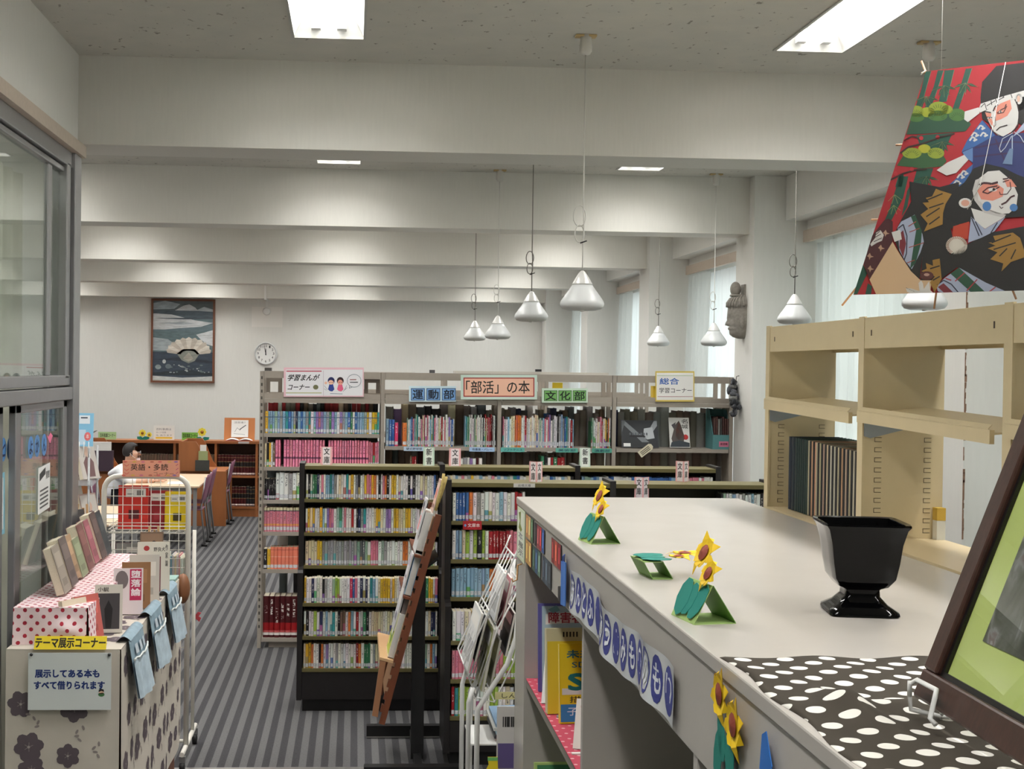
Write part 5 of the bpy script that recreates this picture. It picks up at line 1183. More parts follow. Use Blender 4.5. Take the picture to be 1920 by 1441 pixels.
for q in ([(860, 130), (910, 150), (1025, 185), (960, 290), (935, 380), (930, 500), (735, 575), (775, 490), (700, 400), (780, 340), (722, 275), (790, 270), (755, 225), (820, 210)], [(1455, 620), (1660, 585), (1735, 640), (1774, 760), (1900, 800), (1640, 890), (1540, 990), (1560, 905), (1425, 862), (1500, 790), (1398, 750), (1480, 720), (1405, 690), (1480, 680)], [(825, 870), (900, 855), (920, 1065), (845, 1212), (800, 1100), (850, 1040), (710, 985), (765, 960), (755, 900), (830, 930)]): kpoly(c5(q), GOLD)
KPR.up()
for pts in ([(760, 250), (930, 180)], [(790, 330), (940, 280)], [(760, 420), (900, 330)], [(790, 500), (900, 420)], [(1440, 690), (1640, 610)], [(1460, 760), (1690, 690)], [(1520, 830), (1600, 750)], [(1640, 860), (1690, 760)], [(800, 960), (900, 930)], [(830, 1080), (900, 1040)]): kline(c5(pts), 2.4, BLK)
for pts, wd in (([(1310, 95), (1350, 70), (1400, 72), (1440, 80), (1505, 62)], 4.0), ([(1345, 165), (1400, 120), (1500, 100)], 2.4), ([(1345, 165), (1400, 180), (1520, 110)], 2.4), ([(1540, 295), (1590, 270), (1640, 215), (1680, 200)], 3.2), ([(1555, 30), (1600, 25), (1630, 5)], 2.6), ([(1555, 60), (1620, 40)], 1.6), ([(1630, 60), (1640, 130), (1600, 185), (1530, 190), (1520, 160)], 1.6), ([(1520, 310), (1540, 335), (1560, 320)], 1.4), ([(550, 1160), (640, 1200)], 1.4), ([(240, 640), (300, 660)], 1.4)): kline(c5(pts), wd, (66, 28, 36))
kpoly(c5(ell(1450, 140, 46, 20, 12)), WHT); kpoly(c5([(548, 1162), (600, 1165), (690, 1192), (680, 1110), (705, 1080), (725, 1110), (735, 1170), (790, 1090), (800, 1180), (850, 1228), (630, 1232), (560, 1200)]), WHT); kpoly(c5(ell(765, 1032, 72, 46, 14)), (88, 38, 38)); kpoly(c5([(240, 585), (285, 560), (320, 610), (300, 670), (250, 690), (190, 728), (178, 705), (230, 640)]), WHT); kpoly(c5([(400, 582), (490, 555), (506, 655), (430, 682)]), WHT)
for (cx, cy) in ((340, 590), (290, 745), (175, 830), (180, 960)): kpoly(c5([(cx-30, cy), (cx, cy-35), (cx+12, cy-5), (cx+40, cy+5), (cx+5, cy+15), (cx-5, cy+40), (cx-12, cy+10)]), (196, 160, 134))
KPR.up(); kpoly(c5(ell(1462, 136, 14, 15, 8)), BLK); kpoly(c5(ell(765, 1022, 30, 16, 10)), (190, 150, 140))
for i in range(22):
    a = 2.1+3.9*i/21; kline(c5([(1075+80*math.cos(a), 720+70*math.sin(a)), (1075+110*math.cos(a+.12), 720+94*math.sin(a+.12))]), .9, (150, 76, 40))
for pts in ([(200, 650), (290, 600)], [(215, 680), (300, 640)], [(232, 610), (280, 570)]): kline(c5(pts), 1.2, (50, 30, 34))
KPR.done('painted_picture', kt)

# ================================================================ CARVED HEAD on the column
M_stone = mat((150, 144, 136), .9, name='grey_stone', noise=.25, scale=60, bump=.4)
hz = onY(1375, 634, 9.74).z; HX, HY = XCOL, 9.735
bh = thing('carved_head', 'grey carved stone head with a topknot hung on the column', 'sculpture', (HX, HY, hz))
# face mask: rings from chin to hairline; (z, protrusion, half width)
prof = [(0, .045, .03), (.012, .082, .045), (.03, .104, .056), (.05, .108, .064), (.06, .103, .067), (.068, .112, .069), (.078, .112, .071), (.088, .106, .073), (.098, .112, .075), (.115, .114, .077), (.135, .109, .079), (.15, .116, .080), (.175, .122, .081), (.2, .122, .080), (.225, .119, .078), (.24, .128, .084), (.265, .124, .084), (.29, .105, .074), (.31, .075, .055), (.322, .04, .035)]
mb = MB(); nph = 32; vs_ = []; fs = []
for z, pr_, hw in prof:
    for k in range(nph+1):
        ph = math.pi*(k/nph-.5); x = pr_*max(0, math.cos(ph))**.75; y = hw*math.sin(ph)
        if .088 < z < .18:   # nose
            x += (.030*(1-(z-.098)/.09) if z >= .098 else .012)*math.exp(-(y/.011)**2)
        if .055 < z < .08: x += .006*math.exp(-(y/.02)**2)
        if .14 < z < .165: x -= .010*math.exp(-((abs(y)-.032)/.016)**2)
        if z > .23: x += .004*math.sin(ph*26)*math.cos(ph)
        vs_.append(Vector((HX-x, HY+y, hz+z)))
nr = len(prof)
for i in range(nr-1):
    for k in range(nph): fs.append((i*(nph+1)+k, i*(nph+1)+k+1, (i+1)*(nph+1)+k+1, (i+1)*(nph+1)+k))
mb.add(vs_, fs, M_stone, True); ob('face', mb, parent=bh)
mb = MB(); 
for k in range(13):
    ph = math.pi*((k+.5)/13-.5); a = [Vector((HX-(.126*max(0, math.cos(ph))**.75), HY+.086*math.sin(ph), hz+.232)), Vector((HX-(.126*max(0, math.cos(ph))**.75), HY+.086*math.sin(ph), hz+.262)), Vector((HX-(.10*max(0, math.cos(ph))**.75)-.005, HY+.07*math.sin(ph), hz+.292)), Vector((HX-.055*max(0, math.cos(ph))-.004, HY+.036*math.sin(ph), hz+.318))]
    mb.tube(a, .0085, 6, M_stone)
ob('hair_strands', mb, parent=bh, kind='stuff')
ob('topknot', MB().sphere((HX-.066, HY, hz+.365), (.040, .042, .056), 16, 10, M_stone), parent=bh)
ob('hair_band', MB().tube([(HX-.062+.038*math.cos(a), HY+.038*math.sin(a), hz+.318) for a in [6.2832*i/14 for i in range(14)]], .009, 6, M_stone, closed=True), parent=bh)
for s in (-1, 1): ob('ear', MB().sphere((HX-.035, HY+s*.080, hz+.12), (.018, .009, .05), 10, 8, M_stone), parent=bh)
ob('wall_plate', MB().obox((HX-.001, HY-.045, hz+.3), (-.012, 0, 0), (0, .09, 0), (0, 0, .1), M_stone), parent=bh)

# ================================================================ WOODEN EASEL BOARD with books
M_brw = mat((116, 62, 36), .5, name='brown_wood', noise=.3, scale=20, stretch=(1, 1, .2)); M_pine = mat((192, 154, 112), .6, name='pine'); M_blk = mat((14, 13, 14), .5, name='black_metal')
e0 = onY(709, 1332, 7.05); e1 = onY(829, 892, 7.05); EA = Vector((e0.x, 0, e0.z)); EB = Vector((e1.x, 0, e1.z)); ed = (EB-EA).normalized(); en = Vector((-ed.z, 0, ed.x)); EL = (EB-EA).length
ez0, ez1 = 6.80, 7.45
ea = thing('display_easel', 'tilted brown wooden display board on a black metal stand', 'easel', (.3, 7.1, 0))
def eb(s0, s1, n0, n1, y0, y1, m): return MB().obox(EA+ed*s0+en*n0+Vector((0, y0, 0)), ed*(s1-s0), Vector((0, y1-y0, 0)), en*(n1-n0), m)
for yy in (ez0, ez1-.03):
    ob('side_rail', eb(0, EL*.86, -.03, 0, yy, yy+.03, M_brw), parent=ea)
    k = 0; s = .06
    while s < EL*.80:
        ob('notch_block', eb(s, s+.038, .0, .012, yy, yy+.03, M_brw), parent=ea); s += .0655
ob('board_panel', eb(.08, EL*.84, -.026, -.012, ez0+.031, ez1-.031, mat((168, 128, 92), .6)), parent=ea)
ledges = [.34*EL, .60*EL, .80*EL]
LS = [.215, .46, .70]
ob('ledge', eb(.245*EL, .245*EL+.014, .013, .085, ez0, ez1, M_pine), parent=ea); ob('ledge', eb(.505*EL, .505*EL+.012, .013, .05, ez0, ez1, M_brw), parent=ea); ob('ledge', eb(.675*EL, .675*EL+.012, .013, .05, ez0, ez1, M_brw), parent=ea)
ob('toe_brace', MB().obox(EA+ed*.245*EL+en*.05+Vector((0, ez0, -.002)), -ed*.22*EL-en*.035, Vector((0, .03, 0)), en*.03, mat((150, 104, 72), .6)), parent=ea)
pxp = onY(784, 1200, 7.1)
ob('post', MB().box(pxp.x-.034, pxp.x+.034, 7.06, 7.10, .02, 1.0, M_blk), parent=ea)
ob('post_head', MB().obox(Vector((pxp.x-.03, 7.06, .98)), (.13, 0, .10), (0, .3, 0), (0, 0, .02), M_blk), parent=ea)
fl = onZ(692, 1380, 0); 
ob('foot', MB().box(.09, .62, 7.53, 7.58, 0.006, .07, M_blk), parent=ea); ob('foot_edge', MB().box(.09, .60, 7.526, 7.5295, 0.004, .010, mat((190, 188, 184), .3, .8)), parent=ea)
ob('foot', MB().box(.07, .60, 6.80, 6.86, 0, .055, M_blk), parent=ea); ob('foot_bar', MB().box(pxp.x-.02, pxp.x+.02, 6.861, 7.529, 0.002, .05, M_blk), parent=ea)
def easel_book(s0, h, y0, wd, n0, th, rgb, pages, label, draw=None, tiltn=0.0):
    t = thing('display_book', label, 'book', EA+ed*s0+en*n0+Vector((0, y0, 0)), 0, 'books shown on the wooden easel')
    o = EA+ed*s0+en*n0+Vector((0, y0, 0)); u = Vector((0, wd, 0)); v = ed*h+en*tiltn
    ob('page_block', MB().obox(o+ed*.002, u*.98, v*.98, en*th, pages), parent=t); ob('cover', MB().obox(o+en*th, u, v, en*.0025, mat(rgb, .3)), parent=t); ob('back_cover', MB().obox(o-en*.0025, u, v, en*.002, mat(rgb, .3)), parent=t)
    P = Print(plane_fn(o+en*(th+.0025), u, v), en)
    (draw or (lambda P: (P.rect(.1, .55, .9, .85, (222, 218, 210)), P.rect(.15, .2, .7, .35, (120, 120, 130)))))(P); P.done('cover_print', t); return t
MG = mat((206, 204, 198), .7, name='grey_pages')
def d_blue(P): P.rect(.05, .5, .95, .95, (70, 120, 196)); P.rect(.05, .05, .95, .5, (170, 206, 196)).up(); P.text('ぼうけん', .1, .75, .9, .9, (230, 232, 236)); P.disc(.5, .3, .25, .14, (230, 240, 236))
def d_face(P): P.rect(.03, .03, .97, .97, (222, 220, 222)).up(); P.disc(.5, .78, .3, .14, (46, 40, 44)); P.disc(.5, .66, .22, .1, (232, 192, 174)); P.poly([(.25, .5), (.75, .5), (.8, .1), (.2, .1)], (226, 150, 150))
def d_green(P): P.rect(.04, .04, .96, .96, (176, 190, 70)).up(); P.disc(.5, .5, .3, .3, (110, 140, 60)); P.disc(.3, .75, .15, .1, (240, 226, 120)); P.disc(.7, .25, .15, .1, (240, 226, 120)).up(); P.rect(.35, .42, .65, .55, (236, 234, 226))
easel_book(.245*EL+.016, .235, 6.84, .25, .014, .028, (226, 222, 190), MG, 'thick lime and yellow flowered book on the lowest easel ledge', d_green)
easel_book(.36*EL, .25, 6.86, .2, .045, .004, (206, 204, 208), MG, 'thin clear plastic folder leaning above the flowered book')
easel_book(.40*EL, .2, 6.85, .18, .014, .02, (104, 94, 92), mat((116, 108, 104), .7), 'dark brown book standing half behind the plastic folder')
easel_book(.505*EL+.014, .24, 6.84, .25, .014, .03, (120, 168, 206), MG, 'blue and pale green picture book on the middle easel ledge', d_blue)
easel_book(.55*EL, .17, 6.83, .14, .055, .003, (230, 228, 230), MG, 'small white card leaning on the blue picture book', lambda P: (P.rect(.1, .6, .9, .9, (190, 180, 196)), P.rect(.1, .2, .8, .3, (150, 140, 150))))
easel_book(.675*EL+.014, .22, 6.84, .24, .014, .034, (232, 231, 230), MG, 'thick white book on the top easel ledge', lambda P: P.rect(.1, .3, .3, .8, (206, 190, 192)))
easel_book(.76*EL, .19, 6.83, .15, .058, .003, (236, 234, 236), MG, 'white card with a girl in pink leaning on the white book', d_face)
easel_book(.845*EL, .19, 6.86, .16, .0, .012, (206, 176, 160), MG, 'pale orange booklet hanging at the head of the easel', lambda P: (P.rect(.1, .1, .9, .9, (226, 196, 180)), P.up(), P.disc(.5, .6, .25, .16, (206, 110, 90)), P.rect(.2, .2, .8, .3, (150, 110, 100))))
M_rope = mat((196, 172, 104), .8, name='straw_rope', noise=.3, scale=90)
def rope(pts): 
    return ob('rope', MB().tube(pts, .008, 6, M_rope), parent=ea)
tp_ = EA+ed*EL+Vector((0, 6.85, 0)); rope([tp_+Vector((-.005, 0, .03)), tp_+Vector((-.012, 0, -.03)), tp_+Vector((-.03, 0, -.10)), tp_+Vector((-.045, -.005, -.16))]); rope([tp_+Vector((.012, .03, .012)), tp_+Vector((-.006, .02, -.05)), tp_+Vector((-.03, .01, -.12))])

# ================================================================ WHITE WIRE MAGAZINE RACK between bookcase and counter
wr = thing('wire_rack', 'white wire newspaper rack with slanting pockets beside the counter end', 'rack', (.68, 5.6, 0))
WY0, WY1 = 5.40, 5.72
def wx(px, py, Y=5.45): p = onY(px, py, Y); return Vector((p.x, 0, p.z))
A1 = wx(868, 1240); A2 = wx(962, 1040); A3 = wx(890, 1300); F1 = wx(894, 1441); F2 = wx(948, 1240)
for yy in (WY0, WY1):
    o = Vector((0, yy, 0))
    ob('side_frame', MB().tube([Vector((F1.x-.006, yy, 0)), Vector((F1.x-.006, yy, .71)), Vector((F2.x, yy, F2.z)), Vector((F2.x+.035, yy, F2.z+.11)), Vector((F2.x+.06, yy, 1.28))], .011, 8, M_wire), parent=wr)
    ob('side_wire', MB().tube([A3+o, A1+o, A2+o, A2+o+Vector((.02, 0, .05))], .0035, 6, M_wire), parent=wr); ob('side_wire', MB().tube([A3+o, wx(930, 1175)+o, wx(975, 1090)+o], .0035, 6, M_wire), parent=wr); ob('side_wire', MB().tube([A3+o, wx(925, 1310)+o, wx(960, 1235)+o, wx(978, 1150)+o], .0035, 6, M_wire), parent=wr)
    ob('rear_leg', MB().tube([Vector((.735, yy, 0)), Vector((.735, yy, 1.05))], .011, 8, M_wire), parent=wr)
    ob('front_leg', MB().tube([Vector((F1.x-.042, yy, 0)), Vector((F1.x-.042, yy, .74)), Vector((F1.x-.025, yy, .80))], .010, 8, M_wire), parent=wr)
for q in (A1, A2, A3, wx(915, 1140), wx(930, 1175), wx(975, 1090), wx(925, 1310), wx(960, 1235)): ob('cross_wire', MB().tube([q+Vector((0, WY0, 0)), q+Vector((0, WY1, 0))], .0035, 6, M_wire), parent=wr)
for i in range(1, 4):
    yy = WY0+(WY1-WY0)*i/4; o = Vector((0, yy, 0)); ob('pocket_wire', MB().tube([A3+o, A1+o, A2+o], .0025, 5, M_wire), parent=wr); ob('pocket_wire', MB().tube([A3+o, wx(930, 1175)+o, wx(975, 1090)+o], .0025, 5, M_wire), parent=wr)
for z in (.28, .56): ob('shelf', MB().box(F1.x-.03, .74, WY0+.012, WY1-.012, z, z+.006, M_wire), parent=wr)
lb = ob('shelf_tag', MB().box(.585, .77, WY0-.013, WY0-.0115, .755, .785, mat((214, 206, 150), .6)), parent=wr); P = Print(plane_fn((.585, WY0-.013, .755), (.185, 0, 0), (0, 0, .03)), (0, -1, 0)); P.text('しんぶん', .15, .2, .85, .8, (60, 54, 40)); P.done('lettering', lb)
def rack_book(pb, pt, th, y0, wd, rgb, label, dark=None):
    """publication leaning in a pocket: pixel foot and head of its edge at the near side of the rack"""
    a = onY(pb[0], pb[1], y0); b = onY(pt[0], pt[1], y0); d = (b-a); n = Vector((-d.z, 0, d.x)).normalized()
    t = thing('magazine', label, 'magazine', a, 0, 'papers in the wire rack'); u = Vector((0, wd, 0))
    ob('page_block', MB().obox(a, u, d, n*th, mat((214, 210, 200), .7)), parent=t); ob('cover', MB().obox(a+n*th, u, d, n*.0015, mat(rgb, .35)), parent=t); ob('back_cover', MB().obox(a-n*.0016, u, d, n*.0015, mat(dark or rgb, .35)), parent=t)
    P = Print(plane_fn(a+n*(th+.0015), u, d), n); P.rect(.1, .7, .9, .92, (236, 232, 226)); P.rect(.1, .15, .8, .5, tuple(int(q*.75) for q in rgb)); P.done('cover_print', t)
    P2 = None
rack_book((878, 1262), (906, 1150), .006, 5.44, .3, (226, 226, 224), 'white newspaper folded in the front pocket of the wire rack')
rack_book((893, 1240), (915, 1155), .008, 5.46, .28, (40, 44, 44), 'black covered magazine in the front pocket of the wire rack')
rack_book((907, 1296), (930, 1180), .010, 5.42, .26, (150, 152, 96), 'olive guidebook in the front pocket of the wire rack')
rack_book((921, 1290), (940, 1200), .006, 5.47, .28, (206, 204, 196), 'cream pamphlet behind the olive guidebook')
rack_book((930, 1165), (950, 1075), .007, 5.44, .28, (222, 222, 222), 'white magazine in the top pocket of the wire rack')
rack_book((940, 1180), (962, 1085), .007, 5.46, .26, (190, 120, 126), 'pink covered magazine in the top pocket of the wire rack')
rack_book((950, 1230), (968, 1150), .008, 5.46, .26, (48, 48, 52), 'dark magazine low in the top pocket of the wire rack')
for i, (rgb, nm_) in enumerate((((190, 140, 130), 'pale red'), ((60, 56, 60), 'charcoal'), ((150, 190, 206), 'pale blue'), ((206, 206, 200), 'grey white'), ((120, 150, 180), 'blue grey'))):
    z = .5665+i*.013; ob('stacked_magazine', MB().obox((.60-.01*(i % 2), WY0+.03+.01*i, z), (.13, .01*(i-2), 0), (0, .3, 0), (0, 0, .0125), mat(rgb, .5)), None, label='%s magazine lying in the stack on the wire rack' % nm_, cat='magazine', group='stacked magazines on the wire rack')
pn = thing('paper_holder', 'tall white card holder with a purple foot beside the counter end', 'holder', (.70, 5.32, 0)); a = onY(940, 1430, 5.32)
ob('board', MB().box(.585, .70, 5.30, 5.306, 0, .748, mat((206, 202, 198), .4)), parent=pn); ob('panel', MB().box(.59, .695, 5.2985, 5.2995, .50, .60, mat((96, 82, 134), .5)), parent=pn)
P = Print(plane_fn((.585, 5.30, .575), (.115, 0, 0), (0, 0, .165)), (0, -1, 0)); [P.rect(.2+.07*i, .55, .24+.07*i+.02*(i % 3), .8, (50, 48, 48)) for i in range(6)]; P.done('barcode', pn)
# yellow clip-on star card in front of the rack
sc_ = onY(920, 1425, 5.28); ob('paper_star', MB().prism([Vector((sc_.x+a, 5.28, sc_.z-.02+b)) for a, b in ((-.02, -.02), (-.008, .004), (-.012, .035), (.028, .035), (.03, -.02))], (0, .002, 0), mat((236, 210, 40), .6)).box(sc_.x-.012, sc_.x+.028, 5.279, 5.2795, sc_.z+.0, sc_.z+.014, mat((120, 190, 110), .6)).box(sc_.x-.02, sc_.x+.03, 5.279, 5.281, 0, sc_.z-.035, M_wire), None, label='yellow and green paper card on a stick before the wire rack', cat='card')

# ================================================================ BOOKS INSIDE THE COUNTER
def face_book(name, base, yaw, lean, wd, h, th, rgb, label, draw=None, cat='book', group=None, pages=None, lift=0.0):
    """book shown face-on: cover normal points along (sin yaw, -cos yaw); leans back by lean"""
    base = Vector(base); n0 = Vector((math.sin(yaw), -math.cos(yaw), 0)); u = Vector((math.cos(yaw), math.sin(yaw), 0)); v = (Vector((0, 0, 1))*math.cos(lean)-n0*math.sin(lean)); n = u.cross(v); n = n if n.dot(n0) > 0 else -n
    t = thing(name, label, cat, base, 0, group); o = base-u*wd/2+Vector((0, 0, abs(th*math.sin(lean))+.0005))
    ob('page_block', MB().obox(o+u*.002+v*.002, u*(wd-.004), v*(h-.004), -n*th, pages or M_page), parent=t)
    ob('cover', MB().obox(o+n*.0002, u*wd, v*h, n*.0018, mat(rgb, .3)), parent=t); ob('back_cover', MB().obox(o-n*(th+.0002), u*wd, v*h, -n*.0018, mat(rgb, .3)), parent=t)
    P = Print(plane_fn(o+n*.002, u*wd, v*h), n)
    if draw: draw(P)
    else: P.rect(.03, .02, .97, .98, rgb).up(); P.rect(.12, .55, .88, .85, tuple(min(255, int(q*1.1)+6) for q in rgb)); P.rect(.2, .15, .8, .3, tuple(int(q*.85) for q in rgb))
    P.done('cover_print', t); return t
def d_shou(P):
    P.rect(.06, .03, .97, .97, (176, 196, 206)).up(); P.rect(.1, .05, .5, .42, (196, 190, 196)); P.rect(.54, .05, .95, .42, (188, 182, 190)); P.rect(.1, .45, .95, .72, (190, 198, 204)); P.poly([(.12, .76), (.96, .8), (.96, .93), (.12, .88)], (236, 230, 224)).up()
    P.text('障害者が', .17, .78, .93, .9, (170, 40, 60), .02); P.poly([(.16, .93), (.3, .98), (.36, .92), (.24, .89)], (120, 160, 170))
    for x, y in ((.3, .58), (.45, .54), (.62, .58), (.25, .3), (.4, .22), (.7, .3), (.82, .2), (.2, .12)): P.disc(x, y+.05, .055, .04, (70, 48, 44)); P.disc(x, y-.03, .06, .06, (66, 74, 96))
    P.up()
    for x, y in ((.3, .58), (.45, .54), (.62, .58), (.25, .3), (.4, .22), (.7, .3), (.82, .2)): P.disc(x, y+.04, .035, .025, (222, 180, 160))
face_book('display_book', (.775, 4.70, .9525), 0.0, .12, .22, .31, .010, (96, 92, 158), 'blue-edged comic guide book standing at the back of the dotted shelf', d_shou)
def d_sdg(P):
    P.rect(.02, .02, .98, .24, (56, 130, 186)); P.rect(.02, .24, .98, .98, (232, 200, 28)).up(); P.text('未来を', .15, .82, .9, .92, (40, 110, 130), .03); P.text('SDGs', .25, .7, .85, .77, (40, 100, 120)); P.text('S', .18, .42, .5, .62, (20, 110, 110), .05); P.text('DX', .55, .45, .92, .6, (30, 60, 70), .03); P.rect(.05, .36, .95, .44, (226, 222, 216)); P.text('描く', .2, .26, .6, .34, (40, 40, 40)); P.text('子ども', .15, .1, .8, .2, (226, 232, 240))
face_book('display_book', (.76, 4.28, .9525), .10, .10, .17, .255, .012, (228, 196, 30), 'yellow goals handbook standing on the dotted shelf', d_sdg)
face_book('display_book', (.745, 4.40, .9525), .08, .10, .19, .28, .018, (206, 198, 160), 'cream covered book behind the yellow handbook', lambda P: (P.rect(.02, .0, .98, .85, (226, 196, 50)), P.up(), [P.rect(.3+.06*i, .9, .33+.06*i, .96, (50, 46, 40)) for i in range(5)]))
face_book('display_book', (.70, 4.52, .9525), -.3, .45, .10, .15, .004, (214, 214, 212), 'small white booklet leaning before the comic guide', lambda P: P.text('本', .3, .4, .7, .6, (60, 60, 60)))
face_book('display_book', (.80, 3.86, .9525), .05, .05, .16, .24, .02, (206, 202, 198), 'grey-white book with a red foot by the shelf divider', lambda P: (P.rect(0, 0, 1, .32, (160, 26, 36)), P.up(), P.rect(.1, .5, .9, .9, (214, 212, 208))))
face_book('display_book', (.705, 3.98, .9525), -.35, .4, .07, .15, .003, (222, 214, 206), 'flowery leaflet leaning before the red-footed book', lambda P: [P.disc(random.random()*.8+.1, random.random()*.8+.1, .1, .06, random.choice([(206, 150, 60), (120, 140, 80), (190, 110, 110), (230, 226, 220)])) for i in range(10)])
ob('desk_clip', MB().obox((.66, 3.93, .9525), (.075, .004, 0), (0, .016, 0), (0, 0, .004), mat((222, 220, 214), .4)), None, label='flat white plastic marker lying on the dotted shelf', cat='marker')
ob('felt_disc', MB().lathe([(.0, 0), (.022, 0), (.022, .004), (0, .004)], (.70, 4.36, .9525), 16, mat((120, 120, 120), .7)), None, label='small grey disc lying on the dotted shelf', cat='disc')
def d_man(P):
    P.rect(.05, .03, .95, .97, (66, 130, 84)).up(); P.poly([(.12, .03), (.1, .5), (.3, .62), (.55, .62), (.7, .45), (.7, .03)], (34, 32, 36)); P.disc(.42, .74, .13, .12, (206, 160, 138)).up(); P.disc(.42, .82, .13, .05, (60, 46, 40)); P.disc(.78, .2, .16, .12, (226, 196, 40)); P.poly([(.35, .62), (.48, .62), (.44, .5)], (226, 222, 220)); P.text('ライフ', .62, .5, .95, .62, (230, 234, 236))
face_book('display_book', (.745, 4.62, .4525), .05, .15, .19, .262, .012, (176, 200, 120), 'green magazine with a seated man in black under the dotted shelf', d_man)
mb = MB(); c0 = Vector((.70, 2.95, .9525)); ob('yellow_paper_flower', MB().prism([c0+Vector((a, 0, b)) for a, b in ((-.05, 0), (-.055, .04), (-.03, .035), (-.02, .075), (0, .05), (.025, .08), (.03, .04), (.055, .045), (.05, 0))], (0, .004, 0), M_yel), None, label='yellow paper flower standing inside the second counter bay', cat='paper flower')

# ================================================================ DISPLAY CABINET under a flowered cloth (left)
TX0, TX1, TY0, TY1, TZ = -1.262, -.85, 4.95, 6.66, 1.05
M_cab = mat((128, 74, 44), .5, name='cabinet_wood', noise=.25, scale=14, stretch=(1, 1, .2)); M_fcl = mat((206, 197, 184), .9, name='flowered_cloth', noise=.05, scale=12)
cb = thing('low_cabinet', 'brown low cabinet under the flowered cloth', 'cabinet', ((TX0+TX1)/2, (TY0+TY1)/2, 0))
ob('body', MB().box(TX0+.01, TX1-.02, TY0+.02, TY1-.02, .06, TZ-.012, M_cab), parent=cb); ob('plinth', MB().box(TX0+.03, TX1-.04, TY0+.05, TY1-.05, 0, .06, M_dk2), parent=cb)
fc = thing('flowered_cloth', 'beige cloth with dark flowers draped over the low cabinet', 'tablecloth', ((TX0+TX1)/2, (TY0+TY1)/2, .1))
def cl_front(u, v): return Vector((TX0+(TX1-TX0)*u, TY0-.004-.010*(1-v)*(1+math.sin(u*11))*.6, .06+(TZ-.06)*v))
def cl_side(u, v):
    zb = .10+.16*u
    return Vector((TX1+.004+.012*(1-v)*(1+math.sin(u*23))*.6, TY0+(TY1-TY0)*u, zb+(TZ-zb)*v))
def cl_top(u, v): return Vector((TX0+(TX1-TX0)*u+.004*u, TY0-.004+(TY1-TY0+.004)*v, TZ+.001+.0015*math.sin(v*40)))
ob('front_drop', MB().grid(cl_front, 24, 16, M_fcl), parent=fc); ob('side_drop', MB().grid(cl_side, 60, 16, M_fcl), parent=fc); ob('top_spread', MB().grid(cl_top, 8, 30, M_fcl), parent=fc)
FLW = (96, 84, 90); FLG = (150, 138, 134)
def flower_print(fn, n, W, H, pts):
    P = Print(lambda a, b: fn(a/W, b/H), n, .0012)
    for (a, b, r, rot, big) in pts:
        if big:
            for j in range(6):
                t = rot+j*1.0472; P.disc(min(W, max(0, a+r*.55*math.cos(t))), min(H, max(0, b+r*.55*math.sin(t))), r*.46, r*.40, FLW, 10, t)
            P.disc(a, b, r*.4, r*.4, FLW, 10)
        else:
            for j in range(4): t = rot+j*.9; P.disc(min(W, max(0, a+r*.9*math.cos(t)*j*.4)), min(H, max(0, b+r*.5*j)), r*.32, r*.16, FLG, 8, t)
    P.up()
    for (a, b, r, rot, big) in pts:
        if big: P.disc(a, b, r*.10, r*.10, (176, 166, 160), 8); [P.line([(a+r*.12*math.cos(t), b+r*.12*math.sin(t)), (a+r*.3*math.cos(t), b+r*.3*math.sin(t))], r*.04, (150, 140, 138)) for t in (.4, 1.5, 2.6, 3.7, 4.8)]
    return P
rnd = random.Random(11); FW_, FH_ = TX1-TX0, TZ-.06
fl = []
for (px, py, r) in ((12, 1255, .05), (42, 1230, .05), (40, 1318, .05), (140, 1325, .055), (212, 1300, .045), (212, 1378, .05), (55, 1398, .055), (128, 1415, .045), (225, 1432, .06), (60, 1440, .05), (3, 1360, .05), (218, 1228, .035)):
    p = onY(px, py, TY0); fl.append((p.x-TX0, p.z-.06, r, rnd.uniform(0, 1), True))
for (px, py, r) in ((70, 1360, .03), (150, 1385, .03), (185, 1415, .03), (28, 1310, .025), (30, 1425, .03), (222, 1260, .03)):
    p = onY(px, py, TY0); fl.append((p.x-TX0, p.z-.06, r, rnd.uniform(0, 3), False))
fl = [q for q in fl if .04 < q[0] < FW_-.03 and q[1] < FH_-.03]
flower_print(cl_front, (0, -1, 0), FW_, FH_, fl).done('flower_print', fc)['kind'] = 'stuff'
SW, SHt = TY1-TY0, TZ-.1; fl = []
for i in range(11):
    for j in range(5):
        fl.append((.08+i*.155+.07*(j % 2)+rnd.uniform(-.02, .02), .1+j*.19+rnd.uniform(-.03, .03), rnd.uniform(.042, .058), rnd.uniform(0, 1), True))
        fl.append((.16+i*.155+.07*(j % 2), .03+j*.19, .03, rnd.uniform(0, 3), False))
fl = [q for q in fl if .05 < q[0] < SW-.05 and .05 < q[1] < SHt-.05]
flower_print(cl_side, (1, 0, 0), SW, SHt, fl).done('flower_print', fc)['kind'] = 'stuff'
fl = [(.30+.06*(i % 2), .07+i*.11, .05, rnd.uniform(0, 1), True) for i in range(15)]+[(.385-.10*(i % 2), .12+i*.11, .022, 1.0, False) for i in range(14)]
flower_print(cl_top, (0, 0, 1), TX1-TX0, TY1-TY0, fl).done('flower_print', fc)['kind'] = 'stuff'
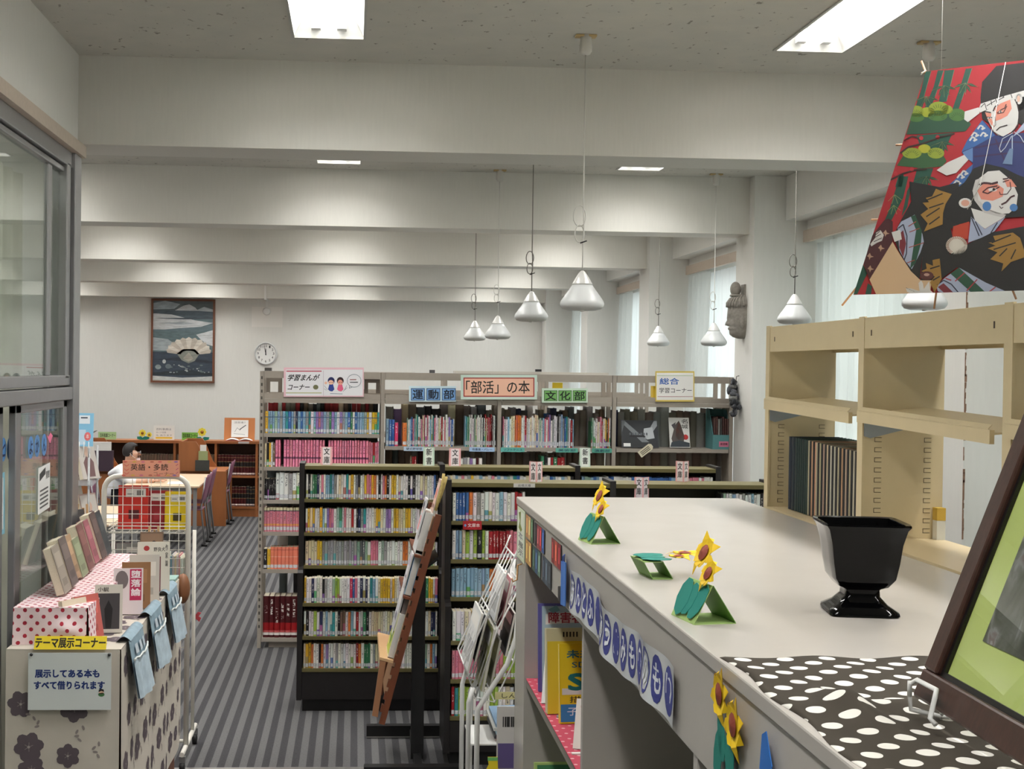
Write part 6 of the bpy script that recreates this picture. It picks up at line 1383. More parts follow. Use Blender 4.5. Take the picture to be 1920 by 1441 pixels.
# pink dotted cloth over a step
M_pk = bpy.data.materials.new('pink_dotted_cloth'); M_pk.use_nodes = True; dots_mat(M_pk, (236, 214, 216), (168, 50, 66), .046, .024, .0075, .9, seedwob=.004)
PX0, PX1, PY0, PY1, PZ = -1.255, -.985, 5.02, 6.45, 1.19
def pk_front(u, v):
    return Vector((PX0+(PX1-PX0)*u, PY0-.004-.014*(1-v)*(1+math.sin(u*13+2))*.5-.030*math.exp(-((u-.72)**2/.03+(v-.35)**2/.05)), TZ+.003+(PZ-TZ-.003)*v+.012*math.exp(-((u-.7)**2/.02))*v*(1-v)*4))
def pk_side(u, v): return Vector((PX1+.004+.012*(1-v)*(1+math.sin(u*31))*.5, PY0-.004+(PY1-PY0)*u, TZ+.003+(PZ-TZ-.003)*v))
def pk_top(u, v): return Vector((PX0+(PX1-PX0)*u+.004*u, PY0-.004+(PY1-PY0)*v, PZ+.003*math.sin(v*37)*math.sin(u*9)+.001))
pkc = thing('dotted_cloth', 'pink cloth with red dots over the step on the cabinet', 'cloth', ((PX0+PX1)/2, (PY0+PY1)/2, TZ))
ob('step_box', MB().box(PX0+.004, PX1-.008, PY0+.01, PY1-.005, TZ+.003, PZ-.004, M_cab), parent=pkc)
for nm_, fn, nu, nv, uvf in (('front_drop', pk_front, 24, 12, lambda c, n: (c.x, c.z)), ('side_drop', pk_side, 50, 8, lambda c, n: (c.y, c.z)), ('top_spread', pk_top, 10, 40, lambda c, n: (c.x, c.y))):
    o = ob(nm_, MB().grid(fn, nu, nv, M_pk), parent=pkc); planar_uv(o, uvf)
# yellow and white signs
a = onY(62, 1215, TY0-.03); b = onY(198, 1192, TY0-.03)
t = thing('corner_sign', 'long yellow theme-display corner sign on the edge of the flowered cloth', 'sign', ((a.x+b.x)/2, TY0-.02, TZ+.004))
ob('board', MB().obox((a.x, TY0-.020, TZ+.0035), (b.x-a.x, 0, 0), (0, .018, .045), (0, .003, 0), mat((238, 212, 40), .5)), parent=t)
P = Print(plane_fn((a.x, TY0-.020, TZ+.0035), (b.x-a.x, 0, 0), (0, .018, .045)), (0, -1, .3)); P.text('テーマ展示コーナー', .015, .14, .985, .86, (40, 34, 20), .03); P.done('lettering', t)
SY = TY0-.032; a = onY(52, 1330, SY); b = onY(209, 1223, SY)
t = thing('notice_sheet', 'white notice sheet with blue lettering pinned on the flowered cloth', 'notice', ((a.x+b.x)/2, SY, a.z))
ob('sheet', MB().box(a.x, b.x, SY, SY+.0015, a.z, b.z, mat((222, 226, 224), .3)), parent=t)
for px in (59, 205): p = onY(px, 1226, SY); ob('pin', MB().sphere((p.x, SY-.003, p.z), .006, 8, 6, mat((40, 40, 42), .4)), parent=t)
P = Print(lambda x, y: onY(x, y, SY), (0, -1, 0)); P.text('展示してある本も', 66, 1269, 186, 1254, (28, 52, 118), .04); P.text('すべて借りられます', 64, 1291, 196, 1276, (28, 52, 118), .04); P.disc(190, 1301, 6, 4, (70, 120, 70)); P.disc(190, 1296, 5, 4.2, (236, 196, 170)).up(); P.poly([(184.8, 1296.5), (185.5, 1291.5), (190, 1290), (194.5, 1291.5), (195.2, 1296), (190, 1294)], (30, 28, 30)); P.done('lettering', t)
# denim-blue cloth pouches hung from the edge
M_den = mat((184, 202, 214), .6, name='pale_denim', noise=.2, scale=35); M_den2 = mat((146, 170, 184), .6, name='denim_flap', noise=.2, scale=35); M_hem = mat((214, 218, 214), .7, name='white_hem')
for k, (pc, dz) in enumerate(((5.20, 0), (5.70, .0), (6.22, .0))):
    t = thing('cloth_pouch', 'pale denim pouch hanging over the cloth edge, %s' % ['beside the notice sheet', 'middle one of three', 'next to the wire cart'][k], 'pouch', (TX1+.02, pc, TZ-.2), 0, 'denim pouches along the cloth edge')
    def pt(u, v, off=0.0, pc=pc): return Vector((TX1+.020+.022*math.sin(math.pi*u)*(1-v*.6)+off+.03*(1-v), pc-.16+.32*u+.05*(1-v), TZ+.012-.23*(1-v)))
    ob('pouch_back', MB().grid(lambda u, v: pt(u, v, -.004), 10, 8, M_den2), parent=t)
    ob('pouch_front', MB().grid(lambda u, v: pt(u, v*.68, .003+.004*math.sin(u*19)), 12, 8, M_den), parent=t)
    ob('hem', MB().tube([pt(i/10, .68+.015*math.sin(i*2.1), .006) for i in range(11)], .004, 6, M_hem), parent=t)
    ob('flap', MB().grid(lambda u, v: Vector((TX1+.02-.06*(1-v)*.0+(-.05+.07*v) if False else TX1-.035+.057*v, pc-.15+.30*u, TZ+.004+.020*math.sin(math.pi*v)+.006*v)), 8, 5, M_den2), parent=t)
    P = Print(lambda u, v: pt(u, v, .002), (1, 0, 0), .0008); [P.rect(.15+.22*i, .74, .27+.22*i, .90, (196, 206, 214)) for i in range(3)]; P.done('print', t)['kind'] = 'stuff'
# books standing on the dotted step, covers turned to the aisle (seen from their edges)
def edge_book(px, py, Y, h, th, rgb, label, yaw=1.60, lean=.3, wd=.14, z=PZ+.004, draw=None):
    p = onY(px, py, Y); return face_book('display_book', (p.x, Y, z), yaw, lean, wd, h, th, rgb, label, draw, group='books on the dotted step')
GRA = (110, 100, 96)
edge_book(127, 1130, 5.30, .19, .030, (150, 140, 128), 'grey-brown thin book first on the dotted step')
edge_book(141, 1125, 5.44, .20, .046, (104, 92, 88), 'thick dark grey book on the dotted step')
edge_book(148, 1108, 5.62, .185, .044, (168, 138, 108), 'amber covered book on the dotted step')
edge_book(160, 1104, 5.72, .165, .024, (138, 146, 116), 'green striped booklet on the dotted step')
edge_book(172, 1096, 5.86, .205, .042, (122, 80, 76), 'dull red book leaning on the dotted step')
edge_book(183, 1078, 6.10, .20, .028, (156, 92, 102), 'pink and red book on the dotted step')
edge_book(196, 1072, 6.22, .215, .044, (94, 78, 74), 'tall brown book near the wire cart end of the step')
edge_book(205, 1066, 6.36, .21, .030, (60, 66, 70), 'slate book at the wire cart end of the step')
# upright books facing along the table
def d_dark(P): P.rect(.03, .03, .97, .97, (214, 208, 196)).up(); P.rect(.08, .08, .9, .82, (70, 66, 68)); P.up(); P.poly([(.4, .1), (.35, .5), (.5, .68), (.65, .5), (.6, .1)], (26, 24, 26)); P.text('小説', .1, .86, .5, .95, (60, 50, 48))
face_book('display_book', (-.945, 5.23, TZ+.003), .12, .12, .105, .185, .012, (214, 208, 196), 'white-bordered novel with a dark figure standing on the flowered cloth', d_dark)
face_book('display_book', (-.985, 5.12, TZ+.003), .95, .22, .12, .165, .014, (186, 92, 84), 'pale red paperback leaning beside the yellow sign', None)
face_book('display_book', (-1.02, 5.06, TZ+.003), .95, .22, .12, .16, .016, (214, 200, 176), 'cream paperback leaning outermost beside the yellow sign', None)
def d_kan(P): P.rect(0, 0, 1, 1, (226, 214, 214)).up(); P.rect(.55, .3, .95, .98, (186, 40, 84)).up(); P.text('堕落論', .6, .36, .92, .95, (238, 226, 228), .03, vert=True); P.disc(.28, .75, .22, .2, (120, 110, 110))
face_book('display_book', (-.935, 5.62, TZ+.003), .12, .12, .12, .19, .014, (222, 210, 210), 'magenta-spined essay book standing on the flowered cloth', d_kan)
face_book('display_book', (-.925, 5.76, TZ+.003), .12, .10, .12, .195, .016, (150, 108, 72), 'brown book behind the magenta-spined one')
face_book('display_book', (-.915, 5.92, TZ+.003), .12, .10, .13, .205, .014, (206, 200, 190), 'pale grey book behind the brown one')
def d_maro(P): P.rect(0, 0, 1, 1, (222, 218, 204)).up(); P.rect(.05, .03, .72, .72, (110, 44, 52)); P.disc(.28, .88, .09, .05, (170, 56, 56)); P.text('野良犬', .5, .82, .85, .9, (60, 54, 52)); P.text('作家論', .86, .5, .94, .95, (90, 86, 80), vert=True)
face_book('display_book', (-.905, 6.12, TZ+.003), .12, .08, .145, .235, .018, (222, 218, 204), 'tall cream book with a maroon panel standing on the flowered cloth', d_maro)
# little wooden easels with books
def wood_easel(px, py, Y, label, z, s=1.0):
    p = onY(px, py, Y); c = Vector((p.x, Y, z)); t = thing('table_easel', label, 'easel', c)
    for q in (-.045, .045): ob('leg', MB().obox(c+Vector((q*s-.005, -.02, 0)), (.010, 0, 0), Vector((-q*.55*s, .06, .26))*s, (0, .010, 0), M_pine), parent=t)
    ob('back_leg', MB().obox(c+Vector((-.005, .13*s, 0)), (.010, 0, 0), Vector((0, -.075, .24))*s, (0, .010, 0), M_pine), parent=t)
    ob('ledge', MB().obox(c+Vector((-.085*s, -.045, .055*s)), (.17*s, 0, 0), (0, .022, 0), (0, 0, .012), M_pine), parent=t)
    return c
c = wood_easel(285, 1100, 6.50, 'small pine easel holding a book on the cloth by the cart', TZ+.003, 1.0)
face_book('display_book', (c.x, 6.465, TZ+.0712), .1, .22, .11, .17, .012, (118, 96, 78), 'brown portrait book on the small pine easel', lambda P: (P.rect(.05, .05, .95, .95, (140, 112, 88)), P.up(), P.disc(.6, .55, .16, .2, (40, 34, 36)), P.disc(.6, .6, .1, .1, (214, 196, 180))))
ce = wood_easel(150, 1075, 6.28, 'second small pine easel on the dotted step', PZ+.004, .95)
face_book('display_book', (ce.x, 6.245, PZ+.068), .9, .22, .11, .16, .02, (70, 66, 66), 'dark book on the second pine easel')
ob('open_booklet', MB().obox((-.93, 6.33, TZ+.003), (.07, .02, 0), (-.02, .12, 0), (0, 0, .01), mat((222, 220, 214), .6)), None, label='white booklet lying on the cloth before the wire cart', cat='book')
ob('green_folder', MB().obox((-.925, 6.47, TZ+.003), (.072, .0, 0), (0, .14, 0), (0, 0, .012), mat((150, 186, 178), .5)), None, label='pale green folder lying at the end of the cloth', cat='folder')
ob('leather_purse', MB().sphere((-.832, 6.60, TZ-.05), (.035, .05, .075), 12, 8, mat((132, 84, 52), .5)), None, label='brown leather pouch hanging at the end of the cloth', cat='pouch')
# notices on the office glass
def gx(px, py): return onX(px, py, XP-.009)
for k, (px, py, ch, x_) in enumerate(((22, 842, 'と', XP-.044), (76, 838, 'し', XP-.044), (232, 838, 'ょ', 0), (281, 834, 'か', 0), (335, 832, 'ん', 0))):
    pass
def glass_disc(pxc, pyc, X, ch, label):
    c = onX(pxc, pyc, X); t = thing('letter_disc', label, 'sticker', c, 0, 'blue letter discs on the office glass')
    mb = MB(); n = 20; pts = [Vector((X, c.y+.046*math.cos(a), c.z+.046*math.sin(a))) for a in [6.2832*i/n for i in range(n)]]; mb.prism(pts, (-.0012, 0, 0), mat((88, 140, 196), .5)); ob('disc', mb, parent=t)
    P = Print(lambda a, b: Vector((X, c.y-.033+.066*a, c.z-.033+.066*b)), (1, 0, 0)); P.text(ch, .1, .1, .9, .9, (30, 44, 84), .03); P.done('letter', t)
for (px, py, ch, X) in ((6, 842, 'と', XP-.052), (19, 840, 'し', XP-.052), (58, 838, 'よ', XP-.018), (70, 835, 'か', XP-.018), (83, 833, 'ん', XP-.018)): glass_disc(px, py, X, ch, 'round blue letter sticker on the office glass')
a = onX(73, 962, XP-.018); b = onX(94, 870, XP-.018); t = thing('notice_sheet', 'white printed notice taped inside the office glass door', 'notice', (a.x, (a.y+b.y)/2, a.z))
q = [onX(71, 965, XP-.0195), onX(93, 950, XP-.0195), onX(94, 866, XP-.0195), onX(72, 877, XP-.0195)]
ob('sheet', MB().prism(q, (-.0008, 0, 0), mat((230, 230, 228), .6)), parent=t); P = Print(lambda u, v: q[0].lerp(q[1], u).lerp(q[3].lerp(q[2], u), v), (1, 0, 0))
P.poly([(.1, .7), (.6, .8), (.6, .95), (.1, .86)], (60, 60, 60)); P.text('開館', .65, .68, .95, .85, (40, 40, 40)); [P.rect(.15, .1+.09*i, .85, .14+.09*i, (90, 90, 90)) for i in range(5)]; P.done('lettering', t)
pkp = [onX(x, y, XP-.018) for x, y in ((88, 815), (94, 830), (99, 816), (95, 810), (91, 818))]; ob('pink_paper', MB().prism(pkp, (-.001, 0, 0), mat((240, 120, 160), .5)), None, label='small bright pink paper crane stuck on the office glass', cat='paper')
q = [onX(x, y, XP-.052) for x, y in ((0, 1003), (9, 999), (9, 884), (0, 888))]; q[0].y -= .25; q[3].y -= .25
t = thing('blue_poster', 'light blue bordered poster on the first office glass pane', 'poster', q[0]); ob('sheet', MB().prism(q, (-.001, 0, 0), mat((140, 200, 220), .5)), parent=t); P = Print(lambda u, v: q[0].lerp(q[1], u).lerp(q[3].lerp(q[2], u), v), (1, 0, 0)); P.rect(.05, .08, .93, .92, (222, 226, 226)).up(); P.text('お知らせ', .5, .2, .88, .8, (150, 60, 90), vert=True); P.done('lettering', t)

# ================================================================ WHITE WIRE CART
CY = 7.03; cxl, cxr = -1.298, -.862
wc = thing('wire_cart', 'white wire-mesh book cart on casters behind the flowered cloth', 'cart', ((cxl+cxr)/2, CY, 0)); M_wc = mat((224, 220, 210), .4, name='cream_wire')
r_ = .075; zt = 1.515
arc = [(cxl, CY, .10)]+[(cxl, CY, zt-r_)]+[(cxl+r_-r_*math.cos(a), CY, zt-r_+r_*math.sin(a)) for a in [1.5708*i/5 for i in range(1, 6)]]+[(cxr-r_+r_*math.sin(a), CY, zt-r_+r_*math.cos(a)) for a in [1.5708*i/5 for i in range(0, 6)]]+[(cxr, CY, .10)]
ob('frame_tube', MB().tube(arc, .014, 10, M_wc), parent=wc)
for i in range(1, 9): x = cxl+(cxr-cxl)*i/9; ob('grid_wire', MB().tube([(x, CY, .62), (x, CY, 1.50 if 1 < i < 8 else 1.478)], .0022, 5, M_wc), parent=wc)
for i in range(19): z = .62+i*.0465; ob('grid_wire', MB().tube([(cxl, CY-.002, z), (cxr, CY-.002, z)], .0022, 5, M_wc), parent=wc)
for z in (1.215, .86):
    for k in range(3): zz = z+.018*k; ob('basket_rail', MB().tube([(cxl+.02, CY+.02, zz), (cxl+.02, CY+.26, zz), (cxr-.02, CY+.26, zz), (cxr-.02, CY+.02, zz)], .003, 5, M_wc, closed=True), parent=wc)
    for i in range(10): x = cxl+.03+(cxr-cxl-.06)*i/9; ob('basket_wire', MB().tube([(x, CY+.02, z), (x, CY+.26, z)], .002, 5, M_wc), parent=wc)
for x in (cxl, cxr):
    ob('base_tube', MB().tube([(x, CY-.16, .10), (x, CY+.42, .10)], .013, 8, M_wc), parent=wc)
    ob('brace', MB().tube([(x, CY+.28, .10), (x, CY+.28, 1.2)], .010, 8, M_wc), parent=wc)
    for y in (CY-.14, CY+.40):
        cs = ob('caster', MB().tube([(x-.012, y, .030), (x+.012, y, .030)], .0295, 14, M_dk2), parent=wc); ob('caster_fork', MB().box(x-.016, x+.016, y-.012, y+.012, .045, .088, mat((170, 170, 170), .3, .8)), parent=cs)
ob('base_bar', MB().tube([(cxl, CY+.1, .10), (cxr, CY+.1, .10)], .010, 8, M_wc), parent=wc)
def d_en(P):
    P.rect(231, 863, 336, 892, (240, 168, 140)).up(); P.text('英語・多読', 245, 881, 315, 869, (50, 40, 38), .01); P.text('コーナー', 288, 891, 326, 884, (150, 90, 70), .0)
    for x, c in ((235, (226, 110, 100)), (252, (230, 190, 90)), (268, (220, 120, 150)), (285, (200, 110, 90)), (300, (226, 110, 110)), (318, (230, 180, 100)), (330, (150, 120, 190))): P.disc(x, 865, 4, 1.4, c, 8); P.disc(x-3, 890, 4, 1.4, c, 8)
    for y in (870, 878, 885): P.line([(233, y), (237, y+3), (242, y)], 1, (226, 90, 90)); P.line([(330, y+2), (334, y-1)], 1, (200, 80, 120))
sign('corner_sign', 230, 862, 337, 893, CY-.02, 'salmon English-reading corner sign fixed on top of the wire cart', (236, 150, 120), d_en)
def d_bar(c, bg): return lambda P: (P.rect(.02, .02, .98, .98, bg).up(), P.rect(.25, .74, .92, .93, (222, 220, 216)), P.up(), [P.rect(.62+.045*i, .78, .65+.045*i, .89, (60, 60, 60)) for i in range(5)], P.rect(.3, .8, .5, .82, (120, 120, 120)), P.rect(.35, .25, .7, .45, c))
face_book('large_book', (-1.165, CY+.10, 1.219), .06, .06, .155, .235, .03, (204, 44, 32), 'bright red picture book standing in the wire cart', d_bar((90, 24, 30), (204, 44, 32)), group='large books in the wire cart')
face_book('large_book', (-1.04, CY+.14, 1.219), .0, .05, .14, .205, .03, (156, 34, 44), 'crimson book between the red and yellow ones in the wire cart', d_bar((170, 50, 60), (156, 34, 44)), group='large books in the wire cart')
face_book('large_book', (-.935, CY+.09, 1.219), -.03, .05, .125, .205, .03, (232, 202, 20), 'yellow book standing in the wire cart', d_bar((70, 60, 20), (232, 202, 20)), group='large books in the wire cart')
row('drwkwwwwslwwcwpwwwd', -1.04, -.878, CY+.06, .864, 'slim_reader', M_covplain, .22, .16, 'in the lower basket of the wire cart', 'slim readers in the wire cart', kindword='slim reader', hv=.06)
face_book('large_book', (-1.16, CY+.2, .864), .0, .05, .22, .27, .012, (150, 150, 148), 'grey backed folder standing in the lower basket of the cart', d_bar((140, 140, 140), (150, 150, 148)), group='large books in the wire cart')
row('kilkn', -1.285, -1.17, CY+.03, .864, 'slim_reader', M_covplain, .21, .14, 'in the lower basket beside the grey folder', 'slim readers in the wire cart', kindword='slim reader')
ob('red_ribbon', MB().prism([Vector((cxr+.0112+x, CY+.28, .73+z)) for x, z in ((0, -.012), (.02, -.03), (.03, -.008), (.016, 0), (.03, .02), (.012, .024), (0, .01))], (0, .006, 0), mat((190, 70, 80), .6)), None, label='small red ribbon tied on the cart brace', cat='ribbon')

# ================================================================ FAR END OF THE ROOM
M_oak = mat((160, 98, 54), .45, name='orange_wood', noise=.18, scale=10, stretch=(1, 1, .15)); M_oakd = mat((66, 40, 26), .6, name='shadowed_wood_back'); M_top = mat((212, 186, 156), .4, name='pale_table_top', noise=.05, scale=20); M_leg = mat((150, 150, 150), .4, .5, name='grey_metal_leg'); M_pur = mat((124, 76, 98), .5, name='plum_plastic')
LY = 18.6; lx = [-4.75, -4.18, -3.61, -3.05, -2.48, -1.915, -1.35, -.80]
ls = thing('low_bookshelf', 'low orange-wood bookshelf with encyclopedias along the far wall', 'bookshelf', (-2.8, LY+.17, 0))
for x in lx: ob('divider', MB().box(x-.016, x+.016, LY, LY+.33, .0, 1.012, M_oak), parent=ls)
ob('top_board', MB().box(lx[0]-.03, lx[-1]+.03, LY-.02, LY+.35, 1.013, 1.05, M_oak), parent=ls)
for a, b in zip(lx[:-1], lx[1:]):
    for z in (.57, .14): ob('shelf', MB().box(a+.0165, b-.0165, LY+.005, LY+.315, z-.03, z, M_oak), parent=ls)
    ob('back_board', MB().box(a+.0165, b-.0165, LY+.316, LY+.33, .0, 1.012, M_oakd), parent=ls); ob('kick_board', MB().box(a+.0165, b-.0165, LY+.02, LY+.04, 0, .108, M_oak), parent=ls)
bayseq = {0: ('a'*12, M_covdark), 1: ('a'*12, M_covdark), 2: ('a'*12, M_covdark), 3: ('aaaaaaaaaaaaaa', M_covdark), 4: ('aaaaaaaaaaaa', M_covdark), 5: ('dddddddddddd', M_covency), 6: ('dddddddd', M_covency)}
for i in range(3, 7):
    sq, cm = bayseq[i]; w0 = 'below the far-wall painting' if i < 5 else 'in the far bookshelf near the steel bookcase'
    row(sq, lx[i]+.02, lx[i+1]-.02, LY+.04, .57, 'encyclopedia_volume', cm, .285, .2, w0, 'encyclopedias on the far shelf', kindword='encyclopedia volume', hv=.005, tmin=.98, tmax=1.02)
row('dddddddddkkk', lx[5]+.06, lx[6]-.02, LY+.04, .14, 'encyclopedia_volume', M_covency, .27, .2, 'on the lower far shelf', 'encyclopedias on the lower far shelf', kindword='encyclopedia volume', hv=.02, tmin=.98, tmax=1.02)
# things on the low bookshelf
TZL = 1.0505
def flat_sign(px0, py0, px1, py1, Y, bg, label, draw, cat='sign', z=None, name='shelf_sign'):
    a = onY(px0, py1, Y); b = onY(px1, py0, Y); z0 = TZL if z is None else z
    t = thing(name, label, cat, ((a.x+b.x)/2, Y, z0)); ob('board', MB().box(a.x, b.x, Y, Y+.006, z0, max(b.z, z0+.02), mat(bg, .5)), parent=t); ob('foot', MB().box(a.x+(b.x-a.x)*.3, a.x+(b.x-a.x)*.7, Y+.007, Y+.06, z0, z0+.01, mat(bg, .5)), parent=t)
    hh = max(b.z, z0+.02)-z0
    P = Print(lambda u, v: Vector((a.x+(b.x-a.x)*u, Y, z0+hh*v)), (0, -1, 0)); draw(P); P.done('lettering', t); return t
flat_sign(184, 809, 218, 824, 18.68, (170, 206, 150), 'pale green corner sign on the low bookshelf behind the newspaper', lambda P: P.text('百科看護コーナー', .1, .3, .95, .8, (34, 40, 34), .01))
flat_sign(341, 810, 371, 824, 18.68, (120, 180, 70), 'bright green corner sign beside a single paper sunflower', lambda P: P.text('百科事典コーナー', .05, .3, .98, .85, (30, 36, 24), .01))
flat_sign(288, 797, 327, 824, 18.70, (236, 234, 228), 'white handwritten notice card between the paper sunflowers', lambda P: (P.text('百科事典は', .12, .66, .85, .82, (110, 110, 120), 0), P.text('カード目録', .12, .46, .6, .58, (130, 130, 140), 0), P.text('も あります', .12, .27, .9, .38, (130, 130, 140), 0), P.rect(.1, .08, .9, .2, (236, 200, 60))), 'notice')
def sun_stand(pxs, label):
    Y = 18.66; t = None
    for k, (px, py, r) in enumerate(pxs):
        c = onY(px, py, Y)
        if t is None:
            t = thing('paper_sunflower', label, 'paper flower', (c.x, Y, TZL)); ob('leaf_base', MB().prism([Vector((c.x+a, Y+.004, TZL+b)) for a, b in ((-.07, .01), (-.075, .045), (-.02, .05), (0, .03), (.03, .05), (.10, .045), (.09, .012), (.05, 0), (-.03, 0))], (0, .004, 0), M_tea), parent=t); ob('card_foot', MB().box(c.x-.04, c.x+.05, Y+.009, Y+.05, TZL, TZL+.008, mat((220, 224, 200), .6)), parent=t)
        A = MB(); 
        A.prism([Vector((c.x+(r*(1+.1*math.cos(8*t_)))*math.cos(t_), Y-.004, c.z+(r*(1+.1*math.cos(8*t_)))*math.sin(t_))) for t_ in [6.2832*i/32 for i in range(32)]], (0, .006, 0), mat((240, 222, 70), .6)); f = ob('petals', A, parent=t)
        ob('flower_centre', MB().lathe([(r*.42, 0), (r*.4, .006), (0, .007)], (c.x, Y-.004, c.z), 14, mat((150, 96, 30), .7), Matrix.Rotation(math.pi/2, 3, 'X')), parent=f)
sun_stand(((267, 811, .048), (280, 814, .034)), 'two small paper sunflowers standing on the low bookshelf'); sun_stand(((379, 809, .056),), 'single paper sunflower beside the bright green sign')
a = onY(420, 824, 18.72); b = onY(478, 783, 18.72); t = thing('wooden_panel', 'orange wooden easel panel with a drawing sheet on the low bookshelf', 'panel', ((a.x+b.x)/2, 18.72, TZL))
ob('panel', MB().obox((a.x, 18.70, TZL), (b.x-a.x, 0, 0), (0, .06, b.z-TZL), (0, .015, 0), mat((190, 118, 66), .5)), parent=t)
ob('sheet', MB().obox((a.x+.1, 18.699, TZL+.05), (.235, 0, 0), (0, .0445, b.z-TZL-.08), (0, -.001, 0), mat((236, 235, 232), .6)), parent=t)
P = Print(plane_fn((a.x+.1, 18.698, TZL+.05), (.235, 0, 0), (0, .0445, b.z-TZL-.08)), (0, -1, 0)); P.text('注目本！', .15, .8, .8, .92, (60, 60, 70), 0); P.line([(.2, .3), (.35, .55), (.5, .4), (.6, .5)], .02, (120, 120, 130)); P.line([(.5, .45), (.85, .7)], .05, (80, 80, 86)); P.line([(.15, .2), (.8, .15)], .02, (120, 120, 130)); P.done('drawing', t)
ob('open_book', MB().grid(lambda u, v: Vector((a.x+.03+.37*u, 18.6+.10*v, TZL+.008+.03*abs(math.sin(u*math.pi*2))*(.6+.4*v))), 16, 4, mat((236, 232, 226), .7)).box(a.x+.03, a.x+.40, 18.6, 18.69, TZL, TZL+.007, mat((206, 120, 110), .6)), None, label='open white picture book lying before the orange panel', cat='book')
ob('shelf_tag', MB().box(a.x+.21, a.x+.36, LY-.024, LY-.021, 1.018, 1.045, mat((190, 188, 186), .5)), None, label='grey tag on the front edge of the low bookshelf', cat='tag')
nw = thing('newspaper', 'folded newspaper tilted up beside the pale green sign', 'newspaper', (-3.72, 18.7, TZL)); ob('sheets', MB().obox((-3.78, 18.66, TZL), (.20, 0, .11), (0, .16, 0), (-.004, 0, .008), mat((120, 122, 120), .8)), parent=nw)

# study carrels
def carrel(x1, Y0, Y1, label, lamp=True):
    t = thing('study_carrel', label, 'carrel', (x1-.35, (Y0+Y1)/2, 0)); xb = x1-.62
    for y in (Y0, Y1-.03): 
        ob('end_panel', MB().box(xb+.44, x1, y, y+.03, 0, .715, M_oak), parent=t)
        ob('side_panel', MB().prism([(xb, y, .716), (xb+.42, y, .716), (xb+.36, y, .80), (xb+.26, y, 1.04), (xb+.22, y, 1.10), (xb, y, 1.10)], (0, .03, 0), M_oak), parent=t)
        ob('leg_panel', MB().box(xb, xb+.44, y, y+.03, 0, .68, M_oak), parent=t)
    ob('desk_top', MB().box(xb, x1-.02, Y0+.031, Y1-.031, .69, .715, M_oak), parent=t); ob('back_panel', MB().box(xb, xb+.025, Y0+.031, Y1-.031, .716, 1.09, M_oak), parent=t)
    return t
carrel(-1.66, 17.5, 18.3, 'orange-wood study carrel with curved sides beside the plum chair')
carrel(-2.96, 17.4, 18.2, 'orange-wood study carrel behind the seated person')
ob('calendar_card', MB().box(-2.0, -1.92, 17.47, 17.48, .98, 1.06, mat((222, 222, 218), .6)).box(-2.02, -1.90, 17.47, 17.485, .86, .98, mat((150, 160, 110), .6)).box(-2.06, -1.88, 17.46, 17.495, .72, .86, mat((60, 60, 56), .6)), None, label='small card and green folder standing on the carrel desk', cat='card')
ob('tissue_box', MB().box(-3.36, -3.13, 17.36, 17.42, .98, 1.09, mat((222, 220, 216), .6)).box(-3.34, -3.1, 17.35, 17.43, .717, .98, mat((66, 48, 62), .6)), None, label='white box on a dark case at the carrel behind the person', cat='box')

# reading tables
def table(x0, x1, y0, y1, label):
    t = thing('reading_table', label, 'table', ((x0+x1)/2, (y0+y1)/2, 0)); ob('table_top', MB().box(x0, x1, y0, y1, .695, .72, M_top), parent=t, bevel=.006)
    for x in (x0+.05, x1-.05):
        for y in (y0+.06, y1-.06): ob('leg', MB().box(x-.02, x+.02, y-.02, y+.02, 0, .694, M_leg), parent=t)
    ob('apron', MB().box(x0+.08, x1-.08, y0+.05, y0+.07, .62, .694, M_leg), parent=t); ob('apron', MB().box(x0+.08, x1-.08, y1-.07, y1-.05, .62, .694, M_leg), parent=t); return t
table(-2.62, -1.76, 15.3, 17.0, 'pale reading table where the person sits'); table(-2.68, -1.84, 11.6, 13.1, 'pale reading table behind the wire cart')
def chair(c, yaw, label):
    t = thing('reading_chair', label, 'chair', c, yaw, 'plum reading chairs')
    W = False
    ob('seat', MB().grid(lambda u, v: Vector((-.2+.4*u, -.2+.4*v, .43-.012*math.sin(u*3.14)*math.sin(v*3.14)+.02*max(0, .15-v))), 8, 8, M_pur), parent=t, world=False); o = t.children[0] if t.children else None
    def bk(u, v): return Vector((-.2+.4*u, .19+.07*v+.03*(1-(2*u-1)**2)*-1*-.5, .50+.33*v))
    ob('backrest', MB().grid(bk, 8, 6, M_pur), parent=t, world=False)
    for s in (-1, 1):
        ob('leg', MB().tube([(s*.18, -.17, .42), (s*.19, -.20, 0.0)], .011, 8, M_leg), parent=t, world=False); ob('leg', MB().tube([(s*.18, .24, .80), (s*.185, .19, .45), (s*.19, .24, .012)], .011, 8, M_leg), parent=t, world=False)
        ob('foot_cap', MB().tube([(s*.19, .20, .014), (s*.19, .27, .014)], .014, 6, M_dk2), parent=t, world=False)
    for p in t.children:
        if p.name.startswith(('seat', 'backrest')): m = p.modifiers.new('thickness', 'SOLIDIFY'); m.thickness = .012
    return t
R90 = math.pi/2
bpy.context.view_layer.update()
chair((-1.87, 17.88, 0), -R90, 'plum chair drawn up to the carrel')
chair((-1.97, 16.5, 0), -R90, 'plum chair at the aisle side of the person table, far one')
chair((-1.95, 15.72, 0), -R90, 'plum chair at the aisle side of the person table, near one')
chair((-2.80, 15.75, 0), R90, 'plum chair that the person sits on')
chair((-2.05, 12.4, 0), -R90, 'plum chair at the table behind the wire cart')
ob('open_papers', MB().obox((-2.15, 15.5, .7205), (.24, .02, 0), (-.02, .3, 0), (0, 0, .004), mat((232, 232, 230), .6)), None, label='white papers on the reading table', cat='paper')
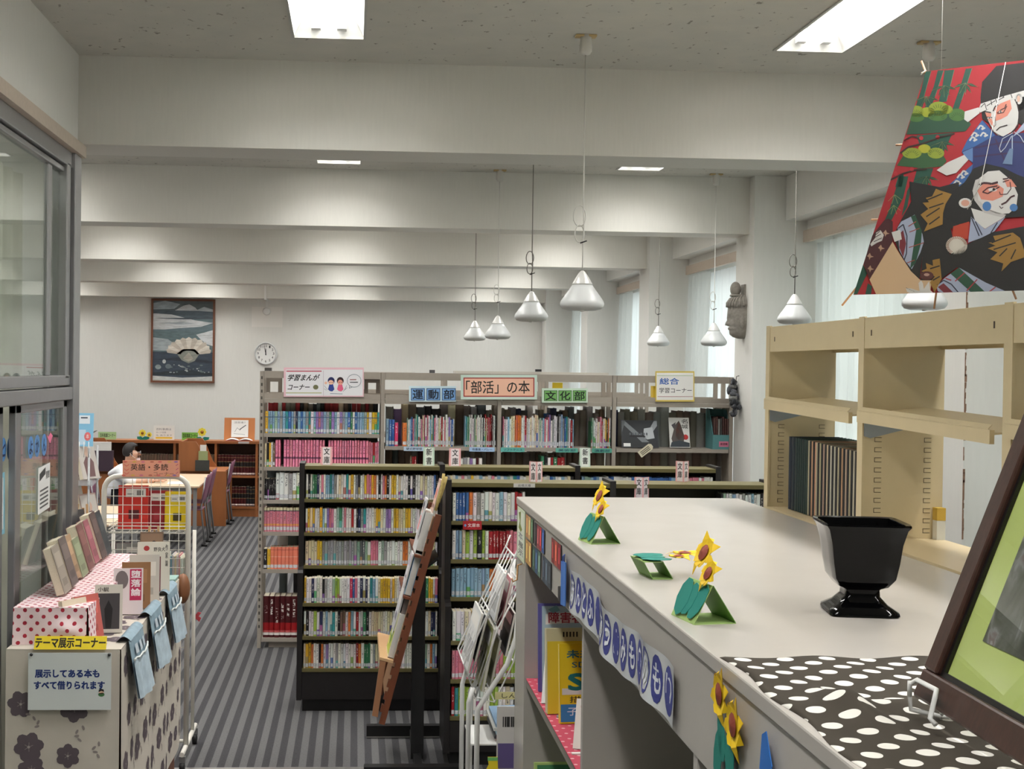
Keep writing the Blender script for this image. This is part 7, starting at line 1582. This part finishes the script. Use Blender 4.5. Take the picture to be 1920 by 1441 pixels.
bo = thing('upright_book', 'green and white book held open on the table before the person', 'book', (-2.36, 15.75, .7205)); ob('left_cover', MB().obox((-2.38, 15.6, .7205), (.05, .12, 0), (-.02, 0, .19), (.006, 0, 0), mat((206, 206, 206), .5)), parent=bo); ob('right_cover', MB().obox((-2.325, 15.725, .7205), (-.05, .12, 0), (-.02, 0, .19), (.006, 0, 0), mat((60, 110, 92), .5)), parent=bo)
ob('open_papers', MB().obox((-2.3, 12.0, .7205), (.2, .02, 0), (-.02, .28, 0), (0, 0, .004), mat((232, 232, 230), .6)), None, label='white papers on the table behind the wire cart', cat='paper')

# ---------------------------------------------------------------- seated person
def skin(name, verts, edges, radii, m, parent, root=0, sub=2):
    me = bpy.data.meshes.new(name); me.from_pydata([tuple(v) for v in verts], edges, []); o = bpy.data.objects.new(name, me); C.objects.link(o)
    md = o.modifiers.new('skin', 'SKIN'); 
    for i, r in enumerate(radii): me.skin_vertices[0].data[i].radius = (r, r) if not hasattr(r, '__len__') else r
    me.skin_vertices[0].data[root].use_root = True
    sd = o.modifiers.new('sub', 'SUBSURF'); sd.levels = sub; sd.render_levels = sub
    dg = bpy.context.evaluated_depsgraph_get(); dg.update(); me2 = bpy.data.meshes.new_from_object(o.evaluated_get(dg)); bpy.data.objects.remove(o); bpy.data.meshes.remove(me)
    me2.name = name; me2.materials.clear(); me2.materials.append(m)
    for p in me2.polygons: p.use_smooth = True
    o2 = bpy.data.objects.new(name, me2); link(o2, parent); return o2
M_skin = mat((206, 158, 132), .5, name='skin'); M_shirt = mat((232, 234, 238), .8, name='white_shirt', noise=.05, scale=8); M_trou = mat((34, 34, 42), .8, name='dark_trousers'); M_hair = mat((38, 32, 32), .7, name='dark_hair', noise=.3, scale=50)
# local frame: +x is the way the person faces, origin on the floor under the hips
po = Vector((-2.80, 15.78, 0))
V = [(0, 0, .50), (.02, 0, .62), (.06, 0, .74), (.11, 0, .84), (.155, 0, .915), (.18, 0, .965), (.205, 0, 1.04), (.212, 0, 1.10),
     (.10, -.15, .84), (.20, -.20, .735), (.40, -.15, .745), (.49, -.11, .742), (.10, .15, .84), (.20, .20, .735), (.40, .15, .745), (.49, .11, .742),
     (.08, -.09, .49), (.42, -.11, .49), (.42, -.11, .10), (.52, -.11, .04), (.08, .09, .49), (.42, .11, .49), (.42, .11, .10), (.52, .11, .04)]
E_ = [(0, 1), (1, 2), (2, 3), (3, 4), (4, 5), (5, 6), (6, 7), (3, 8), (8, 9), (9, 10), (10, 11), (3, 12), (12, 13), (13, 14), (14, 15), (0, 16), (16, 17), (17, 18), (18, 19), (0, 20), (20, 21), (21, 22), (22, 23)]
Rr = [(.10, .12), (.09, .11), (.085, .11), (.06, .08), .050, .062, (.096, .086), (.066, .062), .040, .036, .032, .026, .040, .036, .032, .026, .085, .06, .042, .035, .085, .06, .042, .035]
pe = skin('person', [Vector(v)+Vector((0, 0, 0)) for v in V], E_, Rr, M_skin, None); pe.location = po
tag(pe, 'seated person in a white shirt with a face mask pulled down, bent over the table', 'person')
def lv(v): return Vector(v)
skin('shirt', V[0:4]+V[8:10]+V[12:14]+[(.150, 0, .905), (.30, -.18, .738), (.30, .18, .738)], [(0, 1), (1, 2), (2, 3), (3, 4), (4, 5), (3, 6), (6, 7), (3, 8), (5, 9), (7, 10)], [(.15, .18), (.145, .175), (.14, .175), (.118, .155), .085, .064, .085, .064, .072, .052, .052], M_shirt, pe)
skin('trousers', [V[0]]+V[16:19]+V[20:23], [(0, 1), (1, 2), (2, 3), (0, 4), (4, 5), (5, 6)], [(.14, .165), .098, .074, .055, .098, .074, .055], M_trou, pe)
hd = Vector((.205, 0, 1.055))
mb = MB(); 
mb.sphere(hd+Vector((-.012, 0, .022)), (.104, .094, .108), 20, 14, M_hair)
mb.v = [v if not (v.x > hd.x+.02 and v.z < hd.z+.07) else Vector((hd.x+.015, v.y*.86, v.z)) for v in mb.v]
mb.v = [v if v.z > hd.z-.035 else Vector((v.x*.5+(hd.x-.05)*.5, v.y*.85, hd.z-.04)) for v in mb.v]
ob('hair', mb, parent=pe, world=False)
for s in (-1, 1): ob('ear', MB().sphere(hd+Vector((-.008, s*.080, -.005)), (.016, .010, .026), 8, 6, M_skin), parent=pe, world=False)
ob('nose', MB().prism([hd+Vector(q) for q in ((.072, -.012, -.025), (.104, 0, -.022), (.074, 0, .022), (.072, .012, -.025))], (.002, 0, 0), M_skin), parent=pe, world=False)
for s in (-1, 1): ob('eye', MB().sphere(hd+Vector((.076, s*.030, .012)), (.006, .012, .006), 8, 6, mat((40, 30, 30), .3)), parent=pe, world=False)
ob('mouth', MB().box(hd.x+.080, hd.x+.084, -.02, .02, hd.z-.048, hd.z-.043, mat((150, 84, 78), .5)), parent=pe, world=False)
gl = ob('glasses', MB().tube([hd+Vector((.095, .03+.02*math.cos(a), .012+.016*math.sin(a))) for a in [6.2832*i/12 for i in range(12)]], .0018, 5, M_leg, closed=True), parent=pe, world=False)
ob('glasses_lens_rim', MB().tube([hd+Vector((.095, -.03+.02*math.cos(a), .012+.016*math.sin(a))) for a in [6.2832*i/12 for i in range(12)]], .0018, 5, M_leg, closed=True), parent=gl, world=False)
for s in (-1, 1): ob('temple_arm', MB().tube([hd+Vector((.095, s*.05, .014)), hd+Vector((.0, s*.086, .012))], .0018, 5, M_leg), parent=gl, world=False)
mk = ob('face_mask', MB().grid(lambda u, v: hd+Vector((.062+.034*math.sin(math.pi*u), -.055+.11*u, -.105+.05*v)), 10, 5, mat((230, 208, 210), .8)), parent=pe, world=False)
for s in (-1, 1): ob('ear_loop', MB().tube([hd+Vector((.064, s*.054, -.065)), hd+Vector((.02, s*.085, -.03)), hd+Vector((-.012, s*.092, .006))], .0022, 5, mat((232, 228, 228), .7)), parent=mk, world=False)
for s in (-1, 1):
    hb = Vector((.505, s*.10, .745)); hand = ob('hand', MB().sphere(hb, (.042, .036, .014), 12, 8, M_skin), parent=pe, world=False)
    for k in range(4): ob('finger', MB().tube([hb+Vector((.03, (k-1.5)*.017, .002)), hb+Vector((.06+.006*(1.5-abs(k-1.5)), (k-1.5)*.018, .0)), hb+Vector((.085+.008*(1.5-abs(k-1.5)), (k-1.5)*.017, -.012))], .0078, 6, M_skin), parent=hand, world=False)
    ob('thumb', MB().tube([hb+Vector((-.005, -s*.03, 0)), hb+Vector((.022, -s*.052, -.002)), hb+Vector((.045, -s*.054, -.008))], .0088, 6, M_skin), parent=hand, world=False)
ob('dark_bag', MB().sphere((-2.93, 15.2, .47), (.12, .09, .07), 14, 8, mat((26, 26, 30), .6)).box(-3.02, -2.84, 15.12, 15.28, 0, .42, mat((34, 34, 38), .6)), None, label='dark bag standing beside the person chair', cat='bag')

# ---------------------------------------------------------------- book rack seen past the end of the office wall
br = thing('wire_book_stand', 'clear and wire display stand of books past the office end post', 'stand', (-1.78, 8.7, 0)); M_clear = mat((190, 194, 198), .15, name='clear_acrylic', alpha=.35)
for x in (-1.93, -1.69): 
    for y in (8.62, 8.9): ob('upright', MB().tube([(x, y, 0), (x, y, 1.56)], .008, 8, M_leg), parent=br)
for z in (.62, .98, 1.32): ob('tray', MB().obox((-1.93, 8.60, z), (.27, 0, 0), (0, .3, .03), (0, 0, .006), M_clear), parent=br); ob('tray_lip', MB().box(-1.93, -1.66, 8.596, 8.602, z, z+.035, M_clear), parent=br)
ob('foot_panel', MB().box(-1.92, -1.68, 8.605, 8.613, .68, .72, mat((30, 50, 110), .5)), parent=br)
for i in range(9): ob('top_wire', MB().tube([(-1.93+.03*i, 8.61, 1.5), (-1.93+.03*i, 8.61, 1.60)], .0025, 5, M_wire), parent=br)
def d_por(P): P.rect(.05, .04, .95, .96, (206, 198, 190)).up(); P.poly([(.25, .05), (.2, .4), (.4, .55), (.6, .55), (.8, .4), (.75, .05)], (120, 90, 90)); P.disc(.5, .66, .16, .13, (214, 180, 160))
for (x, z, yw, h, c, lb) in ((-1.76, 1.326, 1.05, .30, (196, 190, 180), 'pale picture book on the top tray of the stand'), (-1.69, 1.327, 1.05, .27, (206, 196, 190), 'portrait book on the top tray of the stand'), (-1.75, .986, 1.05, .30, (186, 184, 174), 'cream thick book on the middle tray of the stand'), (-1.67, .987, 1.05, .25, (176, 150, 140), 'brownish book on the middle tray of the stand')):
    face_book('display_book', (x, 8.72, z+.02), yw, .28, .16, h, .028, c, lb, d_por, group='books on the clear display stand')
t = thing('blue_poster', 'light blue poster card standing on top of the clear display stand', 'poster', (-1.80, 8.7, 1.57)); a = onY(146, 826, 8.7); b = onY(175, 774, 8.7)
ob('sheet', MB().obox((a.x, 8.7, 1.565), (b.x-a.x, 0, 0), (0, .02, b.z-1.565), (0, .003, 0), mat((132, 190, 222), .5)), parent=t); P = Print(plane_fn((a.x, 8.7, 1.565), (b.x-a.x, 0, 0), (0, .02, b.z-1.565)), (0, -1, 0)); P.rect(.05, .68, .75, .93, (226, 232, 238)); P.disc(.62, .3, .22, .13, (226, 110, 110)); P.rect(.05, .05, .5, .5, (190, 214, 232)).up(); P.rect(.15, .84, .6, .88, (60, 70, 90)); P.text('本', .52, .24, .72, .37, (240, 220, 220)); P.done('print', t)

# ---------------------------------------------------------------- far wall: painting, clock, call-speaker and sheet
WY = FARY-.001
a = onY(283, 716, WY); b = onY(404, 561, WY); pt = thing('framed_painting', 'brown framed painting of a big white scallop shell and sea ice', 'painting', ((a.x+b.x)/2, WY, a.z)); M_pf = mat((112, 68, 46), .5, name='painting_frame'); fwd = .03
D0 = WY-.05
for (nm_, q) in (('frame_bottom', (a.x, b.x, a.z, a.z+fwd)), ('frame_top', (a.x, b.x, b.z-fwd, b.z)), ('frame_side', (a.x, a.x+fwd, a.z+fwd, b.z-fwd)), ('frame_side', (b.x-fwd, b.x, a.z+fwd, b.z-fwd))): ob(nm_, MB().box(q[0], q[1], D0, WY, q[2], q[3], M_pf), parent=pt)
ob('canvas', MB().box(a.x+fwd, b.x-fwd, D0+.015, WY-.005, a.z+fwd, b.z-fwd, mat((100, 118, 124), .6, noise=.25, scale=14, stretch=(1, 1, 5))), parent=pt)
ax0, ax1, az0, az1 = a.x+fwd, b.x-fwd, a.z+fwd, b.z-fwd
P = Print(lambda u, v: Vector((ax0+(ax1-ax0)*u, D0+.015, az0+(az1-az0)*v)), (0, -1, 0), .0006); P.col = lambda c: mat(c, .6, noise=.35, scale=9, stretch=(1, 1, 4), name='oil_paint')
P.rect(0, .88, 1, 1, (96, 108, 112)); P.rect(0, .78, 1, .88, (84, 98, 108)); P.rect(0, .0, 1, .36, (60, 72, 86)); P.rect(0, .36, 1, .62, (98, 118, 122)).up()
P.poly([(0, .89), (.0, .97), (.2, 1.0), (.45, .96), (.35, .9)], (168, 182, 190)); P.poly([(.36, .88), (.5, .94), (.6, .96), (.7, .92), (.75, .88)], (206, 212, 216)); P.poly([(.7, .88), (.85, .93), (1, .9), (1, .87)], (190, 200, 206)); P.poly([(0, .64), (0, .84), (.3, .83), (.7, .76), (1, .73), (.8, .68), (.45, .66), (.2, .64)], (206, 210, 212)); P.poly([(.72, .58), (1, .64), (1, .44), (.9, .46), (.8, .52)], (212, 216, 218)); P.poly([(0, .38), (0, .54), (.25, .52), (.4, .44), (.35, .37)], (168, 178, 182)); P.poly([(0, 0), (1, 0), (1, .06), (.5, .04), (0, .06)], (200, 204, 202)).up()
P.poly([(0, .78), (1, .8), (1, .78), (.5, .77)], (70, 82, 92)); P.poly([(.1, .72), (.5, .70), (.7, .72), (.5, .74)], (176, 184, 190)); P.poly([(0, .26), (.5, .3), (1, .25), (1, .22), (.4, .25)], (48, 56, 70)); P.poly([(0, .1), (.6, .14), (1, .1), (1, .07), (0, .07)], (44, 54, 62)).up()
n = 11
for i in range(n):
    t0 = math.pi*(1-i/n); t1 = math.pi*(1-(i+1)/n); P.poly([(.6+.13*math.cos(t0), .33+.05*math.sin(t0)), (.6+.36*math.cos(t0), .35+.18*math.sin(t0)), (.6+.38*math.cos((t0+t1)/2), .36+.19*math.sin((t0+t1)/2)), (.6+.36*math.cos(t1), .35+.18*math.sin(t1)), (.6+.13*math.cos(t1), .33+.05*math.sin(t1))], (222, 216, 204) if i % 2 else (200, 190, 176))
P.poly([(.4, .34), (.5, .4), (.7, .4), (.78, .34), (.7, .25), (.6, .22), (.48, .26)], (140, 144, 136)).up(); P.poly([(.5, .28), (.6, .36), (.68, .28), (.6, .24)], (176, 170, 158)); P.disc(.19, .24, .03, .025, (190, 196, 196)); P.disc(.09, .17, .05, .03, (150, 162, 162)); P.disc(.26, .18, .05, .03, (110, 122, 128))
for i in range(26): P.disc(random.uniform(.25, .95), random.uniform(.1, .2), random.uniform(.01, .035), .008, random.choice([(150, 160, 160), (190, 196, 196), (110, 124, 124)]), 8)
P.done('picture', pt)
cc = onY(498.5, 662, WY); ck = thing('wall_clock', 'round white wall clock on the far wall', 'clock', (cc.x, WY, cc.z-.17)); RX = Matrix.Rotation(math.pi/2, 3, 'X'); cR = .172
ob('case', MB().lathe([(cR, 0), (cR, .03), (cR-.008, .04), (cR-.02, .036), (cR-.022, .022)], (cc.x, WY, cc.z), 36, mat((214, 215, 216), .3, .2), RX, cap=False), parent=ck); ob('dial', MB().prism([Vector((cc.x+(cR-.0215)*math.cos(a), WY-.0208, cc.z+(cR-.0215)*math.sin(a))) for a in [6.28318*i/36 for i in range(36)]], (0, .015, 0), mat((238, 238, 236), .5)), parent=ck)
P = Print(lambda u, v: Vector((cc.x+u, WY-.0215, cc.z+v)), (0, -1, 0))
for h in range(1, 13): t_ = math.pi/2-h*math.pi/6; x = .118*math.cos(t_); z = .118*math.sin(t_); wd = .011 if h < 10 else .018; P.text(str(h), x-wd, z-.018, x+wd, z+.018, (40, 40, 44), .01)
P.done('numerals', ck)
for nm_, ang, L, wd in (('hour_hand', math.radians(358/12+330), .075, .008), ('minute_hand', math.radians(348), .115, .006)):
    d = Vector((math.sin(ang), 0, math.cos(ang))); s = Vector((d.z, 0, -d.x)); o = Vector((cc.x, WY-.024, cc.z)); ob(nm_, MB().prism([o-d*.025-s*wd, o-d*.025+s*wd, o+d*L+s*wd*.4, o+d*L-s*wd*.4], (0, -.002, 0), mat((30, 30, 34), .4)), parent=ck)
pc = onY(500, 583, WY); sp = thing('wall_sensor', 'round white sensor on a thin conduit running down the far wall', 'sensor', (pc.x, WY, pc.z))
ob('conduit', MB().box(pc.x-.015, pc.x+.015, 20.128, 20.149, BEAMZ-.0, BEAMZ+.2, M_white), parent=sp); ob('conduit', MB().box(pc.x-.015, pc.x+.015, 20.128, WY, BEAMZ-.022, BEAMZ-.001, M_white), parent=sp); ob('conduit', MB().box(pc.x-.015, pc.x+.015, WY-.022, WY, pc.z, BEAMZ-.023, M_white), parent=sp)
ob('sensor_disc', MB().lathe([(.058, 0), (.058, .03), (.045, .04), (0, .042)], (pc.x, WY-.001, pc.z), 24, M_white, RX), parent=sp)
a = onY(472, 612, WY); b = onY(530, 575, WY); ob('blank_sheet', MB().box(a.x, b.x, WY-.002, WY-.0003, a.z, b.z, mat((234, 231, 226), .7)), None, label='blank pale sheet on the far wall around the sensor', cat='paper')
